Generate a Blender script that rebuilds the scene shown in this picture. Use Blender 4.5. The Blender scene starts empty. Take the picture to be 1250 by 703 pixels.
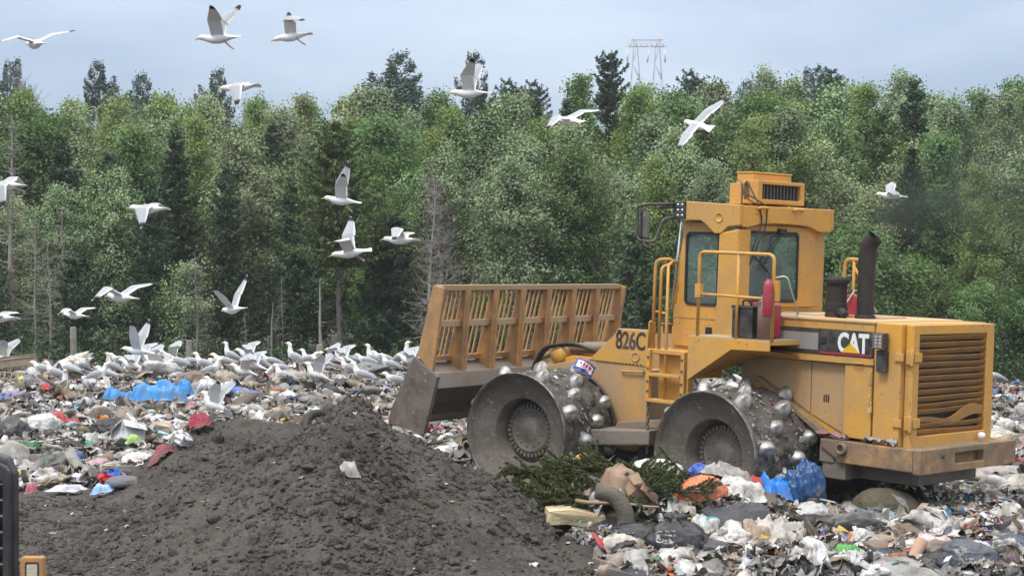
import bpy, bmesh, math, random
import numpy as np
from mathutils import Vector, Matrix, Euler, kdtree

R_ = math.radians
scene = bpy.context.scene
COL = scene.collection

# ------------------------------------------------------------------ camera
FPX, CXP, YHP, CAMH = 2000.0, 625.0, 360.0, 2.6        # focal length and horizon of the photograph (1250 px wide)
cam = bpy.data.cameras.new("camera")
cam.sensor_width = 36.0
cam.lens = 36.0 * FPX / 1250.0
cam.clip_start, cam.clip_end = 0.1, 6000.0
cam_o = bpy.data.objects.new("camera", cam)
COL.objects.link(cam_o)
cam_o.location = (0, 0, CAMH)
cam_o.rotation_euler = (R_(90.0 + math.degrees(math.atan((YHP - 351.5) / FPX))), 0, 0)
scene.camera = cam_o

# ------------------------------------------------------------------ exposure, sky, sun
scene.view_settings.view_transform = 'Standard'
scene.view_settings.look = 'None'
scene.view_settings.exposure = 0.66
scene.view_settings.gamma = 1.0
scene.view_settings.use_curve_mapping = False
scene.render.engine = 'CYCLES'
scene.cycles.use_denoising = True
scene.cycles.max_bounces = 6
scene.cycles.diffuse_bounces = 3
scene.cycles.glossy_bounces = 3
scene.cycles.transmission_bounces = 4
scene.cycles.volume_bounces = 1
scene.cycles.transparent_max_bounces = 8

SUN_EL, SUN_AZ = R_(58), R_(215)       # high veiled sun, behind the photographer
world = bpy.data.worlds.new("World")
scene.world = world
world.use_nodes = True
nt = world.node_tree
for n in list(nt.nodes):
    nt.nodes.remove(n)
W = lambda t: nt.nodes.new(t)
out = W('ShaderNodeOutputWorld')
bgd = W('ShaderNodeBackground')
sky = W('ShaderNodeTexSky')
sky.sky_type = 'NISHITA'
sky.sun_disc = False
sky.sun_elevation = SUN_EL
sky.sun_rotation = SUN_AZ
sky.dust_density = 2.0
sky.altitude = 100
tc = W('ShaderNodeTexCoord')
mp = W('ShaderNodeMapping')
mp.inputs['Scale'].default_value = (1.0, 1.0, 3.2)
nz = W('ShaderNodeTexNoise')
nz.inputs['Scale'].default_value = 3.1
nz.inputs['Detail'].default_value = 7
nz.inputs['Roughness'].default_value = 0.55
rp = W('ShaderNodeValToRGB')
rp.color_ramp.elements[0].position = 0.36
rp.color_ramp.elements[0].color = (2.1, 2.75, 3.75, 1)     # grey-blue underside of the cloud sheet
rp.color_ramp.elements[1].position = 0.70
rp.color_ramp.elements[1].color = (3.6, 4.2, 5.05, 1)    # thin bright patches
sep = W('ShaderNodeSeparateXYZ')
zr = W('ShaderNodeMapRange')                          # an overcast sky is brighter overhead
zr.inputs['From Min'].default_value = 0.0
zr.inputs['From Max'].default_value = 0.8
zr.inputs['To Min'].default_value = 0.74
zr.inputs['To Max'].default_value = 3.7
mulz = W('ShaderNodeVectorMath'); mulz.operation = 'SCALE'
mix = W('ShaderNodeMix'); mix.data_type = 'RGBA'
mix.inputs['Factor'].default_value = 0.90
L = nt.links.new
L(tc.outputs['Generated'], mp.inputs['Vector'])
L(mp.outputs['Vector'], nz.inputs['Vector'])
L(nz.outputs['Fac'], rp.inputs['Fac'])
L(tc.outputs['Generated'], sep.inputs['Vector'])
L(sep.outputs['Z'], zr.inputs['Value'])
ov = W('ShaderNodeMix'); ov.data_type = 'RGBA'          # overhead the cloud is a neutral white-grey
ov.inputs['B'].default_value = (3.85, 3.88, 3.92, 1)
of = W('ShaderNodeMapRange'); of.interpolation_type = 'SMOOTHSTEP'
of.inputs['From Min'].default_value = 0.16
of.inputs['From Max'].default_value = 0.6
L(sep.outputs['Z'], of.inputs['Value'])
L(of.outputs['Result'], ov.inputs['Factor'])
L(rp.outputs['Color'], ov.inputs['A'])
L(ov.outputs['Result'], mulz.inputs[0])
L(zr.outputs['Result'], mulz.inputs['Scale'])
L(sky.outputs['Color'], mix.inputs['A'])
L(mulz.outputs['Vector'], mix.inputs['B'])
L(mix.outputs['Result'], bgd.inputs['Color'])
bgd.inputs['Strength'].default_value = 0.10
L(bgd.outputs['Background'], out.inputs['Surface'])

sl = bpy.data.lights.new("sun", 'SUN')
sl.energy = 1.5
sl.angle = R_(14)
sl.color = (1.0, 0.965, 0.915)
so = bpy.data.objects.new("sun", sl)
COL.objects.link(so)
_d = Vector((math.sin(SUN_AZ) * math.cos(SUN_EL), math.cos(SUN_AZ) * math.cos(SUN_EL), math.sin(SUN_EL)))
so.rotation_euler = (-_d).to_track_quat('-Z', 'Y').to_euler()
so.location = (0, 0, 60)

# ------------------------------------------------------------------ helpers
def at(px, py, d):
    """world point seen at photograph pixel (px, py) at depth d"""
    return Vector(((px - CXP) / FPX * d, d, CAMH - (py - YHP) / FPX * d))

def tag(o, label=None, cat=None, group=None, kind=None):
    if label: o['label'] = label
    if cat: o['category'] = cat
    if group: o['group'] = group
    if kind: o['kind'] = kind
    return o

def empty(name, loc=(0, 0, 0), rot=(0, 0, 0)):
    o = bpy.data.objects.new(name, None)
    o.empty_display_size = 0.3
    COL.objects.link(o)
    o.location = loc
    o.rotation_euler = rot
    return o

def link(name, me, parent=None, mats=None):
    o = bpy.data.objects.new(name, me)
    COL.objects.link(o)
    if mats is not None:
        for m in (mats if isinstance(mats, (list, tuple)) else [mats]):
            if m.name not in [x.name for x in me.materials if x]:
                me.materials.append(m)
    if parent is not None:
        o.parent = parent
    return o

def copy_tree(o, parent=None):
    c = o.copy()
    COL.objects.link(c)
    if parent is not None:
        c.parent = parent
    for ch in list(o.children):
        copy_tree(ch, c)
    return c

def np_mesh(name, V, quads=None, tris=None, smooth=False, col=None, midx=None):
    """fast mesh from numpy arrays; col: per-vertex colour; midx: material index per face (quads first)"""
    me = bpy.data.meshes.new(name)
    V = np.asarray(V, np.float32)
    q = np.zeros((0, 4), np.int32) if quads is None or len(quads) == 0 else np.asarray(quads, np.int32)
    t = np.zeros((0, 3), np.int32) if tris is None or len(tris) == 0 else np.asarray(tris, np.int32)
    me.vertices.add(len(V))
    me.vertices.foreach_set('co', V.ravel())
    nl = q.size + t.size
    me.loops.add(nl)
    me.loops.foreach_set('vertex_index', np.concatenate([q.ravel(), t.ravel()]).astype(np.int32))
    npoly = len(q) + len(t)
    me.polygons.add(npoly)
    st = np.concatenate([np.arange(len(q)) * 4, q.size + np.arange(len(t)) * 3]).astype(np.int32)
    me.polygons.foreach_set('loop_start', st)
    if isinstance(smooth, np.ndarray):
        me.polygons.foreach_set('use_smooth', smooth.astype(bool))
    else:
        me.polygons.foreach_set('use_smooth', np.full(npoly, bool(smooth)))
    if midx is not None:
        me.polygons.foreach_set('material_index', np.asarray(midx, np.int32))
    me.update(calc_edges=True)
    if col is not None:
        a = me.color_attributes.new('Col', 'FLOAT_COLOR', 'POINT')
        c = np.ones((len(V), 4), np.float32)
        c[:, :np.asarray(col).shape[1]] = col
        a.data.foreach_set('color', c.ravel())
    me.validate()
    return me

# ---- vectorised noise
def _hash(ix, iy, iz, seed):
    h = (ix.astype(np.int64) * 374761393 + iy.astype(np.int64) * 668265263 + iz.astype(np.int64) * 2147483647 + seed * 974634777) & 0xFFFFFFFF
    h = ((h ^ (h >> 13)) * 1274126177) & 0xFFFFFFFF
    h = ((h ^ (h >> 16)) * 2246822519) & 0xFFFFFFFF
    return ((h ^ (h >> 15)) & 0xFFFFFF) / float(0xFFFFFF)

def vnoise(p, seed=0):
    p = np.asarray(p, float)
    if p.shape[-1] == 2:
        p = np.concatenate([p, np.zeros(p.shape[:-1] + (1,))], -1)
    i = np.floor(p).astype(np.int64)
    f = p - i
    u = f * f * f * (f * (f * 6 - 15) + 10)
    r = 0
    for dx in (0, 1):
        wx = u[..., 0] if dx else 1 - u[..., 0]
        for dy in (0, 1):
            wy = u[..., 1] if dy else 1 - u[..., 1]
            for dz in (0, 1):
                wz = u[..., 2] if dz else 1 - u[..., 2]
                r = r + wx * wy * wz * _hash(i[..., 0] + dx, i[..., 1] + dy, i[..., 2] + dz, seed)
    return r * 2 - 1

def fbm(p, octaves=4, seed=0, gain=0.5, lac=2.03):
    p = np.asarray(p, float)
    a, s, r = 1.0, 0.0, 0
    for o in range(octaves):
        r = r + a * vnoise(p, seed + o * 17)
        s += a
        a *= gain
        p = p * lac + 3.7
    return r / s

def ridged(p, octaves=3, seed=0, gain=0.5):
    p = np.asarray(p, float)
    a, s, r = 1.0, 0.0, 0
    for o in range(octaves):
        r = r + a * (1 - np.abs(vnoise(p, seed + o * 13)) * 2)
        s += a
        a *= gain
        p = p * 2.1 + 5.1
    return r / s

def sstep(a, b, x):
    t = np.clip((np.asarray(x, float) - a) / (b - a), 0, 1)
    return t * t * (3 - 2 * t)

# ------------------------------------------------------------------ materials
def new_mat(name):
    m = bpy.data.materials.new(name)
    m.use_nodes = True
    nt = m.node_tree
    for n in list(nt.nodes):
        nt.nodes.remove(n)
    o = nt.nodes.new('ShaderNodeOutputMaterial')
    b = nt.nodes.new('ShaderNodeBsdfPrincipled')
    nt.links.new(b.outputs['BSDF'], o.inputs['Surface'])
    return m, nt, b

def surf(name, base, rough=0.6, metal=0.0, var=0.15, vscale=3.0, dirt=None, dirt_amt=0.5, dscale=2.2, bump=0.15, bscale=30.0, spec=0.5, spots=None, objvar=0.0, streak=False, spot_t=.66):
    """painted, dusty, worn surface: base colour, broad tone variation, patches of dirt with an outline of their own, small chips"""
    m, nt, b = new_mat(name)
    N, Lk = nt.nodes.new, nt.links.new
    tc = N('ShaderNodeTexCoord')
    n1 = N('ShaderNodeTexNoise'); n1.inputs['Scale'].default_value = vscale; n1.inputs['Detail'].default_value = 6
    Lk(tc.outputs['Object'], n1.inputs['Vector'])
    mx = N('ShaderNodeMix'); mx.data_type = 'RGBA'
    mx.inputs['A'].default_value = (*[c * (1 - var) for c in base], 1)
    mx.inputs['B'].default_value = (*[min(1, c * (1 + var)) for c in base], 1)
    Lk(n1.outputs['Fac'], mx.inputs['Factor'])
    cur = mx.outputs['Result']
    if dirt is not None:
        n2 = N('ShaderNodeTexNoise'); n2.inputs['Scale'].default_value = dscale; n2.inputs['Detail'].default_value = 9; n2.inputs['Roughness'].default_value = 0.68
        if streak:
            mpn = N('ShaderNodeMapping'); mpn.inputs['Scale'].default_value = (1, 1, 0.22)
            Lk(tc.outputs['Object'], mpn.inputs['Vector']); Lk(mpn.outputs['Vector'], n2.inputs['Vector'])
        else:
            Lk(tc.outputs['Object'], n2.inputs['Vector'])
        r = N('ShaderNodeValToRGB')
        c0 = 0.62 - dirt_amt * 0.3
        r.color_ramp.elements[0].position = max(0, c0 - 0.1); r.color_ramp.elements[0].color = (0, 0, 0, 1)
        r.color_ramp.elements[1].position = min(1, c0 + 0.14); r.color_ramp.elements[1].color = (1, 1, 1, 1)
        Lk(n2.outputs['Fac'], r.inputs['Fac'])
        m2 = N('ShaderNodeMix'); m2.data_type = 'RGBA'
        Lk(r.outputs['Color'], m2.inputs['Factor']); Lk(cur, m2.inputs['A'])
        m2.inputs['B'].default_value = (*dirt, 1)
        cur = m2.outputs['Result']
    if spots is not None:
        n3 = N('ShaderNodeTexNoise'); n3.inputs['Scale'].default_value = 23; n3.inputs['Detail'].default_value = 4
        Lk(tc.outputs['Object'], n3.inputs['Vector'])
        r3 = N('ShaderNodeValToRGB')
        r3.color_ramp.elements[0].position = spot_t; r3.color_ramp.elements[0].color = (0, 0, 0, 1)
        r3.color_ramp.elements[1].position = spot_t + .05; r3.color_ramp.elements[1].color = (1, 1, 1, 1)
        Lk(n3.outputs['Fac'], r3.inputs['Fac'])
        m3 = N('ShaderNodeMix'); m3.data_type = 'RGBA'
        Lk(r3.outputs['Color'], m3.inputs['Factor']); Lk(cur, m3.inputs['A'])
        m3.inputs['B'].default_value = (*spots, 1)
        cur = m3.outputs['Result']
    Lk(cur, b.inputs['Base Color'])
    rr = N('ShaderNodeMapRange'); rr.inputs['To Min'].default_value = max(0.04, rough - 0.12); rr.inputs['To Max'].default_value = min(1, rough + 0.15)
    Lk(n1.outputs['Fac'], rr.inputs['Value']); Lk(rr.outputs['Result'], b.inputs['Roughness'])
    b.inputs['Metallic'].default_value = metal
    b.inputs['Specular IOR Level'].default_value = spec
    if bump > 0:
        nb = N('ShaderNodeTexNoise'); nb.inputs['Scale'].default_value = bscale; nb.inputs['Detail'].default_value = 6
        Lk(tc.outputs['Object'], nb.inputs['Vector'])
        bp = N('ShaderNodeBump'); bp.inputs['Strength'].default_value = bump; bp.inputs['Distance'].default_value = 0.02
        Lk(nb.outputs['Fac'], bp.inputs['Height']); Lk(bp.outputs['Normal'], b.inputs['Normal'])
    return m

def attr_mat(name, rough=0.6, bump=0.2, bscale=40, dirt=(0.10, 0.085, 0.07), dirt_amt=0.35, dscale=9.0, spec=0.4, gen='Object'):
    """material that takes each piece's own colour from the mesh attribute and soils it"""
    m, nt, b = new_mat(name)
    N, Lk = nt.nodes.new, nt.links.new
    a = N('ShaderNodeAttribute'); a.attribute_name = 'Col'
    tc = N('ShaderNodeTexCoord')
    cur = a.outputs['Color']
    if dirt is not None:
        n2 = N('ShaderNodeTexNoise'); n2.inputs['Scale'].default_value = dscale; n2.inputs['Detail'].default_value = 6; n2.inputs['Roughness'].default_value = 0.65
        Lk(tc.outputs[gen], n2.inputs['Vector'])
        r = N('ShaderNodeValToRGB')
        c0 = 0.66 - dirt_amt * 0.3
        r.color_ramp.elements[0].position = c0 - 0.08; r.color_ramp.elements[0].color = (0, 0, 0, 1)
        r.color_ramp.elements[1].position = c0 + 0.16; r.color_ramp.elements[1].color = (0.85, 0.85, 0.85, 1)
        Lk(n2.outputs['Fac'], r.inputs['Fac'])
        m2 = N('ShaderNodeMix'); m2.data_type = 'RGBA'
        Lk(r.outputs['Color'], m2.inputs['Factor']); Lk(cur, m2.inputs['A'])
        m2.inputs['B'].default_value = (*dirt, 1)
        cur = m2.outputs['Result']
    Lk(cur, b.inputs['Base Color'])
    b.inputs['Roughness'].default_value = rough
    b.inputs['Specular IOR Level'].default_value = spec
    if bump > 0:
        nb = N('ShaderNodeTexNoise'); nb.inputs['Scale'].default_value = bscale; nb.inputs['Detail'].default_value = 4
        Lk(tc.outputs['Object'], nb.inputs['Vector'])
        bp = N('ShaderNodeBump'); bp.inputs['Strength'].default_value = bump; bp.inputs['Distance'].default_value = 0.02
        Lk(nb.outputs['Fac'], bp.inputs['Height']); Lk(bp.outputs['Normal'], b.inputs['Normal'])
    return m

# ---- small solid modeller: everything added becomes ONE mesh
class MB:
    def __init__(s):
        s.v, s.f, s.sm, s.mi = [], [], [], []
        s.cur = 0
    def add(s, V, F, smooth=False):
        o = len(s.v)
        s.v.extend([tuple(map(float, p)) for p in V])
        for f in F:
            s.f.append([i + o for i in f]); s.sm.append(smooth); s.mi.append(s.cur)
        return s
    def box(s, x0, x1, y0, y1, z0, z1, M=None):
        P = [Vector((x, y, z)) for x in (x0, x1) for y in (y0, y1) for z in (z0, z1)]
        if M is not None: P = [M @ p for p in P]
        return s.add(P, [(0, 1, 3, 2), (4, 6, 7, 5), (0, 4, 5, 1), (2, 3, 7, 6), (0, 2, 6, 4), (1, 5, 7, 3)])
    def prism(s, poly, axis, a, b):
        """poly: 2D points; axis 1: points are (x,z) extruded along y from a to b; axis 0: (y,z) along x; axis 2: (x,y) along z"""
        n = len(poly)
        def P(p, t):
            return {0: (t, p[0], p[1]), 1: (p[0], t, p[1]), 2: (p[0], p[1], t)}[axis]
        V = [P(p, a) for p in poly] + [P(p, b) for p in poly]
        F = [list(range(n)), list(range(2 * n - 1, n - 1, -1))] + [[i, i + n, (i + 1) % n + n, (i + 1) % n] for i in range(n)]
        return s.add(V, F)
    def tube(s, pts, r, n=8, cap=True, closed=False):
        pts = [Vector(p) for p in pts]
        m = len(pts)
        rs = r if isinstance(r, (list, tuple)) else [r] * m
        V, F = [], []
        prev = None
        for i, p in enumerate(pts):
            a = pts[(i - 1) % m] if (closed or i > 0) else p
            b = pts[(i + 1) % m] if (closed or i < m - 1) else p
            t = (b - a).normalized() if (b - a).length > 1e-9 else Vector((0, 0, 1))
            if prev is None:
                u = t.orthogonal().normalized()
            else:
                u = (prev - t * prev.dot(t))
                u = u.normalized() if u.length > 1e-6 else t.orthogonal().normalized()
            prev = u
            w = t.cross(u)
            for k in range(n):
                an = 2 * math.pi * k / n
                V.append(p + (u * math.cos(an) + w * math.sin(an)) * rs[i])
        seg = m if closed else m - 1
        for i in range(seg):
            j = (i + 1) % m
            for k in range(n):
                F.append((i * n + k, i * n + (k + 1) % n, j * n + (k + 1) % n, j * n + k))
        s.add(V, F, True)
        if cap and not closed:
            o = len(s.v) - len(V)
            s.f.append([o + k for k in range(n)][::-1]); s.sm.append(False); s.mi.append(s.cur)
            s.f.append([o + (m - 1) * n + k for k in range(n)]); s.sm.append(False); s.mi.append(s.cur)
        return s
    def lathe(s, prof, n=32, M=None, smooth=True, close=False):
        """prof: (radius, height) along local +z"""
        V = []
        for r, h in prof:
            for k in range(n):
                an = 2 * math.pi * k / n
                V.append(Vector((r * math.cos(an), r * math.sin(an), h)))
        if M is not None: V = [M @ p for p in V]
        F = []
        m = len(prof)
        for i in range(m - 1):
            for k in range(n):
                F.append((i * n + k, i * n + (k + 1) % n, (i + 1) * n + (k + 1) % n, (i + 1) * n + k))
        if prof[0][0] > 1e-6 and close: F.append(list(range(n))[::-1])
        if prof[-1][0] > 1e-6 and close: F.append([(m - 1) * n + k for k in range(n)])
        return s.add(V, F, smooth)
    def build(s, name, mats, parent=None, bevel=0.0, weld=False):
        me = bpy.data.meshes.new(name)
        me.from_pydata(s.v, [], s.f)
        me.polygons.foreach_set('use_smooth', s.sm)
        me.polygons.foreach_set('material_index', s.mi)
        bm = bmesh.new(); bm.from_mesh(me)
        if weld: bmesh.ops.remove_doubles(bm, verts=bm.verts, dist=1e-5)
        bmesh.ops.recalc_face_normals(bm, faces=bm.faces)
        if bevel > 0:
            ed = [e for e in bm.edges if len(e.link_faces) == 2 and not (e.link_faces[0].smooth and e.link_faces[1].smooth) and e.calc_face_angle(0) > R_(28)]
            try:
                bmesh.ops.bevel(bm, geom=ed, offset=bevel, segments=2, profile=0.6, affect='EDGES', clamp_overlap=True)
            except Exception:
                pass
        bm.to_mesh(me); bm.free()
        return link(name, me, parent, mats)
# ================================================================== ground
def ground_base(x, y):
    x = np.asarray(x, float); y = np.asarray(y, float)
    k = 0.0735 + (0.040 - 0.0735) * sstep(0, 7, x)
    up = k * np.clip(y - 21.7, 0, 13.3)
    top = k * 13.3
    crest = 35.0
    back = np.clip(top - 0.10 * (y - crest), 0.25, None)
    z = np.where(y < crest, up, back)
    # pile pushed up on the near side of the machine
    xs = np.array([-2, 0.0, .35, .65, 1.0, 1.5, 2.0, 2.6, 3.2, 4.2, 6, 9, 14, 40]); hs = np.array([0, .0, .22, .40, .54, .50, .39, .28, .18, .11, .10, .14, .2, .0])
    prof = sstep(15.1, 17.6, y) * (1 - sstep(18.1, 19.5, y))
    z = z + np.interp(x, xs, hs) * prof
    near = np.exp(-((x / 30) ** 2)) * (y < 60) * (y > 5)
    p = np.stack([x, y], -1)
    z = z + near * (0.09 * fbm(p * 0.55, 3, 5) + 0.035 * fbm(p * 2.2, 3, 9))
    return z

def mound_big(x, y):
    px = np.array([-7.0, -5.4, -4.9, -4.49, -4.0, -3.54, -3.05, -2.58, -2.2, -1.95, -1.66, -1.42, -1.2, -.6, -.12, .2, .57, .8, 1.3])
    ph = np.array([-.25, -.10, -.02, .09, .34, .60, .84, 1.04, 1.24, 1.46, 1.72, 1.56, 1.36, 1.02, .74, .50, .20, .0, -.3])
    ridge = 17.0 + 0.35 * np.sin(x * 0.9)
    h = np.interp(x, px, ph)
    g = np.where(y < ridge, 1 - (ridge - y) / 3.0 * (0.8 + 0.2 * sstep(0, 3, ridge - y)), 1 - (y - ridge) / 2.3)
    g = np.clip(g, -0.4, 1)
    g = np.where(g > .85, .85 + (g - .85) * .6, g)
    p = np.stack([x, y], -1)
    z = np.where(h > 0, h * g, h) - 0.07
    n = 0.12 * fbm(p * 1.0, 3, 31) + 0.06 * ridged(p * 2.2, 4, 41) + 0.035 * fbm(p * 6.0, 3, 47)
    return z + n * sstep(-.1, .35, z)

def mound_small(x, y):
    # low bank of dumped soil behind the big pile
    px = np.array([-6.4, -5.5, -5.1, -4.8, -4.4, -4.0, -3.6, -3.1, -2.6, -2.0, -1.2, -.6, 0, .5])
    ph = np.array([-.2, .0, .20, .48, .78, .88, .88, .80, .64, .5, .3, .15, 0, -.2])
    ridge = 22.6 + 0.2 * np.sin(x * 1.7)
    h = np.interp(x, px, ph)
    g = np.clip(1 - np.abs(y - ridge) / np.where(y < ridge, 3.0, 1.5), -.3, 1)
    p = np.stack([x, y], -1)
    z = np.where(h > 0, h * g, h) - 0.02
    n = 0.08 * fbm(p * 1.2, 3, 61) + 0.06 * ridged(p * 2.8, 3, 71) + 0.05 * np.clip(fbm(p * 6.5, 3, 77), -.2, 1) * 1.4
    return z + n * sstep(-.1, .25, z)

def height(x, y):
    x = np.asarray(x, float); y = np.asarray(y, float)
    return np.maximum(np.maximum(ground_base(x, y), mound_big(x, y)), mound_small(x, y))
def hz(x, y):
    return float(height(np.array([x]), np.array([y]))[0])

def grid_faces(nx, ny):
    i = np.arange(nx * ny).reshape(ny, nx)
    return np.stack([i[:-1, :-1].ravel(), i[:-1, 1:].ravel(), i[1:, 1:].ravel(), i[1:, :-1].ravel()], 1)

def soil_mat(name, c1, c2, c3, vs=1.3, bump=0.55):
    m, nt, b = new_mat(name)
    N, Lk = nt.nodes.new, nt.links.new
    tc = N('ShaderNodeTexCoord')
    n1 = N('ShaderNodeTexNoise'); n1.inputs['Scale'].default_value = vs; n1.inputs['Detail'].default_value = 8; n1.inputs['Roughness'].default_value = .62
    n2 = N('ShaderNodeTexNoise'); n2.inputs['Scale'].default_value = 26; n2.inputs['Detail'].default_value = 5; n2.inputs['Roughness'].default_value = .7
    Lk(tc.outputs['Object'], n1.inputs['Vector']); Lk(tc.outputs['Object'], n2.inputs['Vector'])
    r = N('ShaderNodeValToRGB')
    r.color_ramp.elements[0].position = .34; r.color_ramp.elements[0].color = (*c1, 1)
    r.color_ramp.elements[1].position = .66; r.color_ramp.elements[1].color = (*c2, 1)
    Lk(n1.outputs['Fac'], r.inputs['Fac'])
    r2 = N('ShaderNodeValToRGB')
    r2.color_ramp.elements[0].position = .5; r2.color_ramp.elements[0].color = (0, 0, 0, 1)
    r2.color_ramp.elements[1].position = .78; r2.color_ramp.elements[1].color = (1, 1, 1, 1)
    Lk(n2.outputs['Fac'], r2.inputs['Fac'])
    mx = N('ShaderNodeMix'); mx.data_type = 'RGBA'
    Lk(r2.outputs['Color'], mx.inputs['Factor']); Lk(r.outputs['Color'], mx.inputs['A']); mx.inputs['B'].default_value = (*c3, 1)
    Lk(mx.outputs['Result'], b.inputs['Base Color'])
    b.inputs['Roughness'].default_value = .92; b.inputs['Specular IOR Level'].default_value = .25
    n3 = N('ShaderNodeTexNoise'); n3.inputs['Scale'].default_value = 34; n3.inputs['Detail'].default_value = 9; n3.inputs['Roughness'].default_value = .72
    Lk(tc.outputs['Object'], n3.inputs['Vector'])
    bp = N('ShaderNodeBump'); bp.inputs['Strength'].default_value = bump; bp.inputs['Distance'].default_value = .05
    Lk(n3.outputs['Fac'], bp.inputs['Height']); Lk(bp.outputs['Normal'], b.inputs['Normal'])
    return m

M_SOIL = soil_mat('dark_soil', (.046, .040, .035), (.088, .078, .068), (.15, .136, .118))
M_GROUND = soil_mat('landfill_ground', (.050, .044, .038), (.085, .076, .066), (.13, .115, .098))

xs = np.unique(np.concatenate([-np.geomspace(16, 900, 30)[::-1], np.arange(-16, 16, .085), np.geomspace(16, 900, 30)]))
ys = np.unique(np.concatenate([-np.geomspace(6, 400, 16)[::-1], np.arange(-6, 11, .5), np.arange(11, 40, .085), np.arange(40, 60, .6), np.geomspace(60, 2500, 34)]))
X, Y = np.meshgrid(xs, ys)
Z = ground_base(X, Y)
Z = np.where(Y > 60, .25 + 0 * Z, Z)
V = np.stack([X.ravel(), Y.ravel(), Z.ravel()], 1)
g = link('ground', np_mesh('ground', V, quads=grid_faces(len(xs), len(ys)), smooth=True), mats=M_GROUND)
tag(g, kind='structure')

def in_litter(x, y):
    """where rubbish lies: not on the soil piles, not on the bare strip in front"""
    p = np.stack([x, y], -1)
    wob = .5 * fbm(p * .9, 3, 801)
    g = ground_base(x, y)
    onm = (mound_big(x, y) > g - .02 + .05 * wob) | (mound_small(x, y) > g + .03 + .05 * wob)
    left = (x < .8) & (y > 21.9 + wob - .25 * np.clip(-5 - x, 0, 2))
    right = (x > .15 + .26 * (18 - y) * (y < 18) + .4 * wob) & (x > -.3)
    return (left | right) & ~onm

# ---- lumps
def ico(sub, cache={}):
    if sub not in cache:
        bm = bmesh.new(); bmesh.ops.create_icosphere(bm, subdivisions=sub, radius=1)
        bm.verts.ensure_lookup_table()
        cache[sub] = (np.array([v.co[:] for v in bm.verts]), np.array([[v.index for v in f.verts] for f in bm.faces]))
        bm.free()
    return cache[sub]

def rand_rot(rng, n, tilt=1.0):
    """n random rotation matrices; tilt limits how far +z leans"""
    a = rng.uniform(0, 2 * np.pi, n); t = np.abs(rng.normal(0, .6, n)) * tilt; b = rng.uniform(0, 2 * np.pi, n)
    def rz(q):
        c, s = np.cos(q), np.sin(q); z = 0 * q; o = z + 1
        return np.stack([np.stack([c, -s, z], -1), np.stack([s, c, z], -1), np.stack([z, z, o], -1)], -2)
    def rx(q):
        c, s = np.cos(q), np.sin(q); z = 0 * q; o = z + 1
        return np.stack([np.stack([o, z, z], -1), np.stack([z, c, -s], -1), np.stack([z, s, c], -1)], -2)
    return rz(a) @ rx(t) @ rz(b)

def scatter(protoV, protoF, pos, rot, scl):
    """copies of one prototype: returns V (n*k,3), F (n*m,c)"""
    n, k = len(pos), len(protoV)
    P = protoV[None] * scl[:, None, :]
    P = np.einsum('nij,nkj->nki', rot, P) + pos[:, None, :]
    F = protoF[None] + (np.arange(n) * k)[:, None, None]
    return P.reshape(-1, 3), F.reshape(-1, protoF.shape[1])

def make_mound(name, hf, x0, x1, y0, y1, res, label, nclod, seed):
    rng = np.random.default_rng(seed)
    xs = np.arange(x0, x1, res); ys = np.arange(y0, y1, res)
    X, Y = np.meshgrid(xs, ys)
    Zm = hf(X, Y)
    G = ground_base(X, Y)
    Zm = np.maximum(Zm, G - .12)
    p = np.stack([X, Y], -1)
    Zm = Zm + np.where(Zm > G - .05, 0.020 * fbm(p * 13, 2, seed + 3) + 0.035 * np.clip(vnoise(p * 9, seed + 5) - .30, 0, 1), 0)
    keep = (Zm > G - .115)
    V = np.stack([X.ravel(), Y.ravel(), Zm.ravel()], 1)
    q = grid_faces(len(xs), len(ys))
    kf = keep.ravel()[q].any(1)
    q = q[kf]
    used = np.unique(q); mp_ = np.full(len(V), -1); mp_[used] = np.arange(len(used))
    V = V[used]; q = mp_[q]
    # clods and stones lying in the same soil
    cx = rng.uniform(x0, x1, nclod * 3); cy = rng.uniform(y0, y1, nclod * 3)
    hh = hf(cx, cy); gg = ground_base(cx, cy)
    cl = fbm(np.stack([cx, cy], -1) * .9, 2, seed + 50)
    ok = (hh > gg - .9) & (rng.uniform(-.75, .6, len(cx)) < cl) & ~((hh < gg) & (in_litter(cx, cy) | (rng.uniform(0, 1, len(cx)) < .72))); hh = np.maximum(hh, gg)
    cx, cy, hh = cx[ok][:nclod], cy[ok][:nclod], hh[ok][:nclod]
    n = len(cx)
    tv, tf = [], []
    off = len(V)
    for kk in range(10):
        sel = np.arange(n) % 10 == kk
        v, f = ico(2 if kk < 1 else 1)
        d = 1 + .55 * fbm(v * 1.9 + kk * 9, 3, 90 + kk)
        v = v * d[:, None]
        m = sel.sum()
        s = rng.gamma(1.2, .0068, m) + .005 if kk else rng.gamma(1.5, .012, m) + .010
        s = np.minimum(s, .085)
        sc = np.stack([s * rng.uniform(.8, 1.4, m), s * rng.uniform(.8, 1.3, m), s * rng.uniform(.5, .9, m)], 1)
        a, b = scatter(v, f, np.stack([cx[sel], cy[sel], hh[sel] + s * .15], 1), rand_rot(rng, m, 2), sc)
        tv.append(a); tf.append(b + off); off += len(a)
    V = np.concatenate([V] + tv); T = np.concatenate(tf)
    sm = np.concatenate([np.ones(len(q), bool), np.zeros(len(T), bool)])
    o = link(name, np_mesh(name, V, quads=q, tris=T, smooth=sm), mats=M_SOIL)
    tag(o, label, 'soil pile')
    return o

make_mound('soil_pile', mound_big, -6.4, 1.3, 12.5, 20.2, .03, 'large pile of dark grey soil in front of the compactor blade', 26000, 3)
make_mound('soil_pile', mound_small, -6.0, .4, 19.4, 24.4, .034, 'low bank of dark soil behind the large soil pile, beside the litter', 7000, 4)

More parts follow.
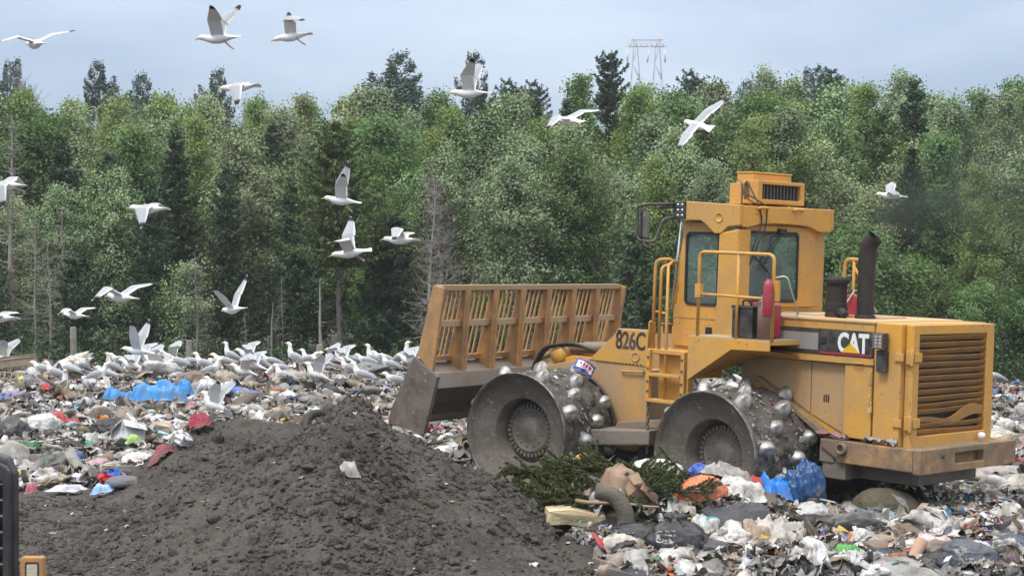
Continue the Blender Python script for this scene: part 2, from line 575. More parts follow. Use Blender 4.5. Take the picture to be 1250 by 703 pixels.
# ================================================================== loose litter nobody could count
def crumple(rng, n, k, amp):
    """a small crumpled sheet, n x n"""
    u = np.linspace(-.5, .5, n)
    X, Y = np.meshgrid(u, u)
    p = np.stack([X, Y], -1)
    z = amp * (ridged(p * rng.uniform(1.5, 3.5) + k * 7.7, 3, 200 + k) - .3)
    X = X + amp * .5 * fbm(p * 3 + 40 + k, 2, 300 + k); Y = Y + amp * .5 * fbm(p * 3 + 70 + k, 2, 400 + k)
    ang = rng.uniform(-1.6, 1.6) * X                    # curl
    V = np.stack([X.ravel() * np.cos(ang.ravel() * .6), Y.ravel(), (z + np.abs(ang) * .25 * np.abs(X) * 2).ravel()], 1)
    r = np.sqrt((X / .5) ** 2 + (Y / .5) ** 2).ravel()
    V[:, 2] -= .30 * np.clip(r - .75, 0, 1)
    V[:, :2] *= (1 - .36 * np.clip(r - .85, 0, 1) + .12 * fbm(V * 4 + k, 2, 500 + k))[:, None]
    return V, grid_faces(n, n)

def lump(rng, k, sub=2, fold=.35):
    v, f = ico(sub)
    d = 1 + fold * .8 * ridged(v * 1.5 + k * 3.3, 3, 600 + k) + .30 * fbm(v * .9 + k, 2, 650 + k) + (.22 * ridged(v * 3.6 + k, 2, 680 + k) if sub > 2 else 0)
    v = v * d[:, None]
    v[:, 2] = np.where(v[:, 2] < 0, v[:, 2] * .5, v[:, 2] * .8)
    return v, f

def ribbon(rng, k, n=10):
    t = np.linspace(0, 1, n)
    a = np.cumsum(rng.normal(0, .55, n)); b = np.cumsum(rng.normal(0, .35, n)) * .5
    d = np.stack([np.cos(a) * np.cos(b), np.sin(a) * np.cos(b), np.abs(np.sin(b)) * rng.choice([-1, 1], n)], 1) / n
    c = np.cumsum(d, 0); c -= c.mean(0)
    w = np.stack([-np.sin(a), np.cos(a), .5 * np.sin(t * 7 + k)], 1) * .045
    V = np.concatenate([c - w, c + w])
    F = np.array([[i, i + 1, n + i + 1, n + i] for i in range(n - 1)])
    return V, F

def board(rng, k):
    V = np.array([[x, y, z] for x in (-.5, .5) for y in (-.5, .5) for z in (-.5, .5)], float)
    V += rng.normal(0, .03, V.shape)
    F = np.array([(0, 1, 3, 2), (4, 6, 7, 5), (0, 4, 5, 1), (2, 3, 7, 6), (0, 2, 6, 4), (1, 5, 7, 3)])
    return V, F

PAL = {
    'white': [(.60, .59, .57), (.48, .47, .44), (.68, .68, .68), (.42, .41, .39), (.55, .56, .58), (.52, .48, .42)],
    'grey': [(.28, .27, .255), (.20, .195, .185), (.34, .32, .295), (.14, .135, .13), (.24, .24, .25)],
    'dark': [(.02, .02, .022), (.035, .035, .04), (.05, .048, .046), (.03, .035, .045)],
    'brown': [(.24, .175, .115), (.17, .12, .08), (.33, .25, .17), (.10, .075, .052), (.22, .17, .13), (.30, .24, .19), (.38, .31, .23)],
    'accent': [(.45, .03, .04), (.03, .13, .45), (.05, .28, .50), (.02, .25, .18), (.60, .38, .03), (.55, .14, .04), (.42, .12, .20), (.06, .20, .07), (.18, .12, .32), (.25, .45, .55), (.55, .35, .38), (.32, .05, .10), (.04, .07, .18)],
}
def colours(rng, n, w):
    keys = list(PAL); w = np.array([w[k] for k in keys]); w = w / w.sum()
    kk = rng.choice(len(keys), n, p=w)
    out = np.zeros((n, 3))
    for i, k in enumerate(keys):
        s = kk == i
        pal = np.array(PAL[k])
        out[s] = pal[rng.integers(0, len(pal), s.sum())] * rng.uniform(.72, 1.22, (s.sum(), 1))
    return out

def sample_litter(rng, n, y0, y1, half=.36):
    xs_, ys_ = [], []
    got = 0
    while got < n:
        y = rng.uniform(y0, y1, n); x = rng.uniform(-half, half, n) * (y + 3)
        x = x + 0
        ok = in_litter(x, y)
        for ex, ey, er in EXCL:
            ok &= (x - ex) ** 2 + (y - ey) ** 2 > er * er * rng.uniform(.5, 1.1, n)
        xs_.append(x[ok]); ys_.append(y[ok]); got += ok.sum()
    return np.concatenate(xs_)[:n], np.concatenate(ys_)[:n]

EXCL = []                 # ground taken by things large enough to tell apart
def litter():
    rng = np.random.default_rng(77)
    VV, QQ, TT, CC, SQ, ST = [], [], [], [], [], []
    off = [0]
    def put(kind, n, size, aspect, w, y0, y1, protos, lift, tilt, smooth):
        per = max(1, n // len(protos))
        for (pv, pf) in protos:
            x, y = sample_litter(rng, per, y0, y1)
            s = np.clip(rng.lognormal(np.log(size), .45, per), size * .4, size * 2.6)
            sc = np.stack([s * rng.uniform(*aspect[0], per), s * rng.uniform(*aspect[1], per), s * rng.uniform(*aspect[2], per)], 1)
            pos = np.stack([x, y, height(x, y) + lift[0] + rng.uniform(0, 1, per) ** 1.5 * lift[1]], 1)
            a, b = scatter(pv, pf, pos, rand_rot(rng, per, tilt), sc)
            c = np.repeat(colours(rng, per, w), len(pv), 0)
            VV.append(a); CC.append(c)
            if pf.shape[1] == 4:
                QQ.append(b + off[0]); SQ.append(np.full(len(b), smooth))
            else:
                TT.append(b + off[0]); ST.append(np.full(len(b), smooth))
            off[0] += len(a)
    sheets_hi = [crumple(rng, 12, k, rng.uniform(.3, .65)) for k in range(16)]
    sheets_xl = [crumple(rng, 20, k + 90, rng.uniform(.35, .6)) for k in range(10)]
    sheets = [crumple(rng, 8, k + 20, rng.uniform(.3, .65)) for k in range(16)]
    lumps = [lump(rng, k, 2, rng.uniform(.25, .6)) for k in range(10)]
    lumps_hi = [lump(rng, k + 30, 4 if k < 5 else 3, rng.uniform(.35, .7)) for k in range(9)]
    ribs = [ribbon(rng, k) for k in range(14)]
    brd = [board(rng, k) for k in range(6)]
    flk = [crumple(rng, 3, k + 60, .3) for k in range(8)]
    mixw = dict(white=37, grey=19, dark=10, brown=27, accent=8)
    bagw = dict(white=38, grey=22, dark=17, brown=17, accent=6)
    bigw = dict(white=36, grey=24, dark=13, brown=26, accent=1)
    wood = dict(white=8, grey=25, dark=12, brown=60, accent=3)
    Aa = ((.7, 1.5), (.6, 1.2), (.6, 1.4))
    # near belt
    put('s', 3200, .075, Aa, mixw, 14.8, 22, sheets, (0.0, .15), 1.0, True)
    put('s', 2000, .15, Aa, mixw, 14.8, 22, sheets_hi, (0.0, .13), .8, True)
    put('s', 330, .23, Aa, bigw, 14.8, 22, sheets_xl, (0.0, .06), .6, True)
    put('l', 140, .10, ((.8, 1.9), (.7, 1.2), (.45, .8)), bigw, 14.8, 22, lumps_hi, (.0, .06), .5, True)
    put('s', 900, .27, Aa, bigw, 21, 37.5, sheets_hi, (0.02, .06), .6, True)
    put('l', 420, .13, ((.8, 1.9), (.7, 1.2), (.45, .8)), bigw, 21, 37.5, lumps_hi, (.0, .06), .5, True)
    put('s', 2200, .11, Aa, mixw, 14.8, 22, sheets_hi, (0.0, .15), 1.1, False)
    put('l', 1300, .070, ((.8, 1.9), (.7, 1.2), (.5, .9)), bagw, 14.8, 22, lumps_hi, (.0, .12), .9, True)
    put('r', 4200, .32, ((.7, 1.5), (.6, 1.4), (.7, 1.6)), mixw, 14.8, 22, ribs, (.02, .13), .7, True)
    put('b', 1500, .035, ((2, 11), (.3, 1.0), (.15, .5)), wood, 14.8, 22, brd, (.02, .13), .5, False)
    put('b', 160, .10, ((.8, 1.8), (.6, 1.2), (.05, .5)), mixw, 14.8, 22, brd, (.0, .08), .5, False)
    put('f', 17000, .042, Aa, mixw, 14.8, 22, flk, (.0, .13), 1.4, False)
    # the field behind
    put('s', 6500, .17, Aa, mixw, 21, 37.5, sheets, (0.0, .13), .8, True)
    put('s', 7500, .13, Aa, mixw, 21, 37.5, sheets, (0.0, .16), 1.1, False)
    put('l', 3800, .085, ((.8, 1.9), (.7, 1.2), (.5, .9)), bagw, 21, 37.5, lumps, (.0, .13), .9, True)
    put('r', 5200, .38, ((.7, 1.5), (.8, 1.5), (.7, 1.6)), mixw, 21, 37.5, ribs, (.02, .14), .7, True)
    put('b', 2400, .05, ((2, 9), (.3, 1.0), (.15, .5)), wood, 21, 37.5, brd, (.03, .13), .5, False)
    put('b', 420, .14, ((.8, 1.8), (.6, 1.2), (.05, .5)), mixw, 21, 37.5, brd, (.0, .08), .5, False)
    put('f', 15000, .060, Aa, mixw, 21, 37.5, flk, (.02, .15), 1.4, False)
    # a few scraps trodden into the bare soil
    for (pv, pf) in flk + sheets[:6]:
        x = rng.uniform(-6, 1.2, 26); y = rng.uniform(13.2, 21, 26)
        s = rng.gamma(2, .014, 26) + .014
        a, b = scatter(pv, pf, np.stack([x, y, height(x, y) + .012], 1), rand_rot(rng, 26, .7), np.stack([s * 1.3, s, s * .6], 1))
        VV.append(a); CC.append(np.repeat(colours(rng, 26, dict(white=30, grey=25, dark=2, brown=38, accent=5)), len(pv), 0)); QQ.append(b + off[0]); SQ.append(np.full(len(b), False)); off[0] += len(a)
    V = np.concatenate(VV); C = np.concatenate(CC)
    Q = np.concatenate(QQ); T = np.concatenate(TT)
    sm = np.concatenate(SQ + ST)
    me = np_mesh('litter', V, quads=Q, tris=T, smooth=sm, col=C)
    o = link('litter', me, mats=attr_mat('rubbish', rough=.5, bump=.25, bscale=45, dirt=(.10, .082, .064), dirt_amt=.56, dscale=6, spec=.45))
    tag(o, 'loose mixed rubbish spread over the landfill', 'litter', kind='stuff')

    # scraps trodden into the bare soil
    return o
# ================================================================== forest
def leaf_mat(name, top, under, rnd=.25, trans=.42):
    m, nt, b = new_mat(name)
    N, Lk = nt.nodes.new, nt.links.new
    geo = N('ShaderNodeNewGeometry')
    a = N('ShaderNodeAttribute'); a.attribute_name = 'Col'      # tone of each leaf
    oi = N('ShaderNodeObjectInfo')
    mx = N('ShaderNodeMix'); mx.data_type = 'RGBA'
    mx.inputs['A'].default_value = (*top, 1); mx.inputs['B'].default_value = (*under, 1)
    Lk(geo.outputs['Backfacing'], mx.inputs['Factor'])
    mu = N('ShaderNodeMix'); mu.data_type = 'RGBA'; mu.blend_type = 'MULTIPLY'; mu.inputs['Factor'].default_value = 1
    Lk(mx.outputs['Result'], mu.inputs['A']); Lk(a.outputs['Color'], mu.inputs['B'])
    hs = N('ShaderNodeHueSaturation')
    mr = N('ShaderNodeMapRange'); mr.inputs['To Min'].default_value = .475; mr.inputs['To Max'].default_value = .525
    mv = N('ShaderNodeMapRange'); mv.inputs['To Min'].default_value = 1 - rnd; mv.inputs['To Max'].default_value = 1 + rnd
    mul = N('ShaderNodeMath'); mul.operation = 'MULTIPLY'; mul.inputs[1].default_value = 7.31
    fr = N('ShaderNodeMath'); fr.operation = 'FRACT'
    Lk(oi.outputs['Random'], mr.inputs['Value']); Lk(oi.outputs['Random'], mul.inputs[0]); Lk(mul.outputs[0], fr.inputs[0]); Lk(fr.outputs[0], mv.inputs['Value'])
    Lk(mr.outputs['Result'], hs.inputs['Hue']); Lk(mv.outputs['Result'], hs.inputs['Value'])
    Lk(mu.outputs['Result'], hs.inputs['Color'])
    Lk(hs.outputs['Color'], b.inputs['Base Color'])
    b.inputs['Roughness'].default_value = .5; b.inputs['Specular IOR Level'].default_value = .35
    if trans > 0:
        tr = N('ShaderNodeBsdfTranslucent'); Lk(hs.outputs['Color'], tr.inputs['Color'])
        ms = N('ShaderNodeMixShader'); ms.inputs['Fac'].default_value = trans
        o = [n for n in nt.nodes if n.type == 'OUTPUT_MATERIAL'][0]
        Lk(b.outputs['BSDF'], ms.inputs[1]); Lk(tr.outputs['BSDF'], ms.inputs[2]); Lk(ms.outputs['Shader'], o.inputs['Surface'])
    return m

M_POPLAR = leaf_mat('poplar_leaf', (.098, .178, .046), (.33, .40, .24), .2)
M_BIRCH = leaf_mat('birch_leaf', (.122, .205, .042), (.24, .32, .11), .2)
M_ALDER = leaf_mat('alder_leaf', (.076, .162, .036), (.15, .24, .09), .2)
M_SPRUCE = leaf_mat('spruce_needle', (.034, .068, .032), (.04, .076, .038), .3, .12)
M_LARCH = leaf_mat('larch_needle', (.055, .085, .022), (.07, .10, .03), .2, .1)
M_PINE = leaf_mat('pine_needle', (.050, .090, .062), (.05, .09, .065), .2, .15)
M_BARK = surf('grey_bark', (.20, .185, .165), .9, var=.35, vscale=6, dirt=(.07, .06, .05), dirt_amt=.5, dscale=4, bump=.5, bscale=18)
M_DARKBARK = surf('dark_bark', (.105, .09, .075), .9, var=.35, vscale=6, dirt=(.16, .15, .13), dirt_amt=.4, dscale=4, bump=.5, bscale=18)
M_DEAD = surf('dead_wood', (.30, .275, .25), .9, var=.3, vscale=5, dirt=(.14, .125, .11), dirt_amt=.4, dscale=5, bump=.4, bscale=20)

def tube_np(pts, rs, n=5):
    """tapered tube as arrays"""
    pts = np.asarray(pts, float); m = len(pts)
    t = np.gradient(pts, axis=0); t /= np.linalg.norm(t, axis=1, keepdims=True) + 1e-9
    ref = np.where(np.abs(t[:, 2:3]) > .9, np.array([[1., 0, 0]]), np.array([[0., 0, 1.]]))
    u = np.cross(t, ref); u /= np.linalg.norm(u, axis=1, keepdims=True) + 1e-9
    w = np.cross(t, u)
    an = np.arange(n) * 2 * np.pi / n
    V = pts[:, None] + (u[:, None] * np.cos(an)[None, :, None] + w[:, None] * np.sin(an)[None, :, None]) * np.asarray(rs)[:, None, None]
    i = np.arange(m - 1)[:, None] * n; k = np.arange(n)[None]
    F = np.stack([i + k, i + (k + 1) % n, i + n + (k + 1) % n, i + n + k], -1).reshape(-1, 4)
    return V.reshape(-1, 3), F

def merge(parts):
    V, F, o = [], [], 0
    for v, f in parts:
        V.append(v); F.append(f + o); o += len(v)
    return np.concatenate(V), np.concatenate(F)

def leaves_np(rng, centres, size, up=.35, long=1.25, dirs=None, outw=None):
    """one bent quad per centre"""
    n = len(centres)
    nrm = rng.normal(0, 1, (n, 3)); nrm[:, 2] += up * 2
    if outw is not None: nrm += outw
    nrm /= np.linalg.norm(nrm, axis=1, keepdims=True)
    a = rng.normal(0, 1, (n, 3)) if dirs is None else dirs + rng.normal(0, .35, (n, 3))
    a -= nrm * (a * nrm).sum(1, keepdims=True); a /= np.linalg.norm(a, axis=1, keepdims=True) + 1e-9
    b = np.cross(nrm, a)
    s = size * rng.uniform(.65, 1.3, n)[:, None]
    l = s * long
    V = np.stack([centres - a * l * .5, centres + b * s * .5 + nrm * s * .12, centres + a * l * .5, centres - b * s * .5 + nrm * s * .12], 1)
    F = np.arange(n * 4).reshape(n, 4)
    return V.reshape(-1, 3), F

def wiggle(rng, a, b, n, amp):
    t = np.linspace(0, 1, n)[:, None]
    p = a + (b - a) * t
    w = np.cumsum(rng.normal(0, amp, (n, 3)), 0); w -= w[0]; w -= t * w[-1]
    w[:, 2] *= .4
    return p + w

def broadleaf(seed, h, width, base, nbr, leaf, per, env, trunkr, mat_bark, lean=.3, nleaf_twig=58, clump=.20):
    rng = np.random.default_rng(seed)
    top = np.array([rng.normal(0, lean), rng.normal(0, lean), h])
    tp = wiggle(rng, np.zeros(3) + [0, 0, -.3], top, 12, .10)
    parts = [tube_np(tp, np.linspace(trunkr, trunkr * .18, 12), 7)]
    centres, tone = [], []
    for i in range(nbr):
        f = base + (1 - base) * ((i + rng.uniform(0, 1)) / nbr) ** .9
        f = min(f, .985)
        k = f * 11; i0 = int(k); p0 = tp[i0] + (tp[min(i0 + 1, 11)] - tp[i0]) * (k - i0)
        g = (f - base) / (1 - base)
        L_ = width * env(g) * rng.uniform(.45, 1.35)
        az = i * 2.4 + rng.normal(0, .5)
        el = rng.uniform(.15, .75) + .5 * g
        d = np.array([math.cos(az) * math.cos(el), math.sin(az) * math.cos(el), math.sin(el)])
        p1 = p0 + d * L_ + np.array([0, 0, .12 * L_])
        bp = wiggle(rng, p0, p1, 6, .05 * L_)
        parts.append(tube_np(bp, np.linspace(trunkr * .32 * (1 - .6 * g), .006, 6), 4))
        ntw = max(3, int(per * L_))
        btone = rng.uniform(.8, 1.2)
        for j in range(ntw):
            q = rng.uniform(.25, 1.0)
            kk = q * 5; j0 = min(int(kk), 4); tpnt = bp[j0] + (bp[j0 + 1] - bp[j0]) * (kk - j0)
            e = tpnt + rng.normal(0, .26, 3) * (L_ * .35 + .25) + np.array([0, 0, .06])
            if rng.uniform() < .5: parts.append(tube_np(np.stack([tpnt, (tpnt + e) / 2 + rng.normal(0, .02, 3), e]), [.008, .006, .004], 3))
            m = int(nleaf_twig * rng.uniform(.5, 1.4))
            c = e + rng.normal(0, clump, (m, 3)) * np.array([1, 1, .75])
            centres.append(c); tone.append(np.full(m, btone * rng.uniform(.85, 1.15)))
    centres = np.concatenate(centres); tone = np.concatenate(tone)
    ow = centres * np.array([1., 1., 0]); ow /= np.linalg.norm(ow, axis=1, keepdims=True) + .15
    V, F = leaves_np(rng, centres, leaf, up=.55, outw=ow * .9)
    tone = tone * rng.uniform(.85, 1.2, len(tone))
    c = np.repeat(np.stack([tone * rng.uniform(.9, 1.12, len(tone)), tone, tone * rng.uniform(.8, 1.15, len(tone))], 1), 4, 0)
    tv, tf = merge(parts)
    return dict(trunk=(np_mesh('trunk', tv, quads=tf, smooth=True), mat_bark), crown=(np_mesh('crown', V, quads=F, smooth=False, col=c), None))

def conifer(seed, h, width, base, whorls, mat_bark, needle=.17, dense=1.0, droop=.25, irregular=.25, deadlow=True, power=.8, tuft=False, trunkr=.12):
    rng = np.random.default_rng(seed)
    tp = wiggle(rng, np.array([0, 0, -.3]), np.array([rng.normal(0, .12), rng.normal(0, .12), h]), 10, .03)
    parts = [tube_np(tp, np.linspace(trunkr, .012, 10), 7)]
    C, D, T = [], [], []
    for i in range(whorls):
        f = base + (1 - base) * (i + rng.uniform(0, .8)) / whorls
        f = min(f, .99); z = f * h
        g = (f - base) / (1 - base)
        Lm = width * (1 - g) ** power + .10
        nb = rng.integers(4, 7)
        az0 = rng.uniform(0, 6.3)
        for b in range(nb):
            L_ = Lm * rng.uniform(1 - irregular * 1.4, 1 + irregular)
            if rng.uniform() < irregular * .25: continue
            az = az0 + b * 6.283 / nb + rng.normal(0, .2)
            k = f * 9; i0 = min(int(k), 8); p0 = tp[i0] + (tp[i0 + 1] - tp[i0]) * (k - i0)
            t = np.linspace(0, 1, 6)[:, None]
            dz = (-droop * L_ * np.sin(t * 2.2) + .30 * L_ * t ** 2 + (.35 * g) * L_ * t)
            bp = p0 + np.concatenate([np.cos(az) * L_ * t, np.sin(az) * L_ * t, dz], 1) + rng.normal(0, .015, (6, 3))
            parts.append(tube_np(bp, np.linspace(.022 * (1 - g) + .006, .004, 6), 3))
            m = int(max(8, L_ * 95 * dense))
            q = rng.uniform(.08 if not tuft else .5, 1.02, m)
            kk = np.clip(q * 5, 0, 4.999); j0 = kk.astype(int)
            base_p = bp[j0] + (bp[j0 + 1] - bp[j0]) * (kk - j0)[:, None]
            side = np.array([-np.sin(az), np.cos(az), 0])
            spread = (L_ * .30 * (1.05 - q) + .07) * (1.6 if tuft else 1)
            s = rng.uniform(-1, 1, m) * spread
            c = base_p + side[None] * s[:, None] + np.stack([0 * s, 0 * s, -np.abs(s) * .25 + rng.normal(0, .04 if not tuft else .12, m)], 1)
            fw = np.array([np.cos(az), np.sin(az), -.15])
            dd = fw[None] * .8 + side[None] * np.sign(s)[:, None] * .7 + np.array([0, 0, .35 if tuft else -.15])
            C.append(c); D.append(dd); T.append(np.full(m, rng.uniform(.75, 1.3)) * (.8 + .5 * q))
    if deadlow:
        for i in range(int(26 * base / .3)):
            z = rng.uniform(.06, base) * h; az = rng.uniform(0, 6.3); L_ = rng.uniform(.3, 1.0) * width * .8
            p0 = np.array([0, 0, z]); p1 = p0 + np.array([math.cos(az) * L_, math.sin(az) * L_, -L_ * rng.uniform(-.1, .45)])
            parts.append(tube_np(wiggle(rng, p0, p1, 4, .04), [.014, .010, .007, .003], 3))
    C = np.concatenate(C); D = np.concatenate(D); T = np.concatenate(T)
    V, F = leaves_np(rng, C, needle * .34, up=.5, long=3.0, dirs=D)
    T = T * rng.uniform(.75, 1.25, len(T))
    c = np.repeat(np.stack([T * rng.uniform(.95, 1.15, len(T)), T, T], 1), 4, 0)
    tv, tf = merge(parts)
    return dict(trunk=(np_mesh('trunk', tv, quads=tf, smooth=True), mat_bark), crown=(np_mesh('crown', V, quads=F, smooth=False, col=c), None))

def snag(seed, h, nbr, blen, up=0.1, fine=0, r=.09):
    rng = np.random.default_rng(seed)
    tp = wiggle(rng, np.array([0, 0, -.3]), np.array([rng.normal(0, .2), rng.normal(0, .2), h]), 10, .04)
    parts = [tube_np(tp, np.linspace(r, .015, 10), 7)]
    br = []
    for i in range(nbr):
        f = rng.uniform(.15, .98); k = f * 9; i0 = min(int(k), 8); p0 = tp[i0] + (tp[i0 + 1] - tp[i0]) * (k - i0)
        az = rng.uniform(0, 6.3); L_ = blen * (1.15 - f) * rng.uniform(.4, 1.2)
        p1 = p0 + np.array([math.cos(az) * L_, math.sin(az) * L_, L_ * rng.normal(up, .25)])
        bp = wiggle(rng, p0, p1, 5, .05)
        br.append(tube_np(bp, np.linspace(.020, .004, 5), 4))
        for j in range(fine):
            q = rng.uniform(.2, 1); kk = q * 4; j0 = min(int(kk), 3); a = bp[j0] + (bp[j0 + 1] - bp[j0]) * (kk - j0)
            e = a + rng.normal(0, .22, 3) + np.array([0, 0, up * .5])
            br.append(tube_np(np.stack([a, (a + e) / 2 + rng.normal(0, .02, 3), e]), [.008, .006, .003], 3))
    tv, tf = merge(parts); bv, bf = merge(br)
    return dict(trunk=(np_mesh('trunk', tv, quads=tf, smooth=True), M_DEAD), crown=(np_mesh('crown', bv, quads=bf, smooth=True), M_DEAD))

dome = lambda g: (math.sin(math.pi * min(1, max(0, .12 + .86 * g)) ** .8)) * .9 + .12
column_ = lambda g: .75 * (1 - g ** 3) + .18
PROTO = {}
def proto(key, d, crown_mat=None):
    for part in ('trunk', 'crown'):
        me, m = d[part]
        me.materials.append(m if m is not None else crown_mat)
        d[part] = me
    PROTO[key] = d
proto('poplar', broadleaf(11, 8.5, 1.75, .10, 62, .080, 7.5, dome, .10, M_BARK), M_POPLAR)
proto('poplar_tall', broadleaf(12, 10.5, 1.7, .22, 66, .080, 7.5, dome, .11, M_BARK), M_POPLAR)
proto('poplar_open', broadleaf(13, 8.2, 1.9, .14, 46, .080, 7.0, dome, .10, M_BARK, lean=.6), M_POPLAR)
proto('birch', broadleaf(14, 9.0, 1.5, .12, 60, .074, 8, dome, .085, M_BARK), M_BIRCH)
proto('birch_slim', broadleaf(15, 10.5, 1.15, .2, 60, .074, 9, column_, .08, M_BARK), M_BIRCH)
proto('alder', broadleaf(16, 7.2, 1.8, .05, 60, .080, 8, dome, .08, M_DARKBARK, lean=.5), M_ALDER)
proto('alder_bush', broadleaf(17, 4.2, 1.7, .03, 46, .080, 9, dome, .05, M_DARKBARK, lean=.4), M_ALDER)
proto('poplar_bush', broadleaf(18, 4.6, 1.5, .03, 46, .080, 9, dome, .05, M_BARK, lean=.4), M_POPLAR)
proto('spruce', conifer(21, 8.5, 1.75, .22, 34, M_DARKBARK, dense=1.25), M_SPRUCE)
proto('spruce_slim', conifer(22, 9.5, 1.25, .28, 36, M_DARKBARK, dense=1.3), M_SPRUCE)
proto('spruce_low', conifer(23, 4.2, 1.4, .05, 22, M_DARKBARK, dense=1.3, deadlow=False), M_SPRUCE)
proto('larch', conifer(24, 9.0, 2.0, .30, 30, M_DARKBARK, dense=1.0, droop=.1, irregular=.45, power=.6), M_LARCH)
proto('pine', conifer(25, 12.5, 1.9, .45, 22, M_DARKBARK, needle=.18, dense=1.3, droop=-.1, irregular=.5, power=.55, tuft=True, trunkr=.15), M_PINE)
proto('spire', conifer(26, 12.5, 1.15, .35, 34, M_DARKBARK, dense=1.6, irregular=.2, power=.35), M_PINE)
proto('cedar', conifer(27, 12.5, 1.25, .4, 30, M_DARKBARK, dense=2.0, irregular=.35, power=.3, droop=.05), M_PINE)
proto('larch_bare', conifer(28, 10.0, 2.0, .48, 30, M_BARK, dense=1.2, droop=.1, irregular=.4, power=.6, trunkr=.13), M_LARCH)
proto('snag', snag(31, 6.6, 60, 1.1, .05, 3))
proto('snag_brush', snag(32, 6.2, 130, 1.0, .55, 6, .06))
proto('snag_pole', snag(33, 3.4, 10, .6, 0, 0, .085))

def tree(key, px, d, h=None, name='tree', label=None, group=None, rz=None, wid=1.0, x=None):
    P = PROTO[key]
    X_ = (px - CXP) / FPX * d if x is None else x
    o = empty(name, (X_, d, hz(X_, d) - .05), (0, 0, rz if rz is not None else (px * 12.9898) % 6.283))
    ph = max(v.co.z for v in (P['trunk'].vertices[-1], P['trunk'].vertices[len(P['trunk'].vertices) // 2])) if False else P.setdefault('h', float(max(v.co.z for v in P['crown'].vertices)))
    s = 1.0 if h is None else h / ph
    o.scale = (s * wid, s * wid, s)
    link('trunk', P['trunk'], o)
    link('crown', P['crown'], o)
    tag(o, label, 'tree', group)
    return o

LAB = {
    'poplar': ('poplar_tree', 'bushy poplar with wind-turned pale leaves, in the thick of the wood', 'poplars in the wood'),
    'poplar_tall': ('poplar_tree', 'tall poplar with silvery leaves, in the upper canopy of the wood', 'tall poplars in the wood'),
    'poplar_open': ('poplar_tree', 'open crowned poplar with pale leaves and visible limbs in the wood', 'open poplars in the wood'),
    'birch': ('birch_tree', 'fresh green birch with a rounded crown, in the thick of the wood', 'birches in the wood'),
    'birch_slim': ('birch_tree', 'slim fresh green birch rising in the canopy of the wood', 'slim birches in the wood'),
    'alder': ('alder_tree', 'dull green alder with a wide leafy crown in the wood', 'alders in the wood'),
    'alder_bush': ('alder_shrub', 'low dull green leafy shrub at the edge of the wood', 'leafy shrubs at the wood edge'),
    'poplar_bush': ('poplar_sapling', 'low pale-leaved poplar sapling at the edge of the wood', 'poplar saplings at the wood edge'),
    'spruce': ('spruce_tree', 'dark green spruce with a broad cone of branches in the wood', 'spruces in the wood'),
    'spruce_slim': ('spruce_tree', 'slim dark spruce squeezed between leafy trees in the wood', 'slim spruces in the wood'),
    'spruce_low': ('spruce_tree', 'young low spruce with dark branches down to the ground', 'young spruces at the wood edge'),
    'larch': ('larch_tree', 'olive green larch with loose irregular branches in the wood', 'larches in the wood'),
}
def put_tree(key, px, d, h, wid=1.0):
    n, l, g = LAB[key]
    return tree(key, px, d, h, n, l, g, wid=wid)

rng = np.random.default_rng(2024)
def row(d, px0, px1, step, mixf, top_py, jit=1.0, hvar=.07):
    px = px0
    while px < px1:
        dd = d + rng.uniform(-1.2, 1.2) * jit
        keys, w = mixf(px)
        k = rng.choice(keys, p=np.array(w) / sum(w))
        py = top_py(px)
        h = (YHP - py) / FPX * dd + CAMH - .3
        if k.endswith('bush') or k == 'spruce_low': h = rng.uniform(1.7, 5.0)
        else: h *= rng.uniform(1 - hvar, 1 + hvar * .6)
        put_tree(k, px, dd, h, rng.uniform(.9, 1.15))
        px += step * rng.uniform(.7, 1.3)
lf = lambda px: (['spruce', 'spruce_slim', 'alder', 'poplar', 'birch', 'larch', 'poplar_open'], [2.2, 2, 1.8, 2.2, 1.2, .7, 1.2]) if px < 560 else (['poplar', 'poplar_open', 'alder', 'birch', 'spruce_slim'], [3, 2, 2, 1.5, .4])
edge = lambda px: (['spruce_low', 'alder_bush', 'poplar_bush'], [3, 1, .6]) if px < 560 else (['alder_bush', 'poplar_bush', 'spruce_low'], [3, 2.2, .3])
cn = lambda px: (['poplar', 'poplar_tall', 'birch', 'birch_slim', 'spruce_slim', 'alder', 'larch', 'poplar_open'], [2.4, 2, 2.2, 1.6, .6, 1.4, .3, 1.0])
bk = lambda px: (['poplar_tall', 'birch_slim', 'spruce_slim', 'birch', 'poplar', 'spruce'], [2, 1.6, .8, 2.2, 2.0, .3])
row(46.5, 600, 1480, 62, edge, lambda px: 300)
row(47.0, -120, 560, 120, edge, lambda px: 300)
row(49.5, -200, 1480, 72, lf, lambda px: 200 if px < 560 else 175)
row(53.5, -220, 1500, 70, lf, lambda px: 165 if px < 560 else 145)
row(58.0, -230, 1500, 66, cn, lambda px: 136 if px < 700 else 124)
row(63.0, -240, 1520, 62, cn, lambda px: 117 if px < 700 else 104)
row(69.0, -240, 1520, 58, bk, lambda px: 107 if px < 700 else 92)
row(76.0, -240, 1520, 54, bk, lambda px: 100 if px < 620 else 84)

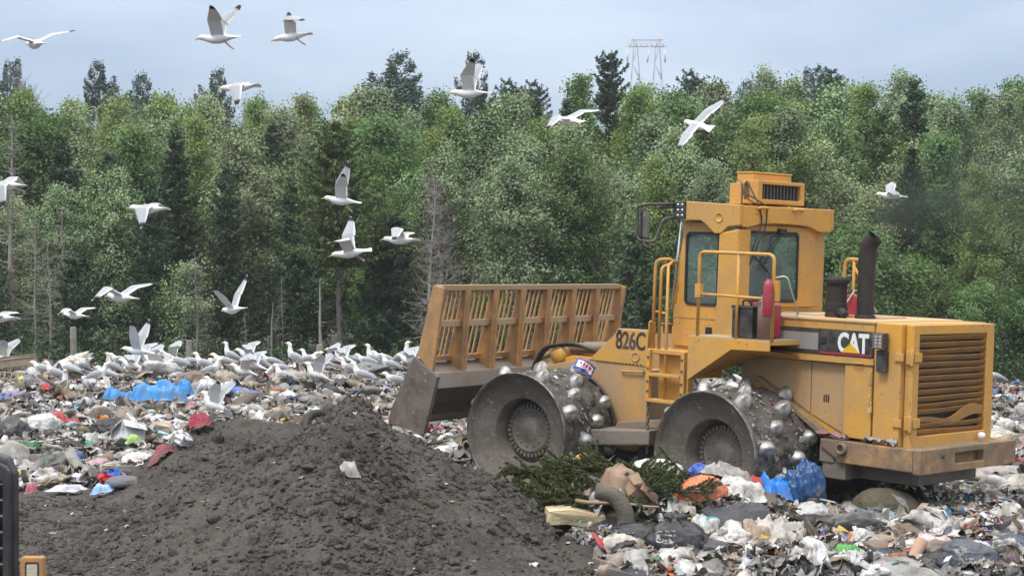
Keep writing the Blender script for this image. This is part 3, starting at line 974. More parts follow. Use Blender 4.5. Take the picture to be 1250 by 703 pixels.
# trees that stand out above or in front of the wood
ht = lambda py, d: (YHP - py) / FPX * d + CAMH - .3
def hero(key, px, d, py, name, label, wid=1.0):
    return tree(key, px, d, ht(py, d), name, label, None, wid=wid)
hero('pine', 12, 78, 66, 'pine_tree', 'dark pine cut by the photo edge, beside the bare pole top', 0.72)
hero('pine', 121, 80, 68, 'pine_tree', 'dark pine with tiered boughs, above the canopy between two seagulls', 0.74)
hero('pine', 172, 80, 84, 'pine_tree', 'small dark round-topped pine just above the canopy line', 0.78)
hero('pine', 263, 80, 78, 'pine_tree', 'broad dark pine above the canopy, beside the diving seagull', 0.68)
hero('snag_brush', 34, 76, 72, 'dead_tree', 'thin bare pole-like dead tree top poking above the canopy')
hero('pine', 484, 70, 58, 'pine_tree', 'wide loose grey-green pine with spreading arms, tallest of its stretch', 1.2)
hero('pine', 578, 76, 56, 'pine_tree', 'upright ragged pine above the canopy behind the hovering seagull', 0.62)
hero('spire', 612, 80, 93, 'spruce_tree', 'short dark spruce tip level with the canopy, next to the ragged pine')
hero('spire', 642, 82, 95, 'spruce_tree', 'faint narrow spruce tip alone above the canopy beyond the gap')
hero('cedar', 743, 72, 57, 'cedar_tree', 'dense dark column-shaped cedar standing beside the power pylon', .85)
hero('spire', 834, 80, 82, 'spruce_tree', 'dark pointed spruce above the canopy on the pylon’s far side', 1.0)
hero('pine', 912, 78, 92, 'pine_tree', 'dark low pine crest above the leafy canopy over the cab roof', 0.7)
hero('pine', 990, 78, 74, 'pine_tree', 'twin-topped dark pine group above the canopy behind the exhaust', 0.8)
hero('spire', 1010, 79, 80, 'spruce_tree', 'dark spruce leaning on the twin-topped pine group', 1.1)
hero('larch_bare', 415, 46.6, 140, 'larch_tree', 'olive-gold larch with a bare straight trunk over the seagull flock', 1.1)
hero('snag_brush', 540, 46.2, 192, 'dead_tree', 'grey brushy dead tree with a fan of fine twigs behind the blade', 1.2)
hero('snag', 527, 44.6, 215, 'dead_tree', 'tall bare grey trunk with broken limbs right beside the blade')
hero('snag', 42, 46.6, 255, 'dead_tree', 'straight grey dead trunk rising from the crest among dark spruces')
hero('snag', 78, 47.2, 245, 'dead_tree', 'leaning grey dead trunk next to the straight one, reddish twigs')
hero('snag', 240, 45.8, 300, 'dead_tree', 'forked pale dead sapling with bare twigs behind the flock')
hero('snag', 345, 46.0, 330, 'dead_tree', 'short grey dead trunk hung with bare side twigs')
hero('snag_pole', 396, 44.2, 360, 'dead_tree', 'pale broken-off bare pole trunk standing over the flock')
hero('snag_pole', 331, 44.6, 384, 'dead_tree', 'thin bare pole trunk standing just behind the resting gulls of the skyline')
hero('snag', 300, 45.4, 372, 'dead_tree', 'short twiggy grey dead sapling behind the flapping gull')
hero('snag', 60, 46.0, 285, 'dead_tree', 'thin grey dead trunk standing between the straight and the leaning one')
hero('snag', 12, 47.5, 128, 'dead_tree', 'reddish-grey dead spruce with its bare crown by the photo edge')
hero('snag', 1095, 52, 190, 'dead_tree', 'slanting bare grey trunk showing through the leaves behind the exhaust')

# dark ferns and scrub under the first trees
rng = np.random.default_rng(5)
n = 60000
ux = rng.uniform(-26, 30, n); uy = rng.uniform(41.5, 52, n)
cl = fbm(np.stack([ux, uy], -1) * .5, 3, 7)
ok = cl > -.25 + .03 * (46 - uy)
ux, uy, cl = ux[ok], uy[ok], cl[ok]
uz = height(ux, uy) + rng.uniform(0, 1, len(ux)) * (.5 + 1.1 * np.clip(cl + .2, 0, 1))
V, F = leaves_np(rng, np.stack([ux, uy, uz], 1), .085)
tn = rng.uniform(.6, 1.3, len(ux))
u = link('undergrowth', np_mesh('undergrowth', V, quads=F, col=np.repeat(np.stack([tn, tn, tn], 1), 4, 0)), mats=leaf_mat('scrub_leaf', (.034, .072, .022), (.07, .11, .05), .1))
tag(u, 'dark low undergrowth along the foot of the wood', 'undergrowth', kind='stuff')

# ================================================================== fence posts at the wood edge
M_POST = surf('weathered_post', (.27, .255, .225), .9, var=.25, vscale=4, dirt=(.13, .12, .10), dirt_amt=.4, bump=.4, bscale=22)
for px, py, d, w_, lab in ((91, 399, 40.5, .17, 'grey weathered fence post standing alone beneath the low seagull'),
                           (232, 415, 41.0, .16, 'grey weathered fence post behind the two feeding seagulls'),
                           (391, 420, 40.2, .17, 'grey weathered fence post beside the broken-off pole trunk')):
    x = (px - CXP) / FPX * d
    zt = CAMH - (py - YHP) / FPX * d
    zb = hz(x, d)
    mb = MB()
    n_ = 9
    mb.lathe([(w_ * .5, zb - .3 - zb), (w_ * .49, (zt - zb) * .5), (w_ * .47, zt - zb - .03), (w_ * .40, zt - zb), (0, zt - zb + .005)], n=12, smooth=True)
    o = mb.build('fence_post', M_POST)
    o.location = (x, d, zb); o.rotation_euler = (R_(1.5), R_(-1), 0)
    tag(o, lab, 'post', 'fence posts at the wood edge')

# ================================================================== far power pylon
def pylon():
    d = 300.0
    root = empty('power_pylon', (at(790, 100, d).x, d, 0))
    zt, zc, zb = at(0, 40, d).z, at(0, 57, d).z, 0.3
    M_ST = surf('galvanised_steel', (.44, .47, .51), .5, metal=0.0, var=.1, bump=0)
    x = lambda px: (px - 790) / FPX * d
    def leg(x_top, x_arm, x_bot, name):
        mb = MB(); r = .09
        for sx in (-1, 1):
            for sy in (-1, 1):
                mb.tube([(x_bot + sx * .5, sy * .5, zb), (x_arm + sx * .9, sy * .9, zc - 8), (x_arm + sx * .35, sy * .35, zc), (x_top, 0, zt)], r, 4)
        nz_ = 16
        for i in range(nz_):
            t0, t1 = i / nz_, (i + 1) / nz_
            za, zb_ = zb + (zc - zb) * t0, zb + (zc - zb) * t1
            def xs_(t):
                zz = zb + (zc - zb) * t
                if zz < zc - 8:
                    q = (zz - zb) / (zc - 8 - zb); return x_bot + (x_arm - x_bot) * q, .5 + .4 * q
                q = (zz - (zc - 8)) / 8; return x_arm, .9 - .55 * q
            (ca, ha), (cb, hb) = xs_(t0), xs_(t1)
            s = 1 if i % 2 else -1
            for sy in (-1, 1):
                mb.tube([(ca - s * ha, sy * ha, za), (cb + s * hb, sy * hb, zb_)], .06, 3)
                mb.tube([(sy * ha + ca, -s * ha, za), (sy * hb + cb, s * hb, zb_)], .06, 3)
        return mb.build('mast', M_ST, root)
    leg(x(772), x(776), x(788), 'mast'); leg(x(806), x(803), x(793), 'mast')
    mb = MB()
    for sy in (-.4, .4):
        mb.tube([(x(764), sy, zc), (x(814), sy, zc)], .09, 4); mb.tube([(x(770), sy, zc + 1.2), (x(809), sy, zc + 1.2)], .07, 4)
    n_ = 14
    for i in range(n_):
        a, b = x(766) + (x(812) - x(766)) * i / n_, x(766) + (x(812) - x(766)) * (i + 1) / n_
        mb.tube([(a, -.4, zc + (0 if i % 2 else 1.2)), (b, -.4, zc + (1.2 if i % 2 else 0))], .05, 3)
    mb.build('crossarm', M_ST, root)
    M_IN = surf('pale_insulator', (.75, .76, .78), .4, bump=0)
    for a, b, dz in ((x(766), x(766), -2.9), (x(812), x(812), -2.9), (x(794), x(790), -2.9)):
        m2 = MB()
        m2.tube([(a, 0, zc), (b, 0, zc + dz)], .17, 6)
        m2.build('insulator', M_IN, root)
    tag(root, 'pale lattice power pylon with two masts and a crossarm, far beyond the wood', 'pylon')
pylon()

# ================================================================== the air between here and the far wood
hz_mb = MB(); hz_mb.box(-330, 330, -60, 420, -1.2, 110)
hz_o = hz_mb.build('haze', [])
hm = bpy.data.materials.new('summer_haze'); hm.use_nodes = True
for n_ in list(hm.node_tree.nodes): hm.node_tree.nodes.remove(n_)
h_out = hm.node_tree.nodes.new('ShaderNodeOutputMaterial'); h_v = hm.node_tree.nodes.new('ShaderNodeVolumePrincipled')
h_v.inputs['Color'].default_value = (.93, .96, 1.0, 1)
h_v.inputs['Density'].default_value = .00045
hm.node_tree.links.new(h_v.outputs['Volume'], h_out.inputs['Volume'])
hz_o.data.materials.append(hm)
tag(hz_o, 'thin pale summer haze over the landfill and the wood', 'haze', kind='stuff')
# ================================================================== landfill compactor
DUST = (.30, .235, .165)
YEL = (.65, .325, .045)
M_YEL = surf('yellow_paint', YEL, .5, var=.10, vscale=1.6, dirt=(.50, .285, .09), dirt_amt=.55, dscale=1.7, bump=.06, bscale=60, spots=(.30, .19, .10), spot_t=.635)
M_YELD = surf('dusty_yellow_paint', (.58, .30, .065), .62, var=.15, vscale=2.0, dirt=(.40, .265, .14), dirt_amt=.85, dscale=2.2, bump=.12, bscale=50, streak=True, spots=(.28, .20, .13), spot_t=.64)
M_YELM = surf('muddy_yellow_paint', (.46, .27, .10), .75, var=.2, vscale=2.5, dirt=(.20, .155, .11), dirt_amt=1.0, dscale=2.6, bump=.25, bscale=35)
M_BUMP = surf('scraped_yellow_paint', (.45, .265, .10), .7, var=.2, vscale=3, dirt=(.19, .13, .085), dirt_amt=.75, dscale=3.4, bump=.2, bscale=35, spots=(.10, .08, .06))
M_RACK = surf('worn_orange_paint', (.54, .285, .085), .65, var=.2, vscale=2.5, dirt=(.30, .175, .085), dirt_amt=.6, dscale=2.8, bump=.2, bscale=40, spots=(.22, .17, .13))
M_RAIL = surf('scraped_rail_paint', (.50, .29, .12), .7, var=.2, vscale=4, dirt=(.40, .29, .19), dirt_amt=.7, dscale=4, bump=.15, bscale=50)
M_MOLD = surf('rusty_blade_steel', (.28, .20, .155), .55, metal=.2, var=.25, vscale=2.0, dirt=(.30, .26, .22), dirt_amt=.8, dscale=2.0, bump=.15, bscale=30)
M_STEELD = surf('muddy_dark_steel', (.125, .10, .082), .75, metal=.1, var=.3, vscale=2.5, dirt=(.21, .18, .15), dirt_amt=.75, dscale=3.2, bump=.35, bscale=25, spots=(.27, .25, .23))
M_DRUM = surf('muddy_drum_steel', (.165, .148, .13), .7, metal=.1, var=.4, vscale=2.2, dirt=(.10, .082, .066), dirt_amt=.75, dscale=3.4, bump=.45, bscale=18, spots=(.34, .325, .305))
M_MUDTREAD = surf('caked_mud', (.060, .052, .044), .8, var=.4, vscale=6, dirt=(.11, .098, .085), dirt_amt=.6, dscale=7, bump=.9, bscale=26, spots=(.22, .21, .20))
M_TOOTH = surf('polished_tooth_steel', (.58, .575, .56), .42, metal=.5, var=.25, vscale=9, dirt=(.13, .115, .10), dirt_amt=.55, dscale=7, bump=.2, bscale=40)
M_RIM = surf('worn_rim_steel', (.36, .35, .335), .42, metal=.7, var=.25, vscale=7, dirt=(.12, .11, .10), dirt_amt=.7, dscale=6, bump=.15)
M_BLK = surf('black_paint', (.018, .018, .019), .5, var=.3, vscale=5, dirt=(.09, .08, .07), dirt_amt=.4, dscale=5, bump=.05)
M_SOOT = surf('sooty_steel', (.018, .016, .015), .7, metal=.2, var=.4, vscale=6, dirt=(.04, .03, .024), dirt_amt=.4, dscale=5, bump=.2, bscale=40)
M_RUB = surf('black_rubber', (.02, .02, .021), .6, var=.2, bump=.05)
M_DARKIN = surf('dark_interior', (.020, .019, .018), .8, var=.3, bump=0)
M_WHITE = surf('white_decal', (.74, .74, .73), .45, var=.06, vscale=8, bump=0)
M_DECY = surf('yellow_decal', (.72, .42, .02), .45, var=.05, bump=0)
M_DECR = surf('red_decal', (.36, .03, .05), .45, var=.05, bump=0)
M_LOUV = surf('orange_louvre', (.52, .26, .06), .55, var=.2, vscale=3, dirt=(.33, .19, .085), dirt_amt=.6, dscale=3, bump=.06)
M_RED = surf('red_enamel', (.36, .025, .05), .35, var=.12, dirt=(.25, .12, .10), dirt_amt=.3, bump=.03)
M_HOSE = surf('pale_hose', (.55, .53, .48), .55, var=.15, bump=0)
M_CHROME = surf('bright_steel', (.55, .56, .57), .25, metal=.8, var=.1, bump=0)
M_SEAT = surf('dark_seat', (.03, .032, .036), .7, var=.2, bump=.1)

def glass_mat():
    m, nt, b = new_mat('tinted_glass')
    b.inputs['Base Color'].default_value = (.34, .47, .45, 1)
    b.inputs['Roughness'].default_value = .06
    b.inputs['IOR'].default_value = 1.45
    tr = nt.nodes.new('ShaderNodeBsdfTransparent'); tr.inputs['Color'].default_value = (.88, .96, .95, 1)
    ms = nt.nodes.new('ShaderNodeMixShader'); ms.inputs['Fac'].default_value = .42
    o = [n for n in nt.nodes if n.type == 'OUTPUT_MATERIAL'][0]
    # dusty film on the pane, sky reflection painted into its pale colour
    tc = nt.nodes.new('ShaderNodeTexCoord'); nz = nt.nodes.new('ShaderNodeTexNoise'); nz.inputs['Scale'].default_value = 2.4; nz.inputs['Detail'].default_value = 5
    mr = nt.nodes.new('ShaderNodeMapRange'); mr.inputs['From Min'].default_value = .35; mr.inputs['From Max'].default_value = .75; mr.inputs['To Min'].default_value = .86; mr.inputs['To Max'].default_value = .66
    nt.links.new(tc.outputs['Object'], nz.inputs['Vector']); nt.links.new(nz.outputs['Fac'], mr.inputs['Value']); nt.links.new(mr.outputs['Result'], ms.inputs['Fac'])
    b.inputs['Base Color'].default_value = (.26, .33, .33, 1)
    nt.links.new(b.outputs['BSDF'], ms.inputs[1]); nt.links.new(tr.outputs['BSDF'], ms.inputs[2]); nt.links.new(ms.outputs['Shader'], o.inputs['Surface'])
    return m
M_GLASS = glass_mat()

TH_R, TH_F, PITCH = 47.0, 35.5, 2.4
comp = empty('landfill_compactor', (3.55, 20.19, -.065), (0, R_(-PITCH), R_(180 - TH_R)))
tag(comp, 'yellow landfill compactor with spiked steel drums and a raised slatted blade', 'compactor')
HX = 1.64
d_yaw = R_(TH_R - TH_F)
FR_LOC = Vector((HX, 0, 0)) + Matrix.Rotation(d_yaw, 3, 'Z') @ Vector((HX, 0, 0))
def front(o):
    o.location = FR_LOC; o.rotation_euler = (0, 0, d_yaw); return o

def rrect(x0, x1, z0, z1, r, n=4):
    P = []
    for cx, cz, a0 in ((x1 - r, z1 - r, 0), (x0 + r, z1 - r, 90), (x0 + r, z0 + r, 180), (x1 - r, z0 + r, 270)):
        for k in range(n + 1):
            a = R_(a0 + 90 * k / n); P.append((cx + r * math.cos(a), cz + r * math.sin(a)))
    return P
def ring_plate(mb, outer, inner, axis, a, b):
    """plate with a hole: outer and inner outlines have the same count"""
    n = len(outer)
    def P(p, t): return {0: (t, p[0], p[1]), 1: (p[0], t, p[1])}[axis]
    V = [P(p, t) for t in (a, b) for pl in (outer, inner) for p in pl]
    F = []
    for i in range(n):
        j = (i + 1) % n
        F += [(i, j, n + j, n + i), (2 * n + i, 3 * n + i, 3 * n + j, 2 * n + j), (i, 2 * n + i, 2 * n + j, j), (n + i, n + j, 3 * n + j, 3 * n + i)]
    mb.add(V, F)
def match(outer_rect, inner):
    """project a rounded inner outline onto the enclosing rectangle so that both have the same count"""
    x0, x1, z0, z1 = outer_rect
    cx, cz = sum(p[0] for p in inner) / len(inner), sum(p[1] for p in inner) / len(inner)
    ix0, ix1 = min(p[0] for p in inner), max(p[0] for p in inner); iz0, iz1 = min(p[1] for p in inner), max(p[1] for p in inner)
    O = []
    for p in inner:
        u = (p[0] - (ix0 + ix1) / 2) / ((ix1 - ix0) / 2); v = (p[1] - (iz0 + iz1) / 2) / ((iz1 - iz0) / 2)
        m = max(abs(u), abs(v)); u, v = u / m, v / m
        O.append(((x0 + x1) / 2 + u * (x1 - x0) / 2, (z0 + z1) / 2 + v * (z1 - z0) / 2))
    return O
def bend(pts, r=.06, n=5):
    """round the corners of a polyline"""
    P = [Vector(p) for p in pts]; out = [P[0]]
    for i in range(1, len(P) - 1):
        a, b, c = P[i - 1], P[i], P[i + 1]
        rr = min(r, (a - b).length * .45, (c - b).length * .45)
        s, e = b + (a - b).normalized() * rr, b + (c - b).normalized() * rr
        for k in range(n + 1):
            t = k / n; out.append(s * (1 - t) ** 2 + b * 2 * t * (1 - t) + e * t * t)
    out.append(P[-1]); return out

# ---------------- rear chassis
mb = MB()
mb.box(-1.95, 1.50, -.62, .62, .62, 1.12)
mb.box(-.35, .35, -.66, .66, .55, 1.05)            # axle housing
mb.prism([(1.2, 1.25), (1.75, 1.05), (1.75, .62), (1.2, .55)], 1, -.40, .40)
mb.box(-1.15, -.95, .62, .95, .80, 1.0)
mb.box(-1.30, -.98, .62, .93, .62, .86)
mb.build('rear_frame', M_STEELD, comp, .015)

# ---------------- hood
mb = MB()
mb.box(-1.60, .36, -.86, .86, 1.95, 2.405)           # upper box
mb.box(-1.60, .36, -.78, .78, 1.10, 1.95)            # engine side, set in
mb.build('engine_hood', M_YEL, comp, .012)
mb = MB()
for s in (1, -1):
    mb.box(-1.597, -.14, s * .862 if s > 0 else -.885, s * .885 if s > 0 else -.862, 1.94, 2.02)   # strip under the decal
    mb.box(-1.597, -.14, s * .862 if s > 0 else -.885, s * .885 if s > 0 else -.862, 2.315, 2.41)
o = mb.build('hood_trim', M_YEL, comp, .006)
mb = MB(); mb.box(-1.62, .34, -.90, .90, 2.408, 2.437); mb.box(-1.2, -.4, -.35, .2, 2.438, 2.455)
mb.build('hood_top', surf('sun_bleached_yellow', (.62, .36, .13), .6, var=.12, vscale=2, dirt=(.45, .33, .2), dirt_amt=.6, bump=.05), comp, .01)  # paler yellow paints in the light falling on the hood top, under dust
# lower side panels with seams
for s in (1, -1):
    y0, y1 = (.783, .80) if s > 0 else (-.80, -.783)
    mb = MB()
    mb.prism([(-1.19, 1.925), (-.70, 1.925), (-.70, 1.32), (-1.19, 1.12)], 1, y0, y1)
    mb.build('side_panel', M_YELD, comp, .006)
    mb = MB()
    mb.prism([(-.688, 1.925), (.34, 1.925), (.34, 1.62), (-.12, 1.62), (-.688, 1.325)], 1, y0, y1)
    mb.build('side_panel', M_YELD, comp, .006)
    mb = MB()
    mb.box(-1.575, -1.205, s * .783 if s > 0 else -.865, s * .865 if s > 0 else -.783, 1.10, 1.93)
    mb.build('side_door', M_YEL, comp, .008)
    mb = MB()                                         # slanting brace over the drum
    mb.prism([(.10, 1.70), (.02, 1.70), (-1.16, 1.02), (-1.16, .94)], 1, *((.80, .90) if s > 0 else (-.90, -.80)))
    mb.build('fender_brace', M_YELM, comp, .006)
mb = MB()
for k in range(3): mb.box(-.955 + k * .03, -.937 + k * .03, .80, .804, 1.47, 1.555)
mb.build('louvre_slot', M_BLK, comp)
mb = MB()
mb.tube(bend([(-1.46, .875, 1.955), (-1.46, .91, 1.955), (-1.40, .91, 1.955), (-1.34, .91, 1.955), (-1.34, .875, 1.955)], .02), .009, 6)
mb.build('panel_handle', M_YEL, comp)

# ---------------- radiator block and grille
mb = MB()
z0g, z1g, yg0, yg1 = 1.18, 2.31, -.72, .68
mb.box(-1.95, -1.605, -.875, .875, 1.06, 2.425)
mb.build('radiator_housing', M_YEL, comp, .012)
mb = MB(); mb.box(-1.958, -1.952, yg0 - .02, yg1 + .02, z0g - .02, z1g + .02)
mb.build('radiator_core', M_DARKIN, comp)
mb = MB()
P_out = [(-.872, 1.035), (.80, 1.035), (.80, 2.418), (-.872, 2.418)]
P_in = [(yg0, z0g), (yg1, z0g), (yg1, z1g), (yg0, z1g)]
ring_plate(mb, P_out, P_in, 0, -2.06, -1.96)
gr = mb.build('grille', M_YEL, comp, .010)
mb = MB()
NS = 15
rngm = np.random.default_rng(9)
for k in range(NS):
    z = z1g - (k + .55) * (z1g - z0g) / NS
    if k == 12: continue
    mb = MB()
    dz = rngm.normal(0, .004)
    n_ = 8
    for i in range(n_):
        ya, yb = yg0 + (yg1 - yg0) * i / n_, yg0 + (yg1 - yg0) * (i + 1) / n_
        wob = lambda y: (.022 * math.exp(-((y + .25) / .28) ** 2) if k in (11, 13) else 0) * (1 if k == 11 else -.4) + dz * math.sin(y * 3)
        a, b_ = wob(ya), wob(yb)
        mb.add([(-2.048, ya, z + .026 + a), (-2.048, yb, z + .026 + b_), (-2.000, yb, z - .032 + b_), (-2.000, ya, z - .032 + a),
                (-2.048, ya, z + .032 + a), (-2.048, yb, z + .032 + b_), (-2.000, yb, z - .026 + b_), (-2.000, ya, z - .026 + a)],
               [(0, 1, 2, 3), (7, 6, 5, 4), (0, 4, 5, 1), (3, 2, 6, 7), (0, 3, 7, 4), (1, 5, 6, 2)])
    mb.build('louvre', M_LOUV, gr)
mb = MB()                                              # the bent slat, broken loose near the middle
z = z1g - 12.55 * (z1g - z0g) / NS
n_ = 14
for i in range(n_):
    ya, yb = yg1 - (yg1 - yg0) * i / n_, yg1 - (yg1 - yg0) * (i + 1) / n_
    f = lambda y: .075 * math.exp(-((y + .50) / .30) ** 2) - .05 * math.exp(-((y - .05) / .25) ** 2)
    w = lambda y: .03 + .045 * math.exp(-((y + .35) / .35) ** 2)
    mb.add([(-2.05, ya, z + w(ya) + f(ya)), (-2.05, yb, z + w(yb) + f(yb)), (-2.03, yb, z - w(yb) + f(yb)), (-2.03, ya, z - w(ya) + f(ya)),
            (-2.043, ya, z + w(ya) + f(ya)), (-2.043, yb, z + w(yb) + f(yb)), (-2.023, yb, z - w(yb) + f(yb)), (-2.023, ya, z - w(ya) + f(ya))],
           [(0, 1, 2, 3), (7, 6, 5, 4), (0, 4, 5, 1), (3, 2, 6, 7)])
b_ = mb.build('bent_slat', M_LOUV, gr); b_['label'] = 'bent louvre slat torn loose'
for z in (2.06, 1.33):
    mb = MB()
    mb.box(-2.075, -1.99, .802, .842, z - .075, z + .075); mb.box(-2.085, -2.062, .66, .80, z - .05, z + .05); mb.box(-1.99, -1.88, .877, .90, z - .045, z + .045)
    mb.tube([(-2.075, .85, z - .09), (-2.075, .85, z + .09)], .022, 8)
    mb.build('hinge', M_YEL, gr, .005)

# ---------------- counterweight bumper
mb = MB()
sy0, sy1, sz0, sz1 = -.30, .30, .885, 1.005
for x0, x1 in ((-2.32, -2.22),):
    ring_plate(mb, [(-1.0, .80), (.99, .80), (.99, 1.075), (-1.0, 1.075)], [(sy0, sz0), (sy1, sz0), (sy1, sz1), (sy0, sz1)], 0, x0, x1)
mb.box(-2.215, -2.10, -.985, .975, .82, 1.055)
for s in (1, -1):
    mb.box(-2.217, -1.22, *((.88, .99) if s > 0 else (-.99, -.88)), .82, 1.07)
    mb.prism([(-1.22, 1.07), (-.98, 1.07), (-.98, .98), (-1.22, .85)], 1, *((.86, .985) if s > 0 else (-.985, -.86)))
bp_ = mb.build('bumper', M_BUMP, comp, .014)
mb = MB(); mb.box(-2.21, -1.0, -.87, .87, 1.02, 1.062); mb.build('bumper_deck', M_YELM, bp_, .006)
mb = MB(); mb.lathe([(.0, 0), (.045, 0), (.045, .05), (.066, .05), (.066, -.04), (0, -.04)][::-1], 18, Matrix.Translation((-1.30, 1.0, .985)) @ Matrix.Rotation(R_(-90), 4, 'X'))
mb.build('pipe_end', M_YELM, bp_)
mb = MB(); mb.lathe([(0, .004), (.03, .004), (.03, -.02)], 12, Matrix.Translation((-2.322, .55, .985)) @ Matrix.Rotation(R_(-90), 4, 'Y')); mb.build('bolt_hole', M_BLK, bp_)
mb = MB(); mb.lathe([(0, .05), (.03, .045), (.045, .02), (.045, -.02), (0, -.03)], 14, Matrix.Translation((-2.13, -.55, 1.12))); mb.build('marker_lamp', M_WHITE, bp_)
mb = MB(); mb.box(-2.05, -1.4, -.60, .60, .62, .80); mb.build('belly_plate', M_STEELD, comp, .02)
# rubbish lying on the bumper deck is built with the rubbish

# ---------------- decal panel
mb = MB(); mb.box(-1.59, -.15, .863, .893, 2.023, 2.312)
dec = mb.build('decal_panel', M_BLK, comp, .004)
mb = MB(); mb.box(-.84, -.21, .893, .897, 2.07, 2.265); mb.build('vent_mesh', surf('grey_vent_mesh', (.27, .25, .235), .7, var=.25, vscale=6, dirt=(.27, .25, .23), dirt_amt=.8, bump=.4, bscale=120), dec)
mb = MB(); mb.box(-.955, -.875, .893, .898, 2.14, 2.225); mb.box(-.94, -.89, .898, .902, 2.155, 2.21); mb.build('latch', M_RUB, dec)
mb = MB(); mb.box(-.862, -.856, .893, .8965, 2.023, 2.312); mb.build('seam', M_DARKIN, dec)
mb = MB(); mb.box(-1.57, -.86, .893, .8965, 2.036, 2.056); mb.build('red_stripe', M_DECR, dec)

def text_mesh(name, body, size, mat, parent, loc, xdir, updir, stretch=1.0, offset=.0, thick=.002):
    cu = bpy.data.curves.new(name, 'FONT'); cu.body = body; cu.size = size; cu.offset = offset; cu.extrude = thick; cu.space_character = .96
    cu.align_x = 'LEFT'
    tmp = bpy.data.objects.new(name + '_tmp', cu); COL.objects.link(tmp)
    dg = bpy.context.evaluated_depsgraph_get()
    me = bpy.data.meshes.new_from_object(tmp.evaluated_get(dg))
    bpy.data.objects.remove(tmp); bpy.data.curves.remove(cu)
    x, u = Vector(xdir).normalized(), Vector(updir).normalized(); nrm = x.cross(u)
    M = Matrix(((x.x, u.x, nrm.x, loc[0]), (x.y, u.y, nrm.y, loc[1]), (x.z, u.z, nrm.z, loc[2]), (0, 0, 0, 1)))
    me.transform(M @ Matrix.Diagonal((stretch, 1, 1, 1)))
    me.materials.clear()
    return link(name, me, parent, mat)
# letters of the maker's mark: heavy condensed capitals with a yellow triangle cutting into the A
text_mesh('lettering', 'CAT', .30, M_WHITE, dec, (-1.115, .8965, 2.075), (-1, 0, 0), (0, 0, 1), .72, .011)
mb = MB(); mb.prism([(-1.17, 2.066), (-1.42, 2.066), (-1.295, 2.175)], 1, .899, .9025); mb.build('triangle_emblem', M_DECY, dec)

# ---------------- lamp, padlock at the rear corner
mb = MB(); mb.box(-1.78, -1.64, .878, .885, 1.88, 2.32); mb.build('lamp_bracket', M_YEL, comp, .003)
mb = MB(); mb.box(-1.80, -1.66, .90, 1.0, 2.14, 2.32)
wl = mb.build('work_lamp', M_BLK, comp, .01)
mb = MB()
for k in range(5): mb.box(-1.81, -1.65, 1.005, 1.012, 2.15 + k * .038, 2.157 + k * .038)
for k in range(3): mb.box(-1.79 + k * .055, -1.783 + k * .055, 1.012, 1.02, 2.14, 2.32)
mb.build('lamp_guard', M_YELM, wl)
mb = MB(); mb.box(-1.78, -1.68, 1.0, 1.004, 2.16, 2.30); mb.build('lens', surf('grey_lens', (.5, .5, .5), .15, var=.1, bump=0), wl)
mb = MB(); mb.box(-1.80, -1.68, .885, .96, 1.885, 2.12); tl = mb.build('tail_lamp', M_BLK, comp, .012)
mb = MB(); mb.box(-1.775, -1.71, .96, .966, 1.92, 2.06); mb.build('lens', surf('dim_lens', (.06, .06, .065), .2, var=.1, bump=0), tl)
mb = MB()
mb.tube(bend([(-1.585, .89, 1.86), (-1.585, .925, 1.86), (-1.585, .925, 1.72), (-1.585, .89, 1.72)], .02), .010, 6)
mb.tube(bend([(-1.585, .89, 1.60), (-1.585, .925, 1.60), (-1.585, .925, 1.48), (-1.585, .89, 1.48)], .02), .010, 6)
mb.build('door_handle', M_YEL, comp)
mb = MB(); mb.box(-1.61, -1.565, .90, .925, 1.42, 1.49); mb.tube(bend([(-1.605, .912, 1.49), (-1.605, .912, 1.535), (-1.57, .912, 1.535), (-1.57, .912, 1.49)], .015), .006, 6)
mb.build('padlock', surf('brass_padlock', (.62, .52, .30), .4, metal=.3, bump=0), comp)

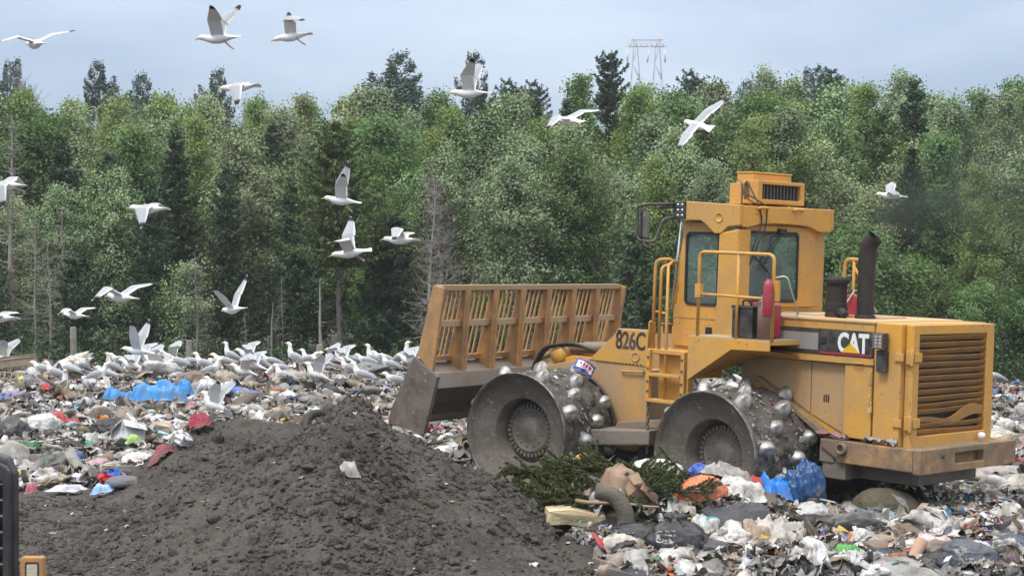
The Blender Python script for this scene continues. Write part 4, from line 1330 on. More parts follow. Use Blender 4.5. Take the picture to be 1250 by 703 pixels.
# ---------------- drums
def drum_mesh():
    """profile around the axle: outer face dished like the real wheel"""
    R0, Wd = .745, 1.2
    mb = MB()
    rx = Matrix.Rotation(R_(-90), 4, 'X')                # local +z of the lathe -> +y
    # outer face, seen: rim lip, dish, hole
    mb.lathe([(R0 + .012, -.05), (R0 + .018, 0), (R0 - .012, .004), (R0 - .02, -.02), (.60, -.10), (.445, -.165), (.435, -.17)], 56, rx)
    mb.lathe([(.435, -.17), (.425, -.175), (.415, -.44), (.30, -.45), (0, -.45)], 56, rx)
    mb.lathe([(R0 + .012, -Wd + .05), (R0 + .018, -Wd), (R0 - .03, -Wd), (.5, -Wd + .1), (0, -Wd + .1)], 56, rx)
    return mb
def tread_mesh(seed):
    """mud-caked barrel"""
    rng = np.random.default_rng(seed)
    nu, nv = 150, 44
    a = np.linspace(0, 2 * np.pi, nu, endpoint=False); y = np.linspace(-.03, -1.17, nv)
    A, Yy = np.meshgrid(a, y)
    p = np.stack([np.cos(A) * .75, Yy, np.sin(A) * .75], -1)
    edge = np.clip(np.minimum(Yy + 1.17, -.03 - Yy) / .12, 0, 1)
    r = .70 + edge * (.035 + .05 * ridged(p * 3.2, 3, seed) + .035 * fbm(p * 9, 3, seed + 3))
    V = np.stack([np.cos(A) * r, Yy, np.sin(A) * r], -1).reshape(-1, 3)
    i = np.arange(nv - 1)[:, None] * nu; k = np.arange(nu)[None]
    F = np.stack([i + k, i + (k + 1) % nu, i + nu + (k + 1) % nu, i + nu + k], -1).reshape(-1, 4)
    # scraps of plastic and paper pressed into the mud
    TV, TF, CC = [], [], []
    off = 0
    for kk in range(8):
        pv, pf = crumple(rng, 5, 900 + kk, .35)
        n = 70
        an = rng.uniform(0, 6.283, n); yy = rng.uniform(-1.12, -.08, n)
        pos = np.stack([np.cos(an) * .765, yy, np.sin(an) * .765], 1)
        s = rng.gamma(1.6, .013, n) + .010
        R3 = rand_rot(rng, n, .5)
        # lay them on the barrel
        for q in range(n):
            ca, sa = math.cos(an[q] - math.pi / 2), math.sin(an[q] - math.pi / 2)
            R3[q] = np.array([[ca, 0, -sa], [0, 1, 0], [sa, 0, ca]]) @ R3[q]
        v, f = scatter(pv, pf, pos, R3, np.stack([s * 1.4, s, s * .7], 1))
        TV.append(v); TF.append(f + off); off += len(v)
        c = colours(rng, n, dict(white=24, grey=32, dark=18, brown=22, accent=4))
        CC.append(np.repeat(c, len(pv), 0))
    return V, F, np.concatenate(TV), np.concatenate(TF), np.concatenate(CC)
M_SCRAP = attr_mat('pressed_scraps', .5, bump=.1, dirt=(.08, .07, .06), dirt_amt=.6, dscale=9)
def tooth_mesh():
    mb = MB()
    mb.lathe([(.115, -.06), (.104, .01), (.084, .075), (.058, .125), (.030, .148), (0, .152)], 14)
    mb.cur = 0
    o = mb.build('tooth', M_TOOTH)
    # faceted shoulders, as on a cast compactor tip
    me = o.data
    for v in me.vertices:
        a = math.atan2(v.co.y, v.co.x); k = 1 + .16 * math.cos(4 * a) * min(1, max(0, v.co.z / .06))
        v.co.x *= k; v.co.y *= k
    bpy.data.objects.remove(o)
    return me
TOOTH = tooth_mesh()
def hub_mesh():
    mb = MB(); rx = Matrix.Rotation(R_(-90), 4, 'X')
    mb.lathe([(.33, -.45), (.33, -.34), (.285, -.335), (.28, -.322), (.262, -.318), (.255, -.326), (.13, -.322), (.12, -.316), (0, -.314)], 40, rx)
    for k in range(34):
        a = 2 * math.pi * k / 34
        M = Matrix.Rotation(-a, 4, 'Y') @ Matrix.Translation((.318, -.335, 0))
        mb.box(-.030, .026, -.02, .016, -.019, .019, M)
    for k in range(12):
        a = 2 * math.pi * (k + .5) / 12
        M = Matrix.Rotation(-a, 4, 'Y') @ Matrix.Translation((.20, -.326, 0)) @ Matrix.Rotation(R_(-90), 4, 'X')
        mb.lathe([(.014, 0), (.014, .008), (0, .009)], 6, M)
    return mb
HUB = hub_mesh()
def make_drum(seed):
    d = drum_mesh().build('drum', M_DRUM, comp, 0, True)
    V, F, tv, tf, tc_ = tread_mesh(seed)
    link('tread', np_mesh('tread', V, quads=F, smooth=True), d, M_MUDTREAD)
    link('pressed_litter', np_mesh('pressed_litter', tv, quads=tf, col=tc_), d, M_SCRAP)['kind'] = 'stuff'
    HUB.build('hub', M_DRUM, d, .003)
    for yy in (0.0, -1.2):
        mb = MB(); mb.tube([(math.cos(a) * .752, yy, math.sin(a) * .752) for a in np.linspace(0, 2 * np.pi, 72, endpoint=False)], .014, 6, closed=True); mb.build('rim', M_RIM, d)
    rng = np.random.default_rng(seed)
    a0 = rng.uniform(0, .6)
    nrow = 4
    for r_ in range(nrow):
        for k in range(8):
            a = a0 + 2 * math.pi * (k + .5 * (r_ % 2) + .12 * r_) / 8
            y = -.17 - r_ * .29
            t = bpy.data.objects.new('tooth', TOOTH); COL.objects.link(t); t.parent = d
            if not TOOTH.materials: TOOTH.materials.append(M_TOOTH)
            t.location = (math.cos(a) * .735, y, math.sin(a) * .735)
            t.rotation_euler = Vector((math.cos(a), 0, math.sin(a))).to_track_quat('Z', 'Y').to_euler()
            q_ = rng.uniform(.90, 1.08); t.scale = (q_, q_, q_ * rng.uniform(.85, 1.1))
    return d
AX = .80
YO = 1.86
d1 = make_drum(101); d1.location = (0, YO, AX)
d2 = copy_tree(d1, comp); d2.location = (0, -YO, AX); d2.rotation_euler = (0, 0, math.pi)
d3 = make_drum(202)
Mf = Matrix.Translation(FR_LOC) @ Matrix.Rotation(d_yaw, 4, 'Z')
d3.matrix_local = Mf @ Matrix.Translation((0, YO, AX)) @ Matrix.Rotation(R_(35), 4, 'Y')
d4 = copy_tree(d3, comp)
d4.matrix_local = Mf @ Matrix.Translation((0, -YO, AX)) @ Matrix.Rotation(math.pi, 4, 'Z')

# ---------------- cab
CX0, CX1 = .40, 1.46
mb = MB()
mb.prism([(CX0, 1.90), (1.47, 1.90), (1.47, 2.50), (CX0, 2.50)], 1, -.80, .80)           # lower body
mb.box(CX0 + .02, 1.52, -.95, .95, 1.78, 1.90)                                         # floor
mb.box(CX0, CX0 + .05, -.80, -.60, 2.50, 3.50); mb.box(CX0, CX0 + .05, .74, .80, 2.50, 3.50); mb.box(CX0, CX0 + .05, -.60, .74, 3.44, 3.55)
mb.prism([(1.44, 2.50), (1.47, 2.50), (1.33, 3.55), (1.28, 3.55)], 1, .74, .80)          # front pillars
mb.prism([(1.44, 2.50), (1.47, 2.50), (1.33, 3.55), (1.28, 3.55)], 1, -.80, -.74)
mb.box(CX0 + .05, 1.30, -.79, .79, 3.50, 3.56)
cab = mb.build('cab', M_YEL, comp, .012)
# door on the near side with a rounded window
for s in (1, -1):
    y0, y1 = (.803, .835) if s > 0 else (-.835, -.803)
    mb = MB()
    win = rrect(.72, 1.255, 2.50, 3.40, .07)
    out_ = [(p[0], p[1]) for p in match((.68, 1.43, 1.98, 3.52), win)]
    out_ = [(min(x, 1.43 - max(0, (z - 2.5)) * .13) , z) for x, z in out_]
    ring_plate(mb, out_, win, 1, y0, y1)
    dr = mb.build('door', M_YEL, cab, .006)
    mb = MB(); inn = rrect(.745, 1.23, 2.525, 3.375, .06); ring_plate(mb, rrect(.715, 1.26, 2.495, 3.405, .072), inn, 1, y0 + s * .022, y1 + s * .012); mb.build('window_seal', M_RUB, dr)
    mb = MB(); mb.prism(rrect(.73, 1.245, 2.51, 3.39, .07), 1, (y0 + y1) / 2 - .003, (y0 + y1) / 2 + .003); mb.build('window_pane', M_GLASS, dr)
    mb = MB(); mb.box(.80, .90, y1 if s > 0 else y0 - .012, y1 + .012 if s > 0 else y0, 2.12, 2.235); mb.box(.83, .87, y1 + .012 if s > 0 else y0 - .02, y1 + .02 if s > 0 else y0 - .012, 2.14, 2.20); mb.build('door_handle', M_RUB, dr, .004)
    mb = MB(); mb.box(.685, 1.425, y1 if s > 0 else y0 - .006, y1 + .006 if s > 0 else y0, 2.33, 2.342); mb.build('door_crease', M_YELD, dr)
    if s > 0:
        mb = MB(); mb.box(.745, 1.23, y0 + .004, y0 + .008, 2.925, 2.945); mb.build('window_bar', M_RUB, dr)
# rear window
mb = MB(); win = rrect(-.28, .72, 2.56, 3.43, .07)
ring_plate(mb, match((-.62, .765, 2.50, 3.50), win), win, 0, CX0 - .025, CX0)
rw = mb.build('rear_window', M_YEL, cab, .006)
mb = MB(); ring_plate(mb, rrect(-.285, .725, 2.555, 3.435, .072), rrect(-.25, .69, 2.59, 3.40, .06), 0, CX0 - .035, CX0 - .024); mb.build('window_seal', M_RUB, rw)
mb = MB(); mb.prism(rrect(-.27, .71, 2.57, 3.42, .07), 0, CX0 - .016, CX0 - .010); mb.build('window_pane', M_GLASS, rw)
mb = MB()
mb.box(CX0 - .075, CX0 - .03, .02, .16, 3.41, 3.47)
mb.tube([(CX0 - .05, .10, 3.43), (CX0 - .045, .30, 3.24), (CX0 - .04, .52, 3.06)], .010, 6)
mb.tube([(CX0 - .05, .06, 3.43), (CX0 - .045, .24, 3.23), (CX0 - .04, .42, 3.02)], .008, 6)
mb.tube([(CX0 - .038, .66, 3.16), (CX0 - .036, .30, 2.92)], .012, 6)
mb.build('wiper', M_RUB, rw)
mb = MB(); mb.prism([(1.452, 2.52), (1.46, 2.52), (1.325, 3.53), (1.317, 3.53)], 1, -.735, .735); mb.build('windscreen', M_GLASS, cab)
mb = MB(); mb.tube([(1.49, .815, 2.42), (1.36, .815, 3.52)], .016, 8); mb.build('gutter_tube', M_CHROME, cab)
# inside: seat, wheel, console
mb = MB(); mb.box(.62, 1.02, -.26, .26, 2.30, 2.46); mb.box(.58, .70, -.25, .25, 2.46, 3.02); mb.box(.60, .69, -.13, .13, 3.03, 3.20); mb.build('seat', M_SEAT, cab, .04)
mb = MB(); mb.tube([(1.30, 0, 2.3), (1.16, 0, 2.78)], .035, 8)
ring = [(1.16 + .18 * math.cos(a) * .5, .18 * math.sin(a), 2.78 + .18 * math.cos(a) * .6) for a in np.linspace(0, 2 * np.pi, 18, endpoint=False)]
mb.tube(ring, .014, 6, closed=True); mb.build('steering_wheel', M_RUB, cab)
mb = MB(); mb.box(.70, 1.25, -.68, -.42, 2.3, 2.72); mb.box(1.26, 1.42, -.6, .6, 2.3, 2.66); mb.build('console', M_SEAT, cab, .03)
mb = MB(); mb.box(.47, .62, .30, .70, 2.50, 2.95); mb.build('headliner_box', M_SEAT, cab, .03)

# roll-over frame: posts, side skirts, rear beam
for s in (1, -1):
    mb = MB()
    a, b_ = (.70, .955) if s > 0 else (-.90, -.70)
    mb.prism([(.34, 1.92), (.66, 1.92), (.64, 3.40), (.34, 3.45)] if s > 0 else [(.42, 1.92), (.60, 1.92), (.60, 3.40), (.42, 3.45)], 1, a, b_)
    mb.build('roof_post', M_YEL, cab, .03)
mb = MB()
for s in (1, -1):
    a, b_ = (.90, .965) if s > 0 else (-.93, -.87)
    mb.prism([(.315, 3.735), (1.17, 3.78), (1.17, 3.545), (.93, 3.545), (.85, 3.50), (.70, 3.385), (.60, 3.39), (.50, 3.47), (.315, 3.49)], 1, a, b_)
P = [(-.87, 3.74), (.90, 3.73), (.90, 3.47), (.80, 3.47), (.55, 3.515), (.25, 3.53), (-.15, 3.525), (-.42, 3.51), (-.62, 3.45), (-.87, 3.45)]
mb.prism(P, 0, .312, .38)
mb.prism([(.38, 3.70), (1.30, 3.755), (1.30, 3.715), (.38, 3.66)], 1, -.87, .90)
mb.box(1.17, 1.32, -.90, .90, 3.60, 3.75)
roof = mb.build('roof', M_YEL, cab, .012)
mb = MB(); mb.lathe([(.058, .0), (.060, .008), (.052, .010), (.05, .003), (0, .003)], 18, Matrix.Translation((.63, .966, 3.58)) @ Matrix.Rotation(R_(-90), 4, 'X')); mb.build('roof_boss', M_YEL, roof)
mb = MB()
for y in (.55, -.15):
    mb.tube(bend([(.30, y - .09, 3.70), (.27, y - .07, 3.715), (.27, y + .07, 3.715), (.30, y + .09, 3.70)], .03), .016, 6)
mb.build('lifting_eye', M_YEL, roof)
mb = MB(); mb.box(1.172, 1.36, .885, .985, 3.56, 3.77)
lb = mb.build('lamp_block', M_BLK, cab, .006)
for i in range(2):
    for j in range(3):
        mb = MB(); mb.lathe([(0, .006), (.018, .004), (.018, -.01)], 10, Matrix.Translation((1.215 + i * .07 + (j % 1) * .0, .985, 3.60 + j * .066)) @ Matrix.Rotation(R_(-90), 4, 'X')); mb.build('bolt', M_CHROME, lb)
# mirror on its tube frame
mb = MB()
mb.tube(bend([(1.33, .95, 3.74), (1.50, 1.30, 3.73), (1.62, 1.36, 3.70), (1.60, 1.36, 3.30), (1.52, 1.36, 3.26)], .05), .019, 8)
mb.tube(bend([(1.30, .95, 3.58), (1.42, 1.10, 3.55), (1.45, 1.20, 3.27), (1.50, 1.33, 3.26)], .06), .019, 8)
mb.tube([(1.33, .93, 3.70), (1.44, 1.12, 3.70)], .012, 6)
mir = mb.build('mirror_arm', M_BLK, comp)
mb = MB(); mb.prism([(y, z) for y, z in rrect(1.22, 1.36, 3.30, 3.66, .03)], 0, 1.535, 1.57); mb.build('mirror', M_RUB, mir, .006)
mb = MB(); mb.prism([(y, z) for y, z in rrect(1.235, 1.345, 3.315, 3.645, .025)], 0, 1.530, 1.5345); mb.build('mirror_glass', M_CHROME, mir)

# ---------------- air conditioner on the roof
mb = MB()
mb.box(.745, 1.0, -.58, .20, 3.76, 4.155)
mb.box(.735, 1.01, -.59, .21, 4.158, 4.178)
ac = mb.build('air_conditioner', M_YEL, comp, .01)
mb = MB()
ring_plate(mb, [(-.54, 3.775), (.40, 3.775), (.40, 4.06), (-.54, 4.06)], [(-.46, 3.83), (.31, 3.83), (.31, 4.015), (-.46, 4.015)], 0, .50, .742)
mb.build('condenser_box', M_YEL, ac, .01)
mb = MB(); mb.box(.60, .61, -.46, .31, 3.83, 4.015); mb.build('condenser_core', M_DARKIN, ac)
for k in range(11):
    mb = MB(); y = -.435 + k * .067; mb.box(.525, .60, y, y + .022, 3.832, 4.013)
    mb.build('grille_fin', surf('grey_fin', (.09, .085, .08), .6, metal=.2, bump=0) if k == 0 else bpy.data.materials['grey_fin'], ac)
mb = MB()
for k in range(8):
    mb.box(.64, .72, .402, .406, 3.83 + k * .025, 3.842 + k * .025)
mb.build('side_slot', M_DARKIN, ac)
mb = MB(); mb.box(.80, .98, .203, .36, 3.765, 4.03); mb.build('blower_box', M_YEL, ac, .008)
mb = MB()
mb.tube(bend([(.72, .38, 4.00), (.60, .50, 4.06), (.45, .58, 3.92), (.30, .62, 3.74), (.295, .55, 3.55), (.30, .66, 3.32), (.31, .72, 3.18)], .08), .010, 6)
mb.tube(bend([(.74, .37, 3.9), (.55, .48, 3.86), (.30, .46, 3.74), (.29, .48, 3.5), (.30, .60, 3.3), (.32, .74, 3.02)], .08), .009, 6)
mb.tube(bend([(.80, .38, 4.05), (.62, .55, 4.0), (.55, .62, 3.85), (.34, .64, 3.76)], .06), .008, 6)
mb.build('hose', M_RUB, ac)

# ---------------- side platform with rails
PY = 1.46
mb = MB()
mb.prism([(.64, 2.155), (-.58, 2.155), (-.58, 2.045), (-.02, 2.03), (.64, 1.62)], 1, PY - .02, PY)
mb.box(-.58, .64, .86, PY - .022, 2.11, 2.153)
mb.prism([(.64, 2.108), (.60, 2.108), (.60, 1.66), (.64, 1.63)], 1, .86, PY - .022)
mb.add([(-.02, PY - .02, 2.03), (.64, PY - .02, 1.62), (.64, .80, 1.72), (-.02, .88, 1.95), (-.58, PY - .02, 2.045), (-.58, .88, 1.97)],
       [(0, 1, 2, 3), (4, 0, 3, 5)])
pf = mb.build('platform', M_YEL, comp, .006)
mb = MB(); mb.box(-.57, .63, .87, PY - .03, 2.156, 2.166); mb.build('tread_plate', surf('dusty_tread_plate', (.42, .34, .25), .8, var=.2, bump=.4, bscale=60), pf)
mb = MB()
mb.tube(bend([(.53, PY - .04, 2.16), (.53, PY - .04, 3.16), (-.58, PY - .04, 3.15), (-.58, PY - .04, 2.16)], .08), .021, 8)
mb.tube([(.53, PY - .04, 2.66), (-.58, PY - .04, 2.64)], .017, 8)
mb.tube([(-.06, PY - .04, 2.16), (-.06, PY - .04, 3.15)], .018, 8)
mb.box(-.66, -.50, PY - .065, PY - .015, 2.62, 2.86)
mb.box(.49, .57, PY - .07, PY - .012, 2.62, 2.78)
mb.build('handrail', M_YEL, comp)
mb = MB()
mb.tube(bend([(.02, -.78, 2.40), (.02, -.78, 3.12), (-.30, -.78, 3.11), (-.30, -.78, 2.42)], .10), .024, 8)
mb.tube([(-.12, -.78, 2.45), (-.12, -.78, 3.12)], .020, 8); mb.tube([(-.12, -.78, 3.02), (-.30, -.78, 2.80)], .019, 8); mb.tube([(.02, -.78, 2.72), (-.30, -.78, 2.71)], .017, 8)
for s in (): mb.tube([(s, -.98, 2.5), (s, -.86, 2.3)], .018, 6)
mb.build('handrail', M_YEL, comp)

# ---------------- cab steps and grab rails
mb = MB()
for x in (.93, 1.50): mb.box(x - .03, x + .03, 1.16, 1.22, 1.28, 1.93)
mb.box(.90, 1.55, .62, 1.165, 1.88, 1.935)
mb.box(.96, 1.47, 1.02, 1.04, 1.30, 1.88)
for z in (1.28, 1.60): mb.box(.963, 1.467, 1.10, 1.235, z, z + .04)
mb.box(.88, .915, 1.06, 1.16, 1.12, 1.92)
lad = mb.build('cab_steps', M_YEL, comp, .008)
mb = MB()
for z in (1.42, 1.54, 1.70, 1.84):
    for x in (.935, 1.49):
        mb = MB(); mb.lathe([(.018, 0), (.018, .012), (0, .014)], 6, Matrix.Translation((x, 1.222, z)) @ Matrix.Rotation(R_(-90), 4, 'X')); mb.build('bolt', M_YELM, lad)
mb = MB()
for xa, xb, z1 in ((1.50, 1.36, 3.03), (1.27, 1.27, 2.55)):
    pass
mb.tube(bend([(1.52, 1.12, 1.93), (1.50, 1.12, 3.04), (1.38, 1.00, 3.06), (1.36, .86, 3.0)], .07), .021, 8)
mb.tube(bend([(1.41, 1.12, 1.93), (1.40, 1.12, 2.95), (1.36, 1.0, 3.0)], .05), .021, 8)
mb.tube([(1.28, 1.13, 1.30), (1.28, 1.13, 2.98), (1.33, 1.0, 3.02)], .021, 8)
mb.tube([(1.58, 1.05, 2.40), (1.28, 1.13, 2.38)], .016, 6)
mb.tube(bend([(1.62, .98, 1.93), (1.62, .98, 2.26), (1.70, .98, 2.26), (1.70, .98, 1.93)], .03), .017, 6)
mb.build('grab_rail', M_YEL, comp)
mb = MB(); mb.box(1.52, 1.72, .62, 1.0, 1.86, 1.93); mb.lathe([(.06, 0), (.06, .10), (.075, .10), (.075, .13), (0, .14)], 12, Matrix.Translation((1.78, .55, 2.10))); mb.build('filler_neck', M_YELM, comp, .006)
# chain
mb = MB()
for k in range(11):
    z = 1.27 - k * .062; ring = []
    for a in np.linspace(0, 2 * np.pi, 10, endpoint=False):
        u, v = .018 * math.cos(a), .042 * math.sin(a)
        ring.append((1.52 + (u if k % 2 else 0), 1.16 + (0 if k % 2 else u), z + v))
    mb.tube(ring, .0085, 5, closed=True)
mb.build('chain', surf('rusty_chain', (.17, .13, .11), .6, metal=.4, var=.3, bump=.2), comp)

# ---------------- on the hood: exhaust, precleaner, cables
mb = MB()
R1 = .100
pts = [(-1.06, .30, 2.42), (-1.06, .30, 3.10), (-1.06, .30, 3.17), (-1.07, .298, 3.26), (-1.10, .29, 3.33), (-1.15, .28, 3.385)]
mb.tube(pts, R1, 20, cap=False)
mb.tube([(p[0], p[1], p[2]) for p in pts[2:]], R1 - .012, 20, cap=False)
mb.lathe([(.12, 0), (.12, .035), (R1, .045)], 20, Matrix.Translation((-1.06, .30, 2.437)))
mb.build('exhaust_pipe', M_SOOT, comp, 0)
mb = MB(); mb.lathe([(0, .0), (.128, 0), (.128, .16), (.122, .165), (.122, .39), (.150, .40), (.155, .44), (.13, .47), (0, .475)], 40, Matrix.Translation((-.72, .40, 2.437)), smooth=False)
mb.lathe([(.135, .08), (.137, .10), (.135, .12)], 28, Matrix.Translation((-.72, .40, 2.437)))
pc = mb.build('air_precleaner', M_SOOT, comp, .004)
mb = MB(); mb.tube(bend([(-.78, .46, 2.50), (-.92, .56, 2.52), (-.98, .58, 2.47)], .04), .045, 10); mb.build('elbow_pipe', M_RUB, pc)
mb = MB()
mb.tube(bend([(-.57, PY - .04, 2.88), (-.72, 1.35, 2.92), (-.70, 1.25, 2.75), (-.66, 1.05, 2.50), (-.50, .85, 2.447), (-.2, .7, 2.447), (.2, .3, 2.447)], .1), .010, 6)
mb.tube(bend([(.2, .2, 2.447), (-.3, .2, 2.447), (-.48, .1, 2.47), (-.55, -.05, 2.60), (-.62, -.1, 2.75)], .08), .009, 6)
mb.tube(bend([(-.85, -.05, 2.44), (-.90, -.05, 2.7), (-.82, .0, 2.85), (-.76, -.02, 2.80), (-.95, -.1, 2.5)], .1), .011, 6)
mb.tube(bend([(-.80, .05, 2.44), (-.86, .12, 2.75), (-.93, .12, 2.78), (-.96, .10, 2.44)], .1), .010, 6)
mb.build('cable', M_HOSE, comp)

# ---------------- front frame
mb = MB()
side = [(-1.18, 2.13), (-.70, 2.13), (-.66, 2.06), (-.30, 1.72), (.55, 1.55), (.60, .62), (-1.0, .55), (-1.20, .75)]
for a, b_ in ((.52, .60), (-.60, -.52)): mb.prism(side, 1, a, b_)
mb.prism([(-1.15, 1.60), (.5, 1.45), (.5, .70), (-1.15, .62)], 1, -.515, .515)
mb.box(-.35, .35, -.66, .66, .55, 1.05)
ff = front(mb.build('front_frame', M_YELD, comp, .012))
mb = MB(); mb.prism([(-1.17, 2.122), (-.71, 2.122), (-.67, 2.055), (-.28, 1.70), (-1.17, 1.66)], 1, .601, .612); mb.build('side_cover', M_YEL, ff, .004)
mb = MB(); mb.lathe([(.066, 0), (.066, .015), (.05, .017), (.046, -.02), (0, -.02)], 20, Matrix.Translation((-.99, .606, 1.775)) @ Matrix.Rotation(R_(-90), 4, 'X')); mb.build('pin_boss', M_YELD, ff)
mb = MB()
for k in range(13): mb.box(-.42 - k * .056, -.385 - k * .056, .612, .615, 1.675, 1.685)
mb.build('seam', M_DARKIN, ff)
mb = MB(); mb.tube(bend([(-.80, .60, 1.58), (-.80, .64, 1.58), (-1.12, .64, 1.59), (-1.12, .60, 1.59)], .03), .014, 6); mb.build('pipe', M_YELD, ff)
for k_ in range(2): text_mesh('lettering', '826C', .32, M_BLK, ff, (-.678 - .0075 * k_, .613 + .0015 * k_, 1.872), (-1, 0, .0), (0, 0, 1), .66, .004)
mb = MB(); mb.lathe([(0, .004), (.028, .003), (.028, -.01)], 12, Matrix.Translation((-.735, .612, 2.095)) @ Matrix.Rotation(R_(-90), 4, 'X')); mb.build('bolt_hole', M_BLK, ff)
# step beside the articulation
mb = MB(); mb.prism([(-.72, .86), (-1.60, .92), (-1.60, .74), (-.74, .66)], 1, .72, 1.24)
front(mb.build('step', M_STEELD, comp, .02))
mb = MB(); mb.prism([(-.95, .95), (-1.4, 1.0), (-1.5, .92), (-.9, .86)], 1, .60, .95); front(mb.build('step_bracket', M_YELM, comp, .01))
# push arms and tilt cylinders
for s in (1, -1):
    mb = MB()
    mb.prism([(-.35, 1.72), (.10, 1.72), (.72, 1.50), (.95, 1.30), (.95, 1.12), (.6, 1.28), (-.35, 1.50)], 1, s * .42 - .05, s * .42 + .05)
    mb.lathe([(0, -.09), (.11, -.09), (.11, .09), (0, .09)], 16, Matrix.Translation((.30, s * .42, 1.72)) @ Matrix.Rotation(R_(90), 4, 'X'))
    front(mb.build('lift_arm', M_YEL, comp, .01))
    mb = MB()
    mb.tube([(-.40, s * .26, 1.84), (.35, s * .26, 1.80)], .07, 14); mb.tube([(.35, s * .26, 1.80), (.80, s * .26, 1.62)], .04, 12)
    mb.lathe([(0, -.07), (.09, -.07), (.09, .07), (0, .07)], 14, Matrix.Translation((-.42, s * .26, 1.84)) @ Matrix.Rotation(R_(90), 4, 'X'))
    front(mb.build('lift_cylinder', M_YELM, comp, .006))
mb = MB()
for k in range(3):
    mb.tube(bend([(-.30, .36 + k * .05, 1.78), (.05, .40 + k * .05, 1.86 + k * .02), (.50, .45 + k * .05, 1.82), (.62, .48 + k * .05, 1.60), (.66, .5 + k * .05, 1.42)], .15), .020, 8)
front(mb.build('hydraulic_hose', M_RUB, comp))

# ---------------- blade
M_BAR = surf('dusty_bar_paint', (.50, .34, .20), .75, var=.25, vscale=5, dirt=(.42, .24, .10), dirt_amt=.6, dscale=4, bump=.2)
M_ENDP = surf('grimy_end_plate', (.085, .062, .05), .7, metal=.1, var=.3, vscale=2.5, dirt=(.16, .13, .11), dirt_amt=.6, dscale=3.2, bump=.35, bscale=25, spots=(.30, .27, .24))
BW = 2.22
def bx(z): return 1.05 + .24 * (2.62 - z)          # lean of the rack plane
mb = MB()
# curved moldboard behind, seen from the machine side: top ledge, face, lower face
prof = [(1.36, 1.62), (1.02, 1.50), (1.00, 1.30), (1.36, 1.24), (1.50, .98), (1.58, .80), (1.66, .80), (1.60, 1.2), (1.46, 1.64)]
mb.prism(prof, 1, -BW + .03, BW - .03)
bl = front(mb.build('blade', M_MOLD, comp, .01))
mb = MB(); mb.prism([(1.40, 1.0), (1.70, .76), (1.76, .76), (1.70, .98), (1.60, 1.1)], 1, -BW + .035, BW - .035); mb.build('cutting_edge', M_STEELD, bl, .01)
for s in (1, -1):
    a, b_ = (BW - .02, BW + .05) if s > 0 else (-BW - .05, -BW + .02)
    mb = MB(); mb.prism([(1.36, 1.70), (.96, 1.46), (1.16, .70), (1.76, .80), (1.72, .98)], 1, a, b_); mb.build('end_plate', M_ENDP, bl, .012)
    mb = MB(); mb.prism([(bx(2.63) + .05, 2.63), (bx(2.63) - .13, 2.60), (bx(1.5) - .24, 1.50), (bx(1.7) + .06, 1.72)], 1, *((BW - .045, BW + .01) if s > 0 else (-BW - .01, -BW + .045)))
    mb.build('end_post', M_RACK, bl, .006)
mb = MB(); mb.prism([(bx(2.62) - .06, 2.565), (bx(2.62) + .06, 2.565), (bx(2.62) + .05, 2.635), (bx(2.62) - .07, 2.635)], 1, -BW + .046, BW - .046); mb.build('top_rail', M_RAIL, bl, .006)
mb = MB(); mb.prism([(bx(2.13) - .10, 2.09), (bx(2.13) + .02, 2.09), (bx(2.13) + .02, 2.17), (bx(2.13) - .10, 2.17)], 1, -BW + .046, BW - .046); mb.build('middle_rail', M_RAIL, bl, .006)
mb = MB(); mb.prism([(bx(1.66) - .06, 1.63), (bx(1.66) + .06, 1.63), (bx(1.66) + .05, 1.70), (bx(1.66) - .07, 1.70)], 1, -BW + .046, BW - .046); mb.build('bottom_rail', M_RACK, bl, .006)
NR = 7
ribs_y = [BW - (i + .95) * (2 * BW) / 7.0 for i in range(NR - 1)]
for y in ribs_y:
    mb = MB(); mb.prism([(bx(2.6) - .075, 2.600), (bx(2.6) + .03, 2.600), (bx(1.6) + .02, 1.60), (bx(1.5) - .28, 1.47), (bx(1.7) - .26, 1.66), (bx(2.1) - .19, 2.1)], 1, y - .016, y + .016)
    mb.build('rib', M_RACK, bl, .004)
    mb = MB(); mb.prism([(bx(2.56) - .085, 2.563), (bx(1.5) - .29, 1.47), (bx(1.5) - .265, 1.47), (bx(2.56) - .06, 2.563)], 1, y - .056, y + .056)
    mb.build('rib_flange', M_RACK, bl, .004)
mb = MB()
edges = [BW - .05] + ribs_y + [-BW + .05]
for a, b_ in zip(edges[:-1], edges[1:]):
    for k in range(1, 6):
        y = a + (b_ - a) * k / 6
        for z0, z1 in ((1.70, 2.09), (2.17, 2.565)):
            mb.prism([(bx(z0) + .012, z0), (bx(z0) + .035, z0), (bx(z1) + .035, z1), (bx(z1) + .012, z1)], 1, y - .0155, y + .0155)
mb.build('slat', M_BAR, bl, .003)

# ---------------- small things carried on the machine (loose, so things of their own)
MW = comp.matrix_basis.copy()
def on_machine(o, loc, rot=(0, 0, 0)):
    o.matrix_world = Matrix.Translation(comp.location) @ Euler(comp.rotation_euler).to_matrix().to_4x4() @ Matrix.Translation(loc) @ Euler(rot).to_matrix().to_4x4()
    return o
mb = MB(); mb.lathe([(0, 0), (.05, 0), (.058, .02), (.058, .34), (.045, .40), (.02, .425), (.02, .45)], 16)
fe = empty('fire_extinguisher'); on_machine(fe, (-.57, PY + .04, 2.44))
mb.build('cylinder', M_RED, fe, 0)
mb = MB(); mb.box(-.02, .05, -.012, .012, .45, .47); mb.box(-.015, .06, -.012, .012, .485, .50); mb.box(-.02, .02, -.02, .02, .44, .50); mb.build('valve', M_BLK, fe, .003)
mb = MB(); mb.box(.0585, .061, -.035, .035, .08, .25); mb.build('instruction_label', M_WHITE, fe)
tag(fe, 'red fire extinguisher strapped to the corner post of the cab-side railing', 'extinguisher')
